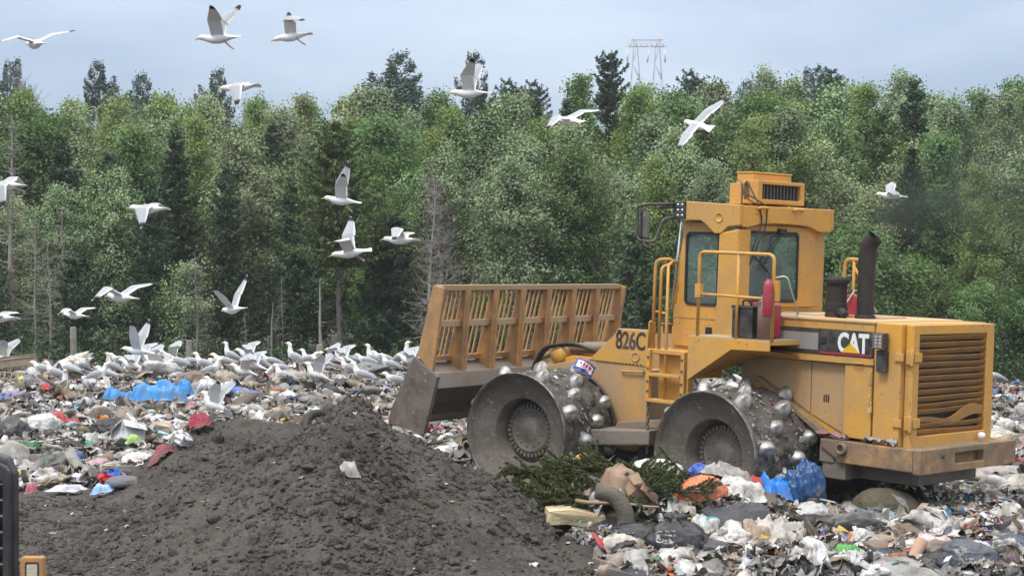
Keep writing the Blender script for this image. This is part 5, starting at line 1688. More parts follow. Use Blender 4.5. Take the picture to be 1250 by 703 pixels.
bxo = empty('battery_box'); on_machine(bxo, (-.10, PY - .15, 2.17))
mb = MB(); mb.box(-.17, .13, -.09, .09, 0, .34); mb.box(-.18, .14, -.10, .10, .345, .38); mb.build('case', M_BLK, bxo, .01)
mb = MB(); mb.tube(bend([(-.08, 0, .38), (-.08, 0, .44), (.04, 0, .44), (.04, 0, .38)], .03), .012, 6); mb.build('handle', M_RUB, bxo)
tag(bxo, 'black box standing on the platform behind the railing', 'box')
for nm, loc, sx, lab in (('jerrycan', (-.20, PY - .40, 2.17), 1.0, 'red fuel can on the platform behind the black box'),
                         ('jerrycan', (-.22, -.30, 2.455), .62, 'red can on the hood just beside the cab, before the air cleaner'),
                         ('jerrycan', (-.56, -.18, 2.437), .62, 'red can on the hood seen between the air cleaner and the exhaust pipe')):
    o = empty(nm); on_machine(o, loc)
    mb = MB(); mb.prism(rrect(-.16 * sx, .16 * sx, 0, .42 * sx, .05), 1, -.09, .09); mb.build('can', M_RED, o, .015)
    mb = MB(); mb.lathe([(.03, 0), (.03, .05), (0, .055)], 10, Matrix.Translation((.09 * sx, 0, .42 * sx))); mb.tube(bend([(-.1 * sx, 0, .42 * sx), (-.1 * sx, 0, .47 * sx), (.03, 0, .47 * sx), (.03, 0, .42 * sx)], .03), .012, 6); mb.build('handle', M_RUB, o)
    tag(o, lab, 'fuel can')
o = empty('canister'); on_machine(o, (-.38, PY - .16, 2.17))
mb = MB(); mb.lathe([(0, 0), (.09, 0), (.09, .42), (.07, .45), (0, .46)], 18); mb.build('body', surf('rusty_canister', (.28, .13, .075), .6, var=.2, dirt=(.2, .15, .12), dirt_amt=.7), o)
mb = MB(); mb.lathe([(.05, 0), (.05, .04), (0, .05)], 14, Matrix.Translation((0, 0, .455))); mb.build('cap', M_BLK, o)
tag(o, 'rusty brown canister between the black box and the fire extinguisher', 'canister')
# ================================================================== gulls
def gull_mat():
    m, nt, b = new_mat('gull_plumage')
    a = nt.nodes.new('ShaderNodeAttribute'); a.attribute_name = 'Col'
    nt.links.new(a.outputs['Color'], b.inputs['Base Color'])
    b.inputs['Roughness'].default_value = .75; b.inputs['Specular IOR Level'].default_value = .2
    n = nt.nodes.new('ShaderNodeTexNoise'); n.inputs['Scale'].default_value = 60
    tc = nt.nodes.new('ShaderNodeTexCoord'); nt.links.new(tc.outputs['Object'], n.inputs['Vector'])
    bp = nt.nodes.new('ShaderNodeBump'); bp.inputs['Strength'].default_value = .15; bp.inputs['Distance'].default_value = .01
    nt.links.new(n.outputs['Fac'], bp.inputs['Height']); nt.links.new(bp.outputs['Normal'], b.inputs['Normal'])
    return m
M_GULL = gull_mat()
WHT, GRY, BLKF, BEAK, LEG = (.74, .74, .73), (.36, .375, .40), (.022, .022, .024), (.60, .40, .05), (.48, .30, .24)
class Shell:
    def __init__(s): s.V, s.F, s.C = [], [], []
    def add(s, V, F, C):
        o = len(s.V); s.V += [tuple(v) for v in V]; s.F += [[i + o for i in f] for f in F]; s.C += C
def loft(sh, path, ry, rz, cols, n=14):
    path = [Vector(p) for p in path]; V, C = [], []
    for i, p in enumerate(path):
        t = (path[min(i + 1, len(path) - 1)] - path[max(i - 1, 0)]).normalized()
        side = Vector((0, 1, 0)); side = (side - t * side.dot(t)).normalized(); up = t.cross(side)
        if up.z < 0 and abs(t.z) < .9: up = -up
        for k in range(n):
            a = 2 * math.pi * k / n
            q = p + side * math.cos(a) * ry[i] + up * math.sin(a) * rz[i]
            V.append(q); C.append(cols(i, q, math.sin(a)))
    F = []
    for i in range(len(path) - 1):
        for k in range(n): F.append((i * n + k, i * n + (k + 1) % n, (i + 1) * n + (k + 1) % n, (i + 1) * n + k))
    F.append(list(range(n))[::-1]); F.append([(len(path) - 1) * n + k for k in range(n)])
    sh.add(V, F, C)
def wing(sh, side, root, a1, a2, sw1, sw2, twist=0, l1=.25, l2=.40, fold=1.0):
    """side +1 left/-1 right; a1,a2: raise of inner and outer wing; sw: sweep back (degrees)"""
    a1, a2, sw1, sw2 = map(R_, (a1, a2, sw1, sw2))
    d1 = Vector((-math.sin(sw1), side * math.cos(a1) * math.cos(sw1), math.sin(a1) * math.cos(sw1)))
    d2 = Vector((-math.sin(sw2), side * math.cos(a2) * math.cos(sw2), math.sin(a2) * math.cos(sw2)))
    root = Vector(root); wr = root + d1 * l1
    lead, chord = [], []
    for t in np.linspace(0, 1, 6): lead.append(root + d1 * l1 * t); chord.append(.185 + .01 * t)
    for t in np.linspace(.12, 1, 9): lead.append(wr + d2 * l2 * t * fold); chord.append(.205 * (1 - t) ** .62 + .010 + .012 * (1 - t))
    m = len(lead); V, C, n = [], [], 12
    for i, (p, c) in enumerate(zip(lead, chord)):
        t = (lead[min(i + 1, m - 1)] - lead[max(i - 1, 0)]).normalized()
        q = i / (m - 1)
        back = Vector((-1, 0, -.05)); back = (back - t * back.dot(t) * (1 - .35 * q)).normalized()
        up = t.cross(back) * (1 if side > 0 else -1)
        up = up.normalized()
        if up.dot(Vector((0, 0, 1))) < -.999: up = -up
        th = .016 * (1 - q) + .0062
        for k in range(n):
            an = 2 * math.pi * k / n
            x = .5 - .5 * math.cos(an); zz = math.sin(an)
            camber = .10 * c * math.sin(math.pi * x)
            pos = p + back * (x * c) + up * (zz * th * (1 - .35 * x) + camber)
            V.append(pos)
            black = q > .80 and not (q > .955)
            trail = x > .86 and q < .85
            if black: C.append(BLKF)
            elif q > .955: C.append((.6, .6, .6))
            elif zz > 0: C.append(WHT if trail else GRY)
            else: C.append((.66, .66, .665))
    F = []
    for i in range(m - 1):
        for k in range(n): F.append((i * n + k, i * n + (k + 1) % n, (i + 1) * n + (k + 1) % n, (i + 1) * n + k))
    F.append(list(range(n))[::-1]); F.append([(m - 1) * n + k for k in range(n)])
    sh.add(V, F, C)
def finish(sh, name, vox=.0068):
    me = bpy.data.meshes.new(name); me.from_pydata(sh.V, [], sh.F)
    bm = bmesh.new(); bm.from_mesh(me); bmesh.ops.recalc_face_normals(bm, faces=bm.faces); bm.to_mesh(me); bm.free()
    # colours are looked up on a densely sampled copy of the shell
    bm = bmesh.new(); bm.from_mesh(me)
    lay = bm.verts.layers.float_vector.new('c')
    bm.verts.ensure_lookup_table()
    for v, c in zip(bm.verts, sh.C): v[lay] = c
    kd = kdtree.KDTree(len(bm.verts) + len(bm.faces) * 5); cl = []
    for v in bm.verts: kd.insert(v.co, len(cl)); cl.append(v[lay][:])
    for f in bm.faces:
        if len(f.verts) == 4:
            vs = list(f.verts)
            for w in ((.25, .25, .25, .25), (.5, .5, 0, 0), (0, .5, .5, 0), (0, 0, .5, .5), (.5, 0, 0, .5)):
                p = sum((vs[i].co * w[i] for i in range(4)), Vector()); c = [sum(vs[i][lay][j] * w[i] for i in range(4)) for j in range(3)]
                kd.insert(p, len(cl)); cl.append(c)
    bm.free(); kd.balance()
    o = bpy.data.objects.new(name, me); COL.objects.link(o)
    md = o.modifiers.new('r', 'REMESH'); md.mode = 'VOXEL'; md.voxel_size = vox; md.use_smooth_shade = True
    m2 = o.modifiers.new('s', 'SMOOTH'); m2.factor = .5; m2.iterations = 2
    dg = bpy.context.evaluated_depsgraph_get()
    nm = bpy.data.meshes.new_from_object(o.evaluated_get(dg))
    bpy.data.objects.remove(o); bpy.data.meshes.remove(me)
    a = nm.color_attributes.new('Col', 'FLOAT_COLOR', 'POINT')
    n = len(nm.vertices); out = np.ones((n, 4), np.float32)
    for i, v in enumerate(nm.vertices): out[i, :3] = cl[kd.find(v.co)[1]]
    a.data.foreach_set('color', out.ravel())
    nm.materials.clear(); nm.materials.append(M_GULL)
    return nm

def body_cols(i, q, s):
    if q.x > .262: return BEAK
    return WHT
def gull_flying(name, wl, wr, legs=0, head=0.0, tail=1.0):
    """wl/wr: (a1,a2,sw1,sw2)"""
    sh = Shell()
    path = [(-.335, 0, -.005), (-.30, 0, -.003), (-.24, 0, 0), (-.18, 0, .0), (-.11, 0, 0), (-.03, 0, -.006), (.05, 0, -.006), (.11, 0, .002), (.16, 0, .012 + head * .2), (.20, 0, .020 + head * .6), (.232, 0, .022 + head), (.255, 0, .017 + head), (.268, 0, .012 + head), (.30, 0, .004 + head * 1.1), (.322, 0, -.010 + head * 1.1)]
    ry = [.085 * tail, .080 * tail, .058, .046, .058, .072, .070, .058, .045, .041, .038, .026, .013, .009, .006]
    rz = [.006, .008, .014, .030, .052, .068, .066, .054, .043, .040, .036, .026, .014, .011, .007]
    loft(sh, path, ry, rz, body_cols)
    wing(sh, 1, (.085, .035, .035), *wl); wing(sh, -1, (.085, -.035, .035), *wr)
    for s in (1, -1):
        if legs:
            loft(sh, [(-.08, s * .03, -.04), (-.12, s * .03, -.09), (-.16, s * .028, -.12 - legs)], [.010, .0075, .0075], [.010, .0075, .0075], lambda i, q, a: LEG, 8)
            loft(sh, [(-.155, s * .028, -.115 - legs), (-.20, s * .03, -.15 - legs)], [.016, .02], [.006, .006], lambda i, q, a: LEG, 8)
    return finish(sh, name)
def gull_standing(name, neck=1.0, down=0.0, wings=None, tilt=12):
    sh = Shell()
    hx, hz_ = .20 + .06 * down, .16 * neck - .22 * down
    path = [(-.34, 0, -.045), (-.27, 0, -.03), (-.19, 0, -.008), (-.10, 0, .006), (-.01, 0, .006), (.07, 0, .016), (.115, 0, .016 + .30 * hz_), (.145 + .03 * down, 0, .016 + .62 * hz_), (hx - .03, 0, hz_), (hx + .005, 0, hz_ + .008), (hx + .03, 0, hz_ + .002), (hx + .046, 0, hz_ - .004), (hx + .078, 0, hz_ - .012 - .03 * down), (hx + .096, 0, hz_ - .022 - .03 * down)]
    ry = [.030, .040, .052, .070, .080, .072, .058, .044, .042, .040, .028, .013, .009, .006]
    rz = [.008, .016, .032, .058, .076, .076, .058, .044, .042, .038, .028, .014, .011, .007]
    def bc(i, q, s):
        if i >= 11: return BEAK
        return WHT
    loft(sh, path, ry, rz, bc)
    if wings is None:
        for s in (1, -1):
            P = [(.09, s * .055, .035), (.03, s * .075, .035), (-.06, s * .078, .030), (-.16, s * .062, .016), (-.25, s * .038, -.004), (-.33, s * .015, -.022), (-.40, s * .004, -.034)]
            loft(sh, P, [.014, .024, .026, .024, .018, .012, .007], [.020, .050, .054, .044, .030, .018, .009],
                 lambda i, q, a: BLKF if i >= 5 else (WHT if (i == 4 and a < 0) else GRY), 10)
        loft(sh, [(.08, 0, .075), (0, 0, .085), (-.10, 0, .072), (-.2, 0, .035), (-.28, 0, .008)], [.03, .065, .065, .045, .02], [.012, .014, .014, .012, .010], lambda i, q, a: GRY, 10)
    else:
        wing(sh, 1, (.06, .045, .055), *wings[0]); wing(sh, -1, (.06, -.045, .055), *wings[1])
    for s in (1, -1):
        loft(sh, [(-.03, s * .032, -.05), (-.02, s * .034, -.12), (-.015, s * .036, -.20)], [.014, .0075, .0075], [.014, .0075, .0075], lambda i, q, a: LEG, 8)
        loft(sh, [(-.035, s * .036, -.20), (.005, s * .038, -.203), (.035, s * .04, -.205)], [.010, .020, .026], [.007, .007, .006], lambda i, q, a: LEG, 8)
    me = finish(sh, name)
    if tilt: me.transform(Matrix.Rotation(R_(-tilt), 4, 'Y'))
    lo = min(v.co.z for v in me.vertices)
    me.transform(Matrix.Translation((0, 0, -lo)))
    return me

# ---- in the air: pixel of the body, depth, heading (0 = away from the camera, 90 = to the photo's left), nose pitch, bank, wings
FLY = [
 (42, 54, 24, 38, 4, -4, (14, -16, 0, 14), (26, 10, 0, 25), 0, 0, 'gull gliding with arched wings over the pines, touching the photo edge'),
 (266, 47, 22.0, 84, -4, -10, (62, 30, 0, 22), (66, 50, 10, 55), 0.01, 1, 'gull with both wings raised high, the highest bird in the sky'),
 (355, 45, 25, 92, -10, 6, (50, -35, 5, 55), (40, 62, -15, 20), -.02, 1, 'gull braking with legs down and beak low, second highest in the sky'),
 (291, 107, 24, 84, -6, 14, (-30, -72, 0, 20), (28, 8, 0, 40), 0, 0, 'gull in front of the treetops with one wing pushed straight down'),
 (572, 114, 24, 88, -2, -8, (70, 48, -6, 30), (60, 50, 10, 35), 0, 0, 'gull in level flight with one wing up, in front of the ragged pine'),
 (694, 147, 25, 40, 8, -14, (12, -20, 5, 28), (14, -6, 5, 35), 0, 0, 'gull seen from behind flying away, below the column-shaped cedar'),
 (851, 153, 25, 38, 14, -46, (8, 2, 10, 28), (8, -2, 10, 28), 0, 0, 'gull banking steeply with long straight wings, above the cab'),
 (6, 226, 25, 85, 0, 0, (-20, -70, 0, 30), (20, -30, 0, 30), 0, 0, 'gull half cut off by the photo edge, at mid height of the wood'),
 (180, 255, 24, 86, 0, 8, (-22, -62, -6, 22), (18, -10, 0, 40), 0, 0, 'gull alone in front of the dark spruces with wings beating down'),
 (416, 245, 26, 84, 6, -10, (66, 40, 0, 25), (76, 82, -10, 25), 0, 1, 'gull hovering with wings up and legs dangling, above its neighbour by the larch trunk'),
 (427, 309, 24.5, 92, -10, -22, (66, 20, -10, -20), (48, 30, 0, 25), 0, 1, 'gull dropping with wings swept up and legs out, below its neighbour at the larch'),
 (488, 293, 26, 80, 0, 14, (16, -46, 0, 14), (34, 18, 0, 24), 0, 0, 'gull with bent wings in front of the bare dead trunks'),
 (147, 363, 23.5, 56, 2, 2, (20, -30, 0, 20), (30, 12, 0, 24), 0, 0, 'large gull with arched wings just above the small low-flying one'),
 (91, 385, 33, 66, 2, 6, (14, -22, 0, 24), (30, 10, 0, 24), 0, 0, 'small far gull flying low over the lone fence post'),
 (284, 378, 28, 48, -6, -6, (44, 38, 8, 24), (64, 56, 4, 24), 0, 0, 'gull diving with wings in a V above the flock'),
 (-2, 388, 25, 86, 0, 10, (-10, -30, 0, 24), (20, 10, 0, 24), 0, 0, 'gull whose tail alone enters at the photo edge, over the litter'),
 (1087, 239, 32, 84, 4, -10, (16, -8, 0, 20), (30, 10, 0, 24), 0, 0, 'gull in front of the leafy trees, under the exhaust smoke'),
 (167, 428, 30, 86, 6, -6, (56, 62, -5, 6), (64, 52, 4, 20), 0, 1, 'gull landing on the litter crest with both wings stretched up'),
]
for i, (px, py, d, hd, pitch, bank, wl, wr, head, legs, lab) in enumerate(FLY):
    me = gull_flying('gull', wl, wr, .0 if legs else 0, head)
    if legs:
        me2 = gull_flying('gull', wl, wr, .012, head); bpy.data.meshes.remove(me); me = me2
    o = link('gull', me)
    o.location = at(px, py, d)
    o.rotation_euler = Euler((R_(bank), R_(-pitch), R_(90 + hd)), 'XYZ')
    tag(o, lab, 'gull', 'gulls in the air')

# ---- on the rubbish
GS = {
 'stand': gull_standing('gull', 1.0), 'alert': gull_standing('gull', 1.35, tilt=20), 'low': gull_standing('gull', .62, tilt=6),
 'peck': gull_standing('gull', .5, .8, tilt=-4),
 'flap': gull_standing('gull', .9, .2, ((44, 10, 0, 35), (52, 26, 0, 30)), 8),
 'up': gull_standing('gull', 1.0, 0, ((60, 38, -6, 30), (64, 48, 0, 40)), 14),
 'half': gull_standing('gull', 1.0, .3, ((40, -20, -10, 40), (50, 12, 0, 30)), 6),
}
LAND = [  # pixel of the feet, pose, heading, label
 (66, 470, 'stand', 88, 'gull standing low on the litter, front one of the pair near the cardboard sheet'),
 (84, 466, 'low', 70, 'gull crouching just behind the gull near the red wrapper'),
 (96, 463, 'low', 150, 'gull resting with its back turned, beside the crouching gull'),
 (79, 486, 'alert', 200, 'gull facing the camera, right above the red wrapper'),
 (112, 484, 'peck', 20, 'gull bending away to feed, next to the one facing the camera'),
 (121, 474, 'stand', 265, 'gull standing behind the feeding gull, facing the blue sheet'),
 (137, 461, 'alert', 86, 'gull standing upright on the crest below the landing gull'),
 (129, 472, 'low', 75, 'gull resting halfway between the upright one and the blue sheet'),
 (160, 462, 'half', 84, 'gull half opening its wings directly under the landing gull'),
 (184, 458, 'flap', 95, 'gull flapping in the crowded tangle behind the big blue sheet'),
 (200, 461, 'half', 250, 'gull with drooping open wings in the tangle behind the blue sheet'),
 (216, 457, 'low', 80, 'gull crouching at the end of the tangle, before the grey fence post'),
 (231, 456, 'peck', 88, 'gull pecking at yellow scraps in front of the grey fence post'),
 (248, 459, 'stand', 92, 'gull standing with grey back shown, beside the yellow scraps'),
 (259, 468, 'stand', 268, 'gull facing the compactor, beside the brown sack'),
 (262, 490, 'stand', 84, 'gull standing on the litter beside the flat blue bag'),
 (260, 514, 'up', 82, 'gull with one wing flung up at the rim of the soil bank'),
 (281, 446, 'alert', 88, 'gull with stretched neck on the skyline in front of the dead twigs'),
 (296, 470, 'flap', 100, 'gull flapping its raised wings beside the tan sack'),
 (302, 449, 'half', 88, 'gull with spread wing just behind the flapping gull'),
 (318, 459, 'stand', 90, 'gull standing side-on next to the flapping gull'),
 (346, 475, 'stand', 84, 'gull standing on pale sheets, its grey back towards the camera'),
 (359, 445, 'alert', 86, 'tall gull on the skyline near the broken-off pole trunk'),
 (377, 441, 'low', 272, 'gull turned towards the tall gull on the skyline'),
 (377, 450, 'stand', 80, 'gull below the tall skyline gull, partly hidden by it'),
 (385, 474, 'up', 88, 'gull raising both wings above the old tyre'),
 (402, 450, 'flap', 90, 'gull flapping on the skyline in front of the short fence post'),
 (417, 438, 'half', 80, 'gull with folded-out wing behind the one flapping at the post'),
 (431, 442, 'low', 86, 'gull resting low beside the flapping one, grey back shown'),
 (425, 464, 'stand', 88, 'gull just behind the gull nearest the soil pile top'),
 (441, 474, 'stand', 86, 'gull standing nearest to the top of the soil pile'),
 (455, 447, 'alert', 90, 'gull with head high between the fence post and the blade'),
 (466, 448, 'low', 84, 'gull resting behind the gull with its head high, near the blade'),
 (475, 459, 'stand', 88, 'gull walking on bare soil close to the blade'),
 (481, 480, 'low', 96, 'white gull sitting lowest, right by the end plate of the blade'),
 (492, 446, 'alert', 250, 'gull looking towards the compactor from beside the blade'),
 (507, 446, 'flap', 60, 'gull with ruffled open wings, half behind the blade end post'),
 (1214, 472, 'stand', 88, 'gull standing on the litter behind the compactor grille'),
 (51, 466, 'low', 84, 'gull dozing beside the fallen cardboard sheet, end of the flock'),
 (146, 456, 'low', 92, 'gull hunched on the crest between the upright one and the tangle'),
 (172, 452, 'half', 80, 'gull shuffling its wings right beneath the tail of the landing gull'),
 (192, 450, 'stand', 86, 'gull standing on the skyline at the back of the flapping tangle'),
 (208, 452, 'flap', 98, 'gull lifting its wings on the skyline near the grey fence post'),
 (271, 456, 'low', 88, 'gull sitting behind the tan sack on the crest'),
 (308, 462, 'half', 84, 'gull with one dropped wing in front of the side-on gull'),
 (330, 456, 'low', 90, 'gull resting on the crest midway between the flapping gull and the pole trunk'),
 (338, 464, 'peck', 86, 'gull pecking at pale sheets just behind the one with its grey back shown'),
 (394, 458, 'low', 94, 'gull crouched between the tyre and the skyline flapper'),
 (409, 452, 'stand', 84, 'gull standing under the flapping pair on the skyline'),
 (446, 455, 'low', 88, 'gull sitting in the gap behind the gull nearest the soil pile top'),
 (499, 456, 'half', 84, 'gull half opening its wings right against the blade end post'),
 (2, 447, 'up', 88, 'gull with raised wing at the photo edge, on the crest by the cardboard'),
]
def ground_hit(px, py, d0=13.0, d1=44.0):
    if px > 600 and py > 562: d1 = 18.45          # the heap on the near side of the machine
    """where the line of sight through a pixel of the photograph meets the ground"""
    d = np.linspace(d0, d1, 1500)
    x = (px - CXP) / FPX * d; z = CAMH - (py - YHP) / FPX * d
    g = height(x, d) - z
    k = np.argmax(g > 0) if (g > 0).any() else int(np.argmax(g)) if d1 > 20 else len(d) - 1 - 40
    return float(x[k]), float(d[k]), float(height(x[k:k + 1], d[k:k + 1])[0])
for px, py, pose, hd, lab in LAND:
    x, y, z = ground_hit(px, py + 1)
    o = link('gull', GS[pose])
    o.location = (x, y, z + .07)
    o.rotation_euler = (0, 0, R_(90 + hd))
    s = .98 + .06 * math.sin(px)
    o.scale = (s, s, s)
    tag(o, lab, 'gull', 'gulls on the rubbish')
# ================================================================== rubbish large enough to tell apart
def film_mat(name, col, rough=.32, var=.12, spec=.5, trans=0.0, bump=.25, dirt=True, damt=.35):
    m = surf(name, col, rough, var=var, vscale=3, dirt=(.15, .125, .10) if damt > 0 else None, dirt_amt=damt, dscale=3.5, bump=bump, bscale=28, spec=spec)
    return m
_mc = {}
def FM(col, rough=.35, damt=.3):
    if max(col) < .12: damt = 0
    k = (tuple(round(c, 3) for c in col), rough, damt)
    if k not in _mc: _mc[k] = film_mat('film', col, rough, damt=damt)
    return _mc[k]
BLACKB, NAVY, BLUE, ROYAL, WHITE_, GREYC = (.022, .022, .025), (.05, .065, .10), (.035, .25, .60), (.03, .10, .48), (.66, .66, .66), (.27, .27, .28)
REDC, CRIM, ORG, TEAL, GRN, KRAFT, PURP, SKYB = (.48, .04, .035), (.40, .03, .06), (.72, .18, .07), (.03, .33, .26), (.07, .32, .05), (.30, .20, .13), (.27, .22, .42), (.25, .45, .72)

DEEP = {(372, 506): 25.5, (372, 490): 26.5, (391, 492): 26.5}      # things standing behind the soil pile
def lie(o, px, py, up=.05, d=None):
    d = d or DEEP.get((px, py))
    if d is None: x, y, z = ground_hit(px, py)
    else:
        x = (px - CXP) / FPX * d; y = d; z = hz(x, y)
    o.location = (x, y, z + up)
    if len(o.name) and not o.name.startswith(('spruce', 'parked', 'boulder')): EXCL.append((x, y, max(.10, .42 * max(o.dimensions.x, o.dimensions.y) if o.type == 'MESH' else .1)))
    return x, y, z

def bag(name, lab, cat, px, py, size, col, seed, rough=.35, knot=True, yaw=0, up=.03, damt=.25, folds=.5, group=None):
    v, f = ico(5)
    v = v.copy()
    rng = np.random.default_rng(seed)
    th = np.arctan2(v[:, 1], v[:, 0])
    r = 1 + folds * .22 * ridged(np.stack([th * 1.3, v[:, 2] * .8, v[:, 0] * .6], 1) + seed, 3, seed) + folds * .34 * fbm(v * 1.3 + seed * 1.7, 3, seed + 4) + folds * .20 * ridged(v * 3.6 + seed, 4, seed + 8) + folds * .06 * fbm(v * 11 + seed, 2, seed + 9)
    v *= r[:, None]
    if knot:
        t = np.clip((v[:, 2] - .62) / .5, 0, 1)
        v[:, :2] *= (1 - .8 * t)[:, None]
        v[:, 2] += t * .25
        fl = np.clip((v[:, 2] - 1.05) / .2, 0, 1)
        v[:, :2] *= (1 + 2.2 * fl)[:, None]
    v[:, 2] = np.where(v[:, 2] < -.35, -.35 + (v[:, 2] + .35) * .25, v[:, 2])
    v *= np.array(size) * .54
    o = link(name, np_mesh(name, v, tris=f, smooth=True), mats=FM(col, rough, damt))
    lie(o, px, py, up + size[2] * .14)
    o.rotation_euler = (rng.normal(0, .12), rng.normal(0, .12), yaw)
    return tag(o, lab, cat, group)

def cloth(name, lab, cat, px, py, w, l, col, seed, amp=.12, yaw=0, rough=.7, up=.05, n=54, freq=2.6, bulge=.08, damt=.3, rag=.25, group=None, two=None):
    """a limp sheet or garment lying crumpled over what is under it"""
    u = np.linspace(-.5, .5, n); X, Y = np.meshgrid(u, u)
    p = np.stack([X * w, Y * l], -1) / max(w, l)
    rr = 1 + rag * fbm(np.stack([np.cos(np.arctan2(Y, X)), np.sin(np.arctan2(Y, X))], -1) * 1.5 + seed, 3, seed)
    wx = X * w * rr + .10 * w * fbm(p * 3 + seed, 2, seed + 1); wy = Y * l * rr + .10 * l * fbm(p * 3 + seed + 9, 2, seed + 2)
    c, s = math.cos(yaw), math.sin(yaw)
    x0, y0, z0 = ground_hit(px, py)
    gx, gy = wx * c - wy * s, wx * s + wy * c
    g = height(x0 + gx, y0 + gy) - z0
    edge = np.clip(1 - np.maximum(np.abs(X), np.abs(Y)) * 2, 0, 1)
    z = g + bulge * sstep(0, .5, edge) + amp * (.75 * (ridged(p * freq + seed * .37, 4, seed + 5) + .15) + .5 * fbm(p * freq * .6 + seed, 2, seed + 6)) * (.45 + .55 * sstep(0, .25, edge))
    V = np.stack([gx.ravel(), gy.ravel(), z.ravel()], 1)
    q = grid_faces(n, n)
    # give it a thickness: underside 8 mm below, joined along the edge
    m = len(V)
    V2 = V - np.array([0, 0, .008])
    i = np.arange(m).reshape(n, n)
    loop = np.concatenate([i[0, :-1], i[:-1, -1], i[-1, :0:-1], i[:0:-1, 0]])
    nx_ = np.roll(loop, -1)
    rim = np.stack([loop, loop + m, nx_ + m, nx_], 1)
    me = np_mesh(name, np.concatenate([V, V2]), quads=np.concatenate([q, q[:, ::-1] + m, rim]), smooth=True)
    o = link(name, me, mats=FM(col, rough, damt))
    o.location = (x0, y0, z0 + up)
    EXCL.append((x0, y0, .36 * min(w, l) + .06))
    return tag(o, lab, cat, group)

def carton(name, lab, px, py, size, col, seed, rot=(0, 0, 0), up=.08, cat='cardboard', open_=True, damt=.4, mat=None):
    """a torn carton: four walls, bottom and bent flaps"""
    rng = np.random.default_rng(seed); w, l, h = size; t = .008
    mb = MB()
    mb.box(-w / 2, w / 2, -l / 2, l / 2, 0, t)
    for s in (1, -1):
        mb.box(s * w / 2 - t / 2, s * w / 2 + t / 2, -l / 2, l / 2, t, h); mb.box(-w / 2 + t, w / 2 - t, s * l / 2 - t / 2, s * l / 2 + t / 2, t, h)
        M = Matrix.Translation((s * w / 2, 0, h)) @ Matrix.Rotation(s * rng.uniform(.5, 1.4), 4, 'Y')
        mb.box(0 if s > 0 else -w * .45, w * .45 if s > 0 else 0, -l / 2, l / 2, 0, t, M)
        M = Matrix.Translation((0, s * l / 2, h)) @ Matrix.Rotation(-s * rng.uniform(.4, 1.5), 4, 'X')
        mb.box(-w / 2, w / 2, 0 if s > 0 else -l * .4, l * .4 if s > 0 else 0, 0, t, M)
    o = mb.build(name, mat or FM(col, .8, damt), None, .002)
    for v in o.data.vertices:
        v.co.x += rng.normal(0, .006) * 1.5; v.co.y += rng.normal(0, .006) * 1.5; v.co.z += rng.normal(0, .006)
    lie(o, px, py, up); o.rotation_euler = rot
    return tag(o, lab, cat)

M_CUT = leaf_mat('cut_needle', (.046, .062, .020), (.058, .074, .026), .15, .1)
def spruce_branch(lab, px, py, length, yaw, seed, up=.10, tilt=0.0):
    rng = np.random.default_rng(seed)
    root = empty('spruce_branch'); x, y, z = lie(root, px, py, up); root.rotation_euler = (0, tilt, yaw)
    stem = wiggle(rng, np.array([-length / 2, 0, 0.]), np.array([length / 2, 0, .05]), 9, .02)
    parts = [tube_np(stem, np.linspace(.024, .006, 9), 6)]
    C, D = [], []
    nt_ = int(length * 40)
    for i in range(nt_):
        q = rng.uniform(.12, 1); kk = q * 8; j = min(int(kk), 7); p0 = stem[j] + (stem[j + 1] - stem[j]) * (kk - j)
        s = rng.choice([-1, 1]); L_ = (1.15 - q) * .52 * rng.uniform(.5, 1.2) + .14
        dv = np.array([.65, s * .75 * rng.uniform(.3, 1), rng.normal(.18, .28)]); dv /= np.linalg.norm(dv)
        p1 = p0 + dv * L_ + np.array([0, 0, -.25 * L_ * L_])
        tw = wiggle(rng, p0, p1, 5, .012); parts.append(tube_np(tw, np.linspace(.006, .002, 5), 4))
        m = int(L_ * 620)
        k2 = rng.uniform(.05, 1.02, m) * 4; j2 = np.clip(k2.astype(int), 0, 3); b = tw[j2] + (tw[j2 + 1] - tw[j2]) * (k2 - j2)[:, None]
        ang = rng.uniform(0, 6.283, m); perp = np.cross(dv, [0, 0, 1.]); perp /= np.linalg.norm(perp); pz = np.cross(perp, dv)
        rad = perp[None] * np.cos(ang)[:, None] + pz[None] * np.sin(ang)[:, None]
        C.append(b + rad * .010); D.append(rad * .75 + dv[None] * .7)
    V, F = leaves_np(rng, np.concatenate(C), .0095, up=.2, long=4.2, dirs=np.concatenate(D))
    tone = rng.uniform(.7, 1.5, len(V) // 4)
    tv, tf = merge(parts)
    link('stem', np_mesh('stem', tv, quads=tf, smooth=True), root, M_DARKBARK)
    link('needles', np_mesh('needles', V, quads=F, col=np.repeat(np.stack([tone * 1.25, tone * 1.15, tone], 1), 4, 0)), root, M_CUT)
    return tag(root, lab, 'branch', 'cut spruce branches on the heap')

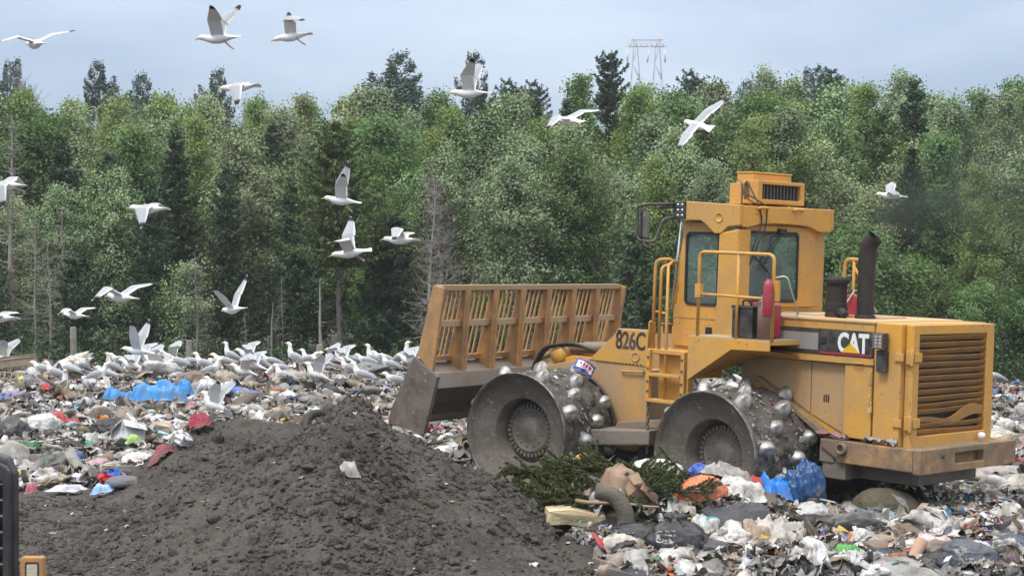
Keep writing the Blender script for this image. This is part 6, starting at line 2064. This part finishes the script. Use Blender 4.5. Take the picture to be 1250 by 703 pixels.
# ---------------- heap on the near side of the machine
spruce_branch('cut spruce branch lying furthest up the heap, under the yellow rag', 690, 600, 1.15, R_(175), 1, .16)
spruce_branch('cut spruce branch drooping over the soil edge of the heap', 668, 612, 1.0, R_(200), 2, .13)
spruce_branch('cut spruce branch fanned across the middle of the heap', 725, 603, 1.2, R_(150), 3, .20)
spruce_branch('cut spruce branch poking up by the machine step', 722, 588, .5, R_(120), 4, .14, R_(-14))
spruce_branch('cut spruce branch between the paper sack and the orange bag', 795, 622, 1.15, R_(-25), 5, .16)
spruce_branch('cut spruce branch tucked below the white sheet', 775, 612, .9, R_(15), 6, .15)
spruce_branch('cut spruce branch lying lowest over the soil beside the carpet roll', 715, 628, 1.0, R_(165), 8, .14)
spruce_branch('cut spruce branch pressed under the brown paper sack', 748, 600, 1.1, R_(190), 9, .2)
spruce_branch('cut spruce branch spread over the far end of the green pile, by the orange bag', 818, 618, .9, R_(160), 10, .18)
spruce_branch('short cut spruce branch hanging over the foam slab', 700, 622, .8, R_(230), 7, .12)
bag('garbage_bag', 'black plastic bag slumped beside the front drum, top of the heap', 'bag', 690, 572, (.62, .34, .24), BLACKB, 21, .3, False, .1)
cloth('cloth', 'yellow rag draped on the spruce branches', 'cloth', 708, 580, .16, .26, (.60, .36, .03), 22, .05, .8, up=.26, n=24)
cloth('plastic_sheet', 'white crumpled plastic at the soil edge of the heap, beside the branches', 'plastic sheet', 655, 588, .36, .28, WHITE_, 23, .10, .3, .45, up=.06)
bag('plastic_bag', 'small white bag on the soil just below the branches', 'bag', 634, 602, (.20, .16, .14), (.5, .55, .55), 24, .4, False)
bag('pillow', 'large white padded pillow on top of the heap by the rear drum', 'pillow', 797, 585, (.58, .42, .24), (.72, .71, .69), 25, .75, False, .1, .14, damt=.2, folds=.35)
cloth('plastic_sheet', 'white torn sheet beside the padded pillow', 'plastic sheet', 826, 582, .34, .30, (.66, .68, .70), 26, .10, .5, .5)
bag('plastic_bag', 'bright royal blue bag wedged against the rear drum face', 'bag', 853, 578, (.20, .2, .26), ROYAL, 27, .4, False, .2, .16, folds=1.0)
cloth('paper_sack', 'torn brown paper sack hanging down the heap', 'paper sack', 757, 612, .42, .62, KRAFT, 28, .13, .35, .8, up=.14, freq=1.8, bulge=.14)
carton('carton', 'torn brown carton flap standing on the spruce branches', 772, 622, (.22, .2, .2), (.27, .17, .105), 29, (R_(30), R_(40), .6), .12)
mb = MB(); mb.prism([(-.31, -.08), (-.29, .07), (-.05, .08), (.12, .06), (.30, .045), (.32, -.05), (.18, -.09), (-.10, -.08)], 1, -.13, .13)
o = mb.build('foam_slab', surf('yellowed_foam', (.62, .55, .36), .85, var=.12, vscale=6, dirt=(.40, .31, .18), dirt_amt=.5, bump=.5, bscale=40), None, .02)
for v in o.data.vertices:
    k = vnoise(np.array([[v.co.x * 9, v.co.y * 9, v.co.z * 9]]), 5)[0]; v.co += Vector((.02, .02, .02)) * float(k)
lie(o, 702, 641, .10); o.rotation_euler = (.1, .05, .12); tag(o, 'yellowed foam slab lying in the soil below the branches', 'foam')
mb = MB(); mb.tube(bend([(-.15, 0, .28), (.05, .0, .24), (.16, -.02, .05), (.14, -.05, -.12), (.0, -.1, -.16)], .2), .085, 14)
o = mb.build('carpet_roll', surf('grey_brown_felt', (.17, .14, .115), .95, var=.3, vscale=5, dirt=(.08, .07, .06), dirt_amt=.5, bump=.9, bscale=20), None, .02)
lie(o, 745, 648, .12); tag(o, 'bent roll of grey-brown carpet beside the foam slab', 'carpet')
bag('garbage_bag', 'shiny knotted black garbage bag at the foot of the heap', 'garbage bag', 826, 676, (.56, .46, .44), BLACKB, 31, .22, True, .4, folds=.45)
bag('garbage_bag', 'flattened black garbage bag stretched beside the knotted one', 'garbage bag', 785, 662, (.62, .36, .22), BLACKB, 32, .25, False, .3)
bag('garbage_bag', 'dark grey collapsed bag behind the knotted black one', 'garbage bag', 862, 678, (.50, .34, .18), (.06, .06, .065), 33, .4, False, -.3)
bag('plastic_bag', 'bright orange plastic bag crumpled on the heap', 'bag', 856, 630, (.46, .34, .28), ORG, 34, .35, False, .2, .20, damt=.12)
cloth('plastic_bag', 'pale translucent bag stuck below the orange bag', 'bag', 860, 652, .3, .36, (.58, .60, .62), 35, .10, .6, .3)
bag('plastic_bag', 'teal green plastic wad below the orange bag', 'bag', 869, 654, (.19, .16, .13), TEAL, 36, .35, False, 0, .10)
cloth('garment', 'grey striped garment spread in front of the rear drum', 'garment', 884, 598, .66, .44, (.36, .355, .345), 37, .12, .25, .85, freq=3.2, up=.22)
cloth('garment', 'off-white shirt lying below the grey garment', 'garment', 905, 622, .56, .40, (.60, .59, .58), 38, .12, -.4, .85, up=.18)
cloth('garment', 'charcoal garment lying across the heap beneath the off-white shirt', 'garment', 900, 650, .60, .46, (.075, .075, .082), 39, .14, .5, .85, up=.14)
cloth('garment', 'red folded cloth beside the blue plastic sheet', 'garment', 921, 620, .32, .22, REDC, 40, .08, -.5, .7, up=.24)
cloth('plastic_sheet', 'bright blue plastic sheet in front of the rear drum tread', 'plastic sheet', 948, 605, .62, .40, (.02, .19, .62), 41, .20, .35, .3, up=.16, bulge=.20, damt=.08)
bag('plastic_bag', 'dark blue glossy sack standing up under the bumper', 'bag', 985, 600, (.34, .30, .66), (.02, .075, .20), 42, .18, False, .3, .12, damt=.1, folds=1.1)
bag('plastic_bag', 'pale grey pillow-like bag lying across the right heap', 'bag', 1027, 652, (.50, .26, .2), (.56, .56, .57), 43, .5, False, -.15)
bag('plastic_bag', 'round dirty white bag with a pinched surface', 'bag', 992, 641, (.36, .3, .28), (.45, .445, .43), 44, .5, False, .5, folds=.7)
cloth('garment', 'slate blue cloth below the mossy boulder', 'garment', 1054, 645, .40, .28, (.13, .16, .23), 45, .08, .2, .85, up=.08)
v, f = ico(5); v = v.copy(); v *= (1 + .16 * fbm(v * 1.4, 4, 3) + .04 * ridged(v * 5, 3, 4))[:, None]; v *= np.array([.38, .26, .24])
o = link('boulder', np_mesh('boulder', v, tris=f, smooth=True), mats=surf('mossy_stone', (.115, .10, .045), .9, var=.35, vscale=4, dirt=(.09, .075, .055), dirt_amt=.7, bump=.5, bscale=30))
lie(o, 1083, 624, .14); o.rotation_euler = (0, .18, .1); tag(o, 'mossy brown boulder under the rear bumper', 'boulder')
bag('garbage_bag', 'black torn garbage bag in the middle of the right heap', 'garbage bag', 1112, 662, (.46, .30, .20), BLACKB, 46, .3, False, .1)
bag('garbage_bag', 'slate grey garbage bag at the bottom edge of the photo', 'garbage bag', 1180, 692, (.46, .36, .32), (.07, .078, .095), 47, .3, False, -.4)
bag('garbage_bag', 'navy bag at the lower photo corner', 'garbage bag', 1236, 682, (.40, .34, .28), NAVY, 48, .3, False, .3)
bag('garbage_bag', 'black bag leaning on the slate grey garbage bag', 'garbage bag', 1150, 698, (.42, .30, .22), BLACKB, 49, .28, False, .7)
mb = MB(); mb.tube([(-.16, 0, -.05), (0, .0, .0), (.17, .02, .08)], [.055, .06, .06], 16)
o = mb.build('cardboard_tube', surf('pinkish_card', (.45, .27, .19), .8, var=.12, dirt=(.3, .2, .15), dirt_amt=.4, bump=.1), None, .004)
lie(o, 1116, 694, .12); o.rotation_euler = (0, -.3, .7); tag(o, 'pinkish cardboard tube poking out near the lower photo edge', 'tube')
cloth('garment', 'white and pink printed cloth beside the cardboard tube', 'garment', 1138, 676, .40, .30, (.62, .48, .50), 50, .09, .4, .8)
cloth('leaf_strip', 'bright green torn plastic strips on the right heap', 'plastic strips', 1036, 690, .30, .22, GRN, 51, .10, .6, .4, rag=.8)
cloth('garment', 'cream knotted rags in the middle of the right heap', 'garment', 955, 668, .52, .46, (.50, .47, .43), 52, .16, .2, .9, freq=4)
cloth('garment', 'tan and white towel twisted beside the cream rags', 'garment', 922, 662, .34, .36, (.43, .33, .25), 53, .14, -.2, .9, freq=3.4)
cloth('plastic_sheet', 'ring of grey-white fabric at the bottom of the heap', 'fabric', 985, 692, .36, .26, (.46, .455, .45), 54, .10, 0, .8)
cloth('garment', 'black rag streaming down the heap near the lower edge', 'garment', 1075, 690, .30, .55, BLACKB, 55, .10, .4, .6)
bag('plastic_bag', 'yellow plastic scrap beside the slate grey garbage bag', 'bag', 1172, 665, (.14, .1, .08), (.66, .46, .04), 56, .4, False)
cloth('garment', 'crimson rag half buried far behind the bumper', 'garment', 1226, 585, .34, .24, CRIM, 57, .07, .2, .8)
bag('plastic_bag', 'blue bag lying on the litter behind the grille', 'bag', 1226, 550, (.40, .30, .14), (.03, .06, .22), 58, .35, False)
bag('plastic_bag', 'white bag lying beyond the end of the bumper', 'bag', 1232, 566, (.40, .34, .24), (.62, .63, .65), 59, .4, False)
bag('plastic_bag', 'pale bag on the slope beneath the gull behind the grille', 'bag', 1222, 492, (.34, .3, .2), (.55, .55, .55), 60, .45, False)

# ---------------- the field behind the soil piles
cloth('plastic_sheet', 'big crumpled bright blue plastic sheet in the middle of the flock', 'plastic sheet', 196, 496, .98, .62, BLUE, 71, .22, .1, .35, up=.10, bulge=.22, damt=.12, freq=3.4)
cloth('plastic_sheet', 'smaller bright blue plastic sheet joined to the big one', 'plastic sheet', 147, 495, .62, .42, (.03, .22, .54), 72, .18, .3, .35, up=.08, bulge=.15, damt=.12)
cloth('plastic_sheet', 'small bright blue wad at the far end of the big blue sheet', 'plastic sheet', 225, 489, .32, .28, BLUE, 73, .16, .3, .35, up=.10, bulge=.14, damt=.12)
cloth('plastic_bag', 'flat royal blue bag beside the walking gulls', 'bag', 297, 487, .52, .22, (.07, .13, .50), 74, .07, 0, .4, up=.09)
bag('garbage_bag', 'round black garbage bag at the photo edge', 'garbage bag', 16, 537, (.46, .42, .46), (.035, .033, .035), 75, .35, False, folds=.4)
bag('plastic_bag', 'large puffy white bag next to the round black garbage bag', 'bag', 55, 530, (.50, .42, .40), (.60, .60, .60), 76, .45, False, .5, folds=.6)
cloth('garment', 'red cloth draped beside the puffy white bag', 'garment', 80, 524, .42, .34, REDC, 77, .14, .3, .7, up=.10)
cloth('wrapper', 'bright red wrapper right under the gull facing the camera', 'wrapper', 82, 492, .26, .22, (.66, .07, .045), 78, .10, .3, .4, up=.07)
cloth('wrapper', 'small bright red wrapper beside the fallen cardboard sheet', 'wrapper', 55, 484, .18, .18, (.66, .05, .04), 79, .10, 0, .4, up=.07)
cloth('garment', 'pale purple cloth spread near the photo edge', 'garment', 24, 492, .66, .34, PURP, 80, .12, .15, .8, up=.07)
cloth('garment', 'grey coat slumped under the fallen cardboard sheet', 'garment', 40, 478, .60, .40, (.21, .21, .23), 81, .16, -.5, .8, up=.10)
carton('carton', 'flattened brown cardboard sheet propped on a wire crate', 20, 463, (.70, .42, .04), (.30, .23, .17), 82, (.12, -.1, .1), .42, damt=.3)
mb = MB()
for i in range(5):
    for z in (0, .36): mb.tube([(-.24 + i * .12, -.18, z), (-.24 + i * .12, .18, z)], .008, 4)
    for s in (-.18, .18): mb.tube([(-.24 + i * .12, s, 0), (-.24 + i * .12, s, .36)], .008, 4)
for z in (0, .12, .24, .36):
    for s in (-.18, .18): mb.tube([(-.24, s, z), (.24, s, z)], .008, 4)
    for s in (-.24, .24): mb.tube([(s, -.18, z), (s, .18, z)], .008, 4)
o = mb.build('wire_crate', surf('tan_wire', (.34, .28, .20), .6, bump=0)); lie(o, 12, 482, .06); o.rotation_euler = (0, .1, .25); tag(o, 'tan wire crate under the cardboard sheet at the photo edge', 'crate')
bag('plastic_bag', 'yellow-green plastic bag beside the grey coat', 'bag', 27, 478, (.16, .16, .26), (.50, .50, .10), 83, .4, False, 0, .12)
bag('plastic_bag', 'yellow mesh bag on top of the cardboard sheet', 'bag', 12, 452, (.34, .26, .2), (.45, .34, .05), 84, .6, False, 0, .18)
carton('carton', 'white appliance carton tilted on the litter', 155, 548, (.36, .46, .30), (.64, .65, .66), 85, (R_(-24), R_(14), .5), .06, damt=.2)
bag('garbage_bag', 'black rag-like bag beside the tilted white carton', 'garbage bag', 140, 532, (.56, .40, .34), (.035, .032, .03), 86, .5, False, .2, folds=.8)
cloth('garment', 'orange scrap of cloth above the black rag-like bag', 'garment', 127, 519, .22, .18, (.62, .22, .03), 87, .08, .1, .7)
bag('plastic_bag', 'white bag with a lime green top below the tilted carton', 'bag', 168, 572, (.42, .34, .28), (.68, .68, .68), 88, .4, False)
cloth('wrapper', 'lime green wrapper lying on the white bag', 'wrapper', 163, 556, .22, .16, (.35, .60, .10), 89, .06, 0, .4, up=.2)
cloth('plastic_sheet', 'large white paper sheet near the soil edge', 'paper', 122, 588, .52, .36, (.74, .74, .76), 90, .06, .4, .6, freq=1.2, bulge=.05, damt=.05)
cloth('plastic_sheet', 'pale lilac paper sheet beside the large white one', 'paper', 82, 603, .42, .34, (.50, .50, .60), 91, .05, -.3, .6, freq=1.1, bulge=.06, damt=.1)
cloth('plastic_sheet', 'lilac-white paper behind the lilac sheet', 'paper', 98, 591, .30, .22, (.62, .62, .70), 92, .05, .2, .6, freq=1.2, damt=.05)
carton('carton', 'small red box on the large white paper sheet', 129, 596, (.15, .13, .13), (.52, .03, .05), 93, (.2, .3, .4), .04, 'box', damt=.05)
cloth('wrapper', 'sky blue folded card beside the small red box', 'card', 124, 607, .26, .20, SKYB, 94, .03, .2, .5, freq=1, damt=.02, up=.07)
bag('garbage_bag', 'dark slate cushion at the edge of the soil', 'cushion', 151, 595, (.40, .30, .18), (.11, .12, .16), 95, .6, False, .3, folds=.3)
cloth('wrapper', 'yellow wrapper near the lilac paper', 'wrapper', 68, 590, .22, .16, (.66, .50, .06), 96, .05, 0, .5)
cloth('wrapper', 'pinkish red scrap near the grey cover of the parked machine', 'wrapper', 39, 606, .16, .14, (.45, .08, .13), 97, .05, 0, .5)
bag('garbage_bag', 'round slate bag in front of the green netting', 'garbage bag', 36, 572, (.30, .26, .24), (.06, .06, .07), 98, .4, False, folds=.35)
cloth('netting', 'tangle of green netting above the round slate bag', 'netting', 30, 556, .34, .30, (.03, .22, .08), 99, .13, .2, .6, rag=.8)
cloth('garment', 'crimson cloth wedged against the soil bank', 'garment', 243, 531, .28, .28, (.30, .025, .05), 100, .12, .3, .7, up=.12, damt=.1)
cloth('plastic_sheet', 'long white plastic sheet pointing at the crimson cloth', 'plastic sheet', 218, 526, .62, .26, (.60, .60, .60), 101, .10, .2, .4)
carton('carton', 'small white tub beside the soil bank', 221, 548, (.13, .12, .14), (.72, .72, .73), 102, (.4, .2, 1.0), .06, 'tub', damt=.05)
cloth('garment', 'dark pink cloth near the small white tub', 'garment', 196, 562, .30, .22, (.32, .05, .09), 103, .10, .4, .7)
v, f = ico(5)
for px, py, sz, col, sd, lab in ((238, 476, (.62, .42, .52), (.24, .185, .145), 104, 'brown sack of hardened waste behind the flat blue bag'),
                                 (276, 474, (.52, .4, .42), (.40, .345, .29), 105, 'tan bulging sack beside the flapping gull'),
                                 (356, 470, (.8, .5, .36), (.46, .43, .36), 106, 'beige half-buried mattress end near the pale-backed gull')):
    bag('sack', lab, 'sack', px, py, sz, col, sd, .85, False, .3, folds=.8, damt=.5)
mb = MB(); prof = []
for k in range(24):
    a = 2 * math.pi * k / 24; prof.append((.27 + .075 * math.cos(a), .10 * math.sin(a)))
mb.lathe(prof + [prof[0]], 36)
o = mb.build('tyre', M_RUB, None, 0, True); lie(o, 391, 492, .12); o.rotation_euler = (R_(62), R_(15), .5); tag(o, 'old black tyre half buried beyond the soil pile top', 'tyre')
bag('plastic_bag', 'teal bag beneath the old tyre', 'bag', 372, 506, (.42, .3, .2), (.06, .22, .20), 107, .4, False)
bag('garbage_bag', 'black bag draped beside the old tyre', 'garbage bag', 372, 490, (.40, .30, .24), (.03, .028, .03), 108, .4, False)
cloth('plastic_sheet', 'big white plastic sheet on the slope by the teal bag', 'plastic sheet', 344, 492, .62, .42, (.64, .64, .66), 109, .12, .2, .4)
cloth('plastic_sheet', 'white scrap on the soil pile face', 'paper', 427, 583, .17, .10, (.42, .40, .37), 110, .03, .3, .7, up=.02, n=20)
for k in range(3):
    pass
# bright wrapper caught on the front drum
u = np.linspace(-.5, .5, 20); X_, Y_ = np.meshgrid(u, u); pz = np.stack([X_, Y_], -1)
V = np.stack([(X_ * .27).ravel(), (Y_ * .17).ravel(), (.05 * np.cos(X_ * 3) + .02 * ridged(pz * 4, 3, 3)).ravel()], 1)
c = np.tile(np.array([[.03, .05, .30]]), (400, 1)); yy = Y_.ravel() + .12 * X_.ravel(); xx = X_.ravel()
c[(np.abs(yy - .02) < .30) & (np.abs(xx) < .40)] = (.70, .70, .72); c[(np.abs(yy - .10) < .15) & (np.abs(xx) < .34) & (np.sin(xx * 42) > -.55)] = (.50, .03, .05); c[(np.abs(yy + .16) < .05) & (np.abs(xx) < .25)] = (.04, .08, .36)
P_w = comp.matrix_basis @ Mf @ Vector((-.42, 1.02, 1.55))
cw = link('wrapper', np_mesh('wrapper', V, quads=grid_faces(20, 20), smooth=True, col=c), mats=attr_mat('printed_film', .35, bump=0, dirt=None))
cw.location = at(713, 449, P_w.y); cw.rotation_euler = (R_(64), R_(30), .1)
tag(cw, 'blue, white and red snack wrapper stuck on top of the front drum', 'wrapper')
# scraps of film lying on the bumper deck
for k, (x, y, lab, col) in enumerate(((-1.35, .72, 'pink and white strips of film on the bumper deck beside the hood', (.5, .36, .38)), (-1.75, .93, 'grey flattened film along the bumper deck edge', (.34, .32, .31)), (-1.08, .93, 'reddish scraps caught over the slanting brace', (.33, .16, .16)))):
    q = comp.matrix_basis @ Vector((x, y, 1.085))
    u = np.linspace(-.5, .5, 18); X_, Y_ = np.meshgrid(u, u); pz = np.stack([X_, Y_], -1)
    V = np.stack([(X_ * .42 + .05 * fbm(pz * 3 + k, 2, 1)).ravel(), (Y_ * .10 + .03 * fbm(pz * 3 + k, 2, 2)).ravel(), (.03 + .05 * ridged(pz * 4 + k, 3, 3)).ravel()], 1)
    o = link('film_strip', np_mesh('film_strip', V, quads=grid_faces(18, 18), smooth=True), mats=FM(col, .5, .4))
    o.location = q; o.rotation_euler = comp.rotation_euler; tag(o, lab, 'plastic strips')

# ---------------- loose boards and sticks one can pick out
for px, py, L_, yaw, col, lab in ((842, 612, .9, -.55, (.18, .14, .10), 'thin brown stick crossing above the orange bag'), (1182, 650, .5, 1.3, (.22, .16, .12), 'short brown board standing in the right heap'),
                                  (985, 630, .8, -.9, (.42, .40, .37), 'pale strip of trim sticking out of the right heap'), (752, 640, .9, -.5, (.30, .22, .14), 'bent twig running below the paper sack'),
                                  (640, 596, .55, .2, (.14, .11, .09), 'stub of grey branch at the soil edge of the heap')):
    mb = MB(); rr = np.random.default_rng(int(px)); p = wiggle(rr, np.array([-L_ / 2, 0, 0]), np.array([L_ / 2, 0, .1]), 7, .02)
    mb.tube([tuple(q) for q in p], list(np.linspace(.020, .010, 7)), 8)
    o = mb.build('stick', surf('stick_wood', col, .85, var=.2, vscale=8, bump=.3)); lie(o, px, py, .16); o.rotation_euler = (0, .12, yaw); tag(o, lab, 'stick')

# ================================================================== parked machine cut by the photo's lower corner
def parked():
    d = 9.0
    x1 = at(24, 600, d + .14).x
    gz = hz(x1 - .5, d)
    root = empty('parked_loader', (x1, d, gz)); tag(root, 'black louvred engine cover and amber lamp of a parked machine cut by the photo corner', 'loader')
    zt = at(0, 553, d).z - gz
    M_CV = surf('grey_black_plastic', (.014, .015, .019), .42, var=.2, vscale=3, dirt=(.06, .058, .056), dirt_amt=.4, dscale=2.0, bump=.1, bscale=60)
    mb = MB()
    out_ = [(-.90, .72), (-.03, .72), (0, .80), (-.004, zt - .12), (-.045, zt - .03), (-.14, zt), (-.80, zt + .03), (-.90, zt - .02)]
    mb.prism(out_, 1, .058, .16)
    cov = mb.build('engine_cover', M_CV, root, .02)
    mb = MB(); ring_plate(mb, rrect(-.86, -.015, .80, zt - .055, .07), rrect(-.82, -.052, .86, zt - .13, .05), 1, .0, .055)
    mb.build('cover_frame', M_CV, cov, .008)
    mb = MB(); z = .87
    while z < zt - .15:
        mb.prism([(.03, z), (.008, z + .012), (.05, z + .085), (.058, z + .08)], 0, -.82, -.053) if False else mb.add([(-.82, .058, z), (-.053, .058, z), (-.053, .012, z + .075), (-.82, .012, z + .075), (-.82, .058, z + .01), (-.053, .058, z + .01), (-.053, .020, z + .084), (-.82, .020, z + .084)], [(0, 1, 2, 3), (7, 6, 5, 4), (0, 4, 5, 1), (3, 2, 6, 7), (0, 3, 7, 4), (1, 5, 6, 2)])
        z += .088
    mb.build('louvre', M_CV, cov, .002)
    mb = MB(); mb.box(-.050, -.022, -.004, -.001, .96, 1.03); mb.build('sticker', M_WHITE, cov)
    mb = MB(); mb.prism(rrect(-.93, -.02, .55, .72, .03), 1, .05, .70); mb.build('chassis', M_STEELD, root, .01)
    zl = at(0, 679, d).z - gz
    M_AMB = surf('amber_housing', (.48, .22, .05), .55, var=.1, dirt=(.30, .19, .10), dirt_amt=.4, bump=.1)
    mb = MB(); mb.prism(rrect(.052, .176, zl - .17, zl, .012), 1, -.02, .05)
    lamp = mb.build('lamp_housing', M_AMB, root, .008)
    mb = MB(); ring_plate(mb, rrect(.080, .155, zl - .14, zl - .025, .008), rrect(.087, .148, zl - .132, zl - .035, .006), 1, -.024, -.0195); mb.build('lamp_bezel', M_BLK, lamp)
    mb = MB(); mb.prism(rrect(.089, .146, zl - .130, zl - .037, .006), 1, -.0235, -.0195); mb.build('lens', surf('pale_lens', (.50, .46, .36), .25, var=.15, vscale=30, bump=.3, bscale=150), lamp)
    mb = MB(); mb.box(-.2, .17, -.01, .05, zl - .32, zl - .171); mb.build('lamp_step', M_STEELD, root, .01)
    for sx in (-.75,):
        mb = MB(); mb.lathe([(.0, -.14), (.28, -.14), (.38, -.10), (.40, 0), (.38, .12), (.28, .15), (0, .15)], 32, Matrix.Translation((sx + .25, .40, .40)) @ Matrix.Rotation(R_(90), 4, 'Y')); w = mb.build('wheel', M_RUB, root)
        mb = MB(); mb.lathe([(0, .155), (.2, .155), (.22, .17), (.22, .12)], 24, Matrix.Translation((sx + .25, .40, .40)) @ Matrix.Rotation(R_(90), 4, 'Y')); mb.build('rim', M_YELM, w)
parked()

# ================================================================== exhaust smoke
def smoke():
    a, b_ = at(1074, 268, 20.0), at(1265, 215, 20.9)
    r0, r1 = .10, 1.45
    axis = (b_ - a); ln = axis.length; ax = axis.normalized()
    # a closed trumpet-shaped body of smoke, its density fading to nothing before the surface
    mb = MB()
    rot = ax.to_track_quat('Z', 'Y').to_matrix().to_4x4()
    prof = [(0, -.12)] + [(r0 + (r1 - r0) * t ** .8, ln * t) for t in np.linspace(0, 1, 10)] + [(r1 * .7, ln + .6), (0, ln + .8)]
    mb.lathe(prof, 28)
    o = mb.build('exhaust_smoke', [], None, 0, True)
    o.matrix_world = Matrix.Translation(a) @ rot
    m = bpy.data.materials.new('diesel_smoke'); m.use_nodes = True; nt = m.node_tree
    for n in list(nt.nodes): nt.nodes.remove(n)
    N, Lk = nt.nodes.new, nt.links.new
    ou = N('ShaderNodeOutputMaterial'); pv = N('ShaderNodeVolumePrincipled')
    pv.inputs['Color'].default_value = (.09, .115, .095, 1)
    tc = N('ShaderNodeTexCoord'); sp = N('ShaderNodeSeparateXYZ'); Lk(tc.outputs['Object'], sp.inputs['Vector'])
    def M2(op, a_, b__=None):
        n = N('ShaderNodeMath'); n.operation = op
        for i_, v in enumerate((a_, b__)):
            if v is None: continue
            if isinstance(v, (int, float)): n.inputs[i_].default_value = v
            else: Lk(v, n.inputs[i_])
        return n.outputs[0]
    x, y, z = sp.outputs['X'], sp.outputs['Y'], sp.outputs['Z']
    t = M2('MAXIMUM', M2('DIVIDE', z, ln), 0.0)
    R = M2('ADD', M2('MULTIPLY', M2('POWER', t, .8), r1 - r0), r0)
    q = M2('DIVIDE', M2('SQRT', M2('ADD', M2('MULTIPLY', x, x), M2('MULTIPLY', y, y))), R)
    rad = M2('MAXIMUM', M2('SUBTRACT', .92, q), 0.0)
    end = M2('MAXIMUM', M2('SUBTRACT', 1.25, t), 0.0)
    nz_ = N('ShaderNodeTexNoise'); nz_.inputs['Scale'].default_value = 1.9; nz_.inputs['Detail'].default_value = 4; nz_.inputs['Distortion'].default_value = .6
    Lk(tc.outputs['Object'], nz_.inputs['Vector'])
    mr = N('ShaderNodeMapRange'); mr.inputs['From Min'].default_value = .36; mr.inputs['From Max'].default_value = .66
    Lk(nz_.outputs['Fac'], mr.inputs['Value'])
    near = M2('ADD', M2('MULTIPLY', M2('POWER', M2('MAXIMUM', M2('SUBTRACT', 1.0, M2('MULTIPLY', t, 2.2)), 0.0), 2.0), 16.0), 1.9)
    Lk(M2('MULTIPLY', M2('MULTIPLY', rad, end), M2('MULTIPLY', mr.outputs['Result'], near)), pv.inputs['Density'])
    Lk(pv.outputs['Volume'], ou.inputs['Volume'])
    o.data.materials.append(m)
    tag(o, 'thin dark exhaust smoke drifting from the pipe', 'smoke', kind='stuff')
smoke()
litter()
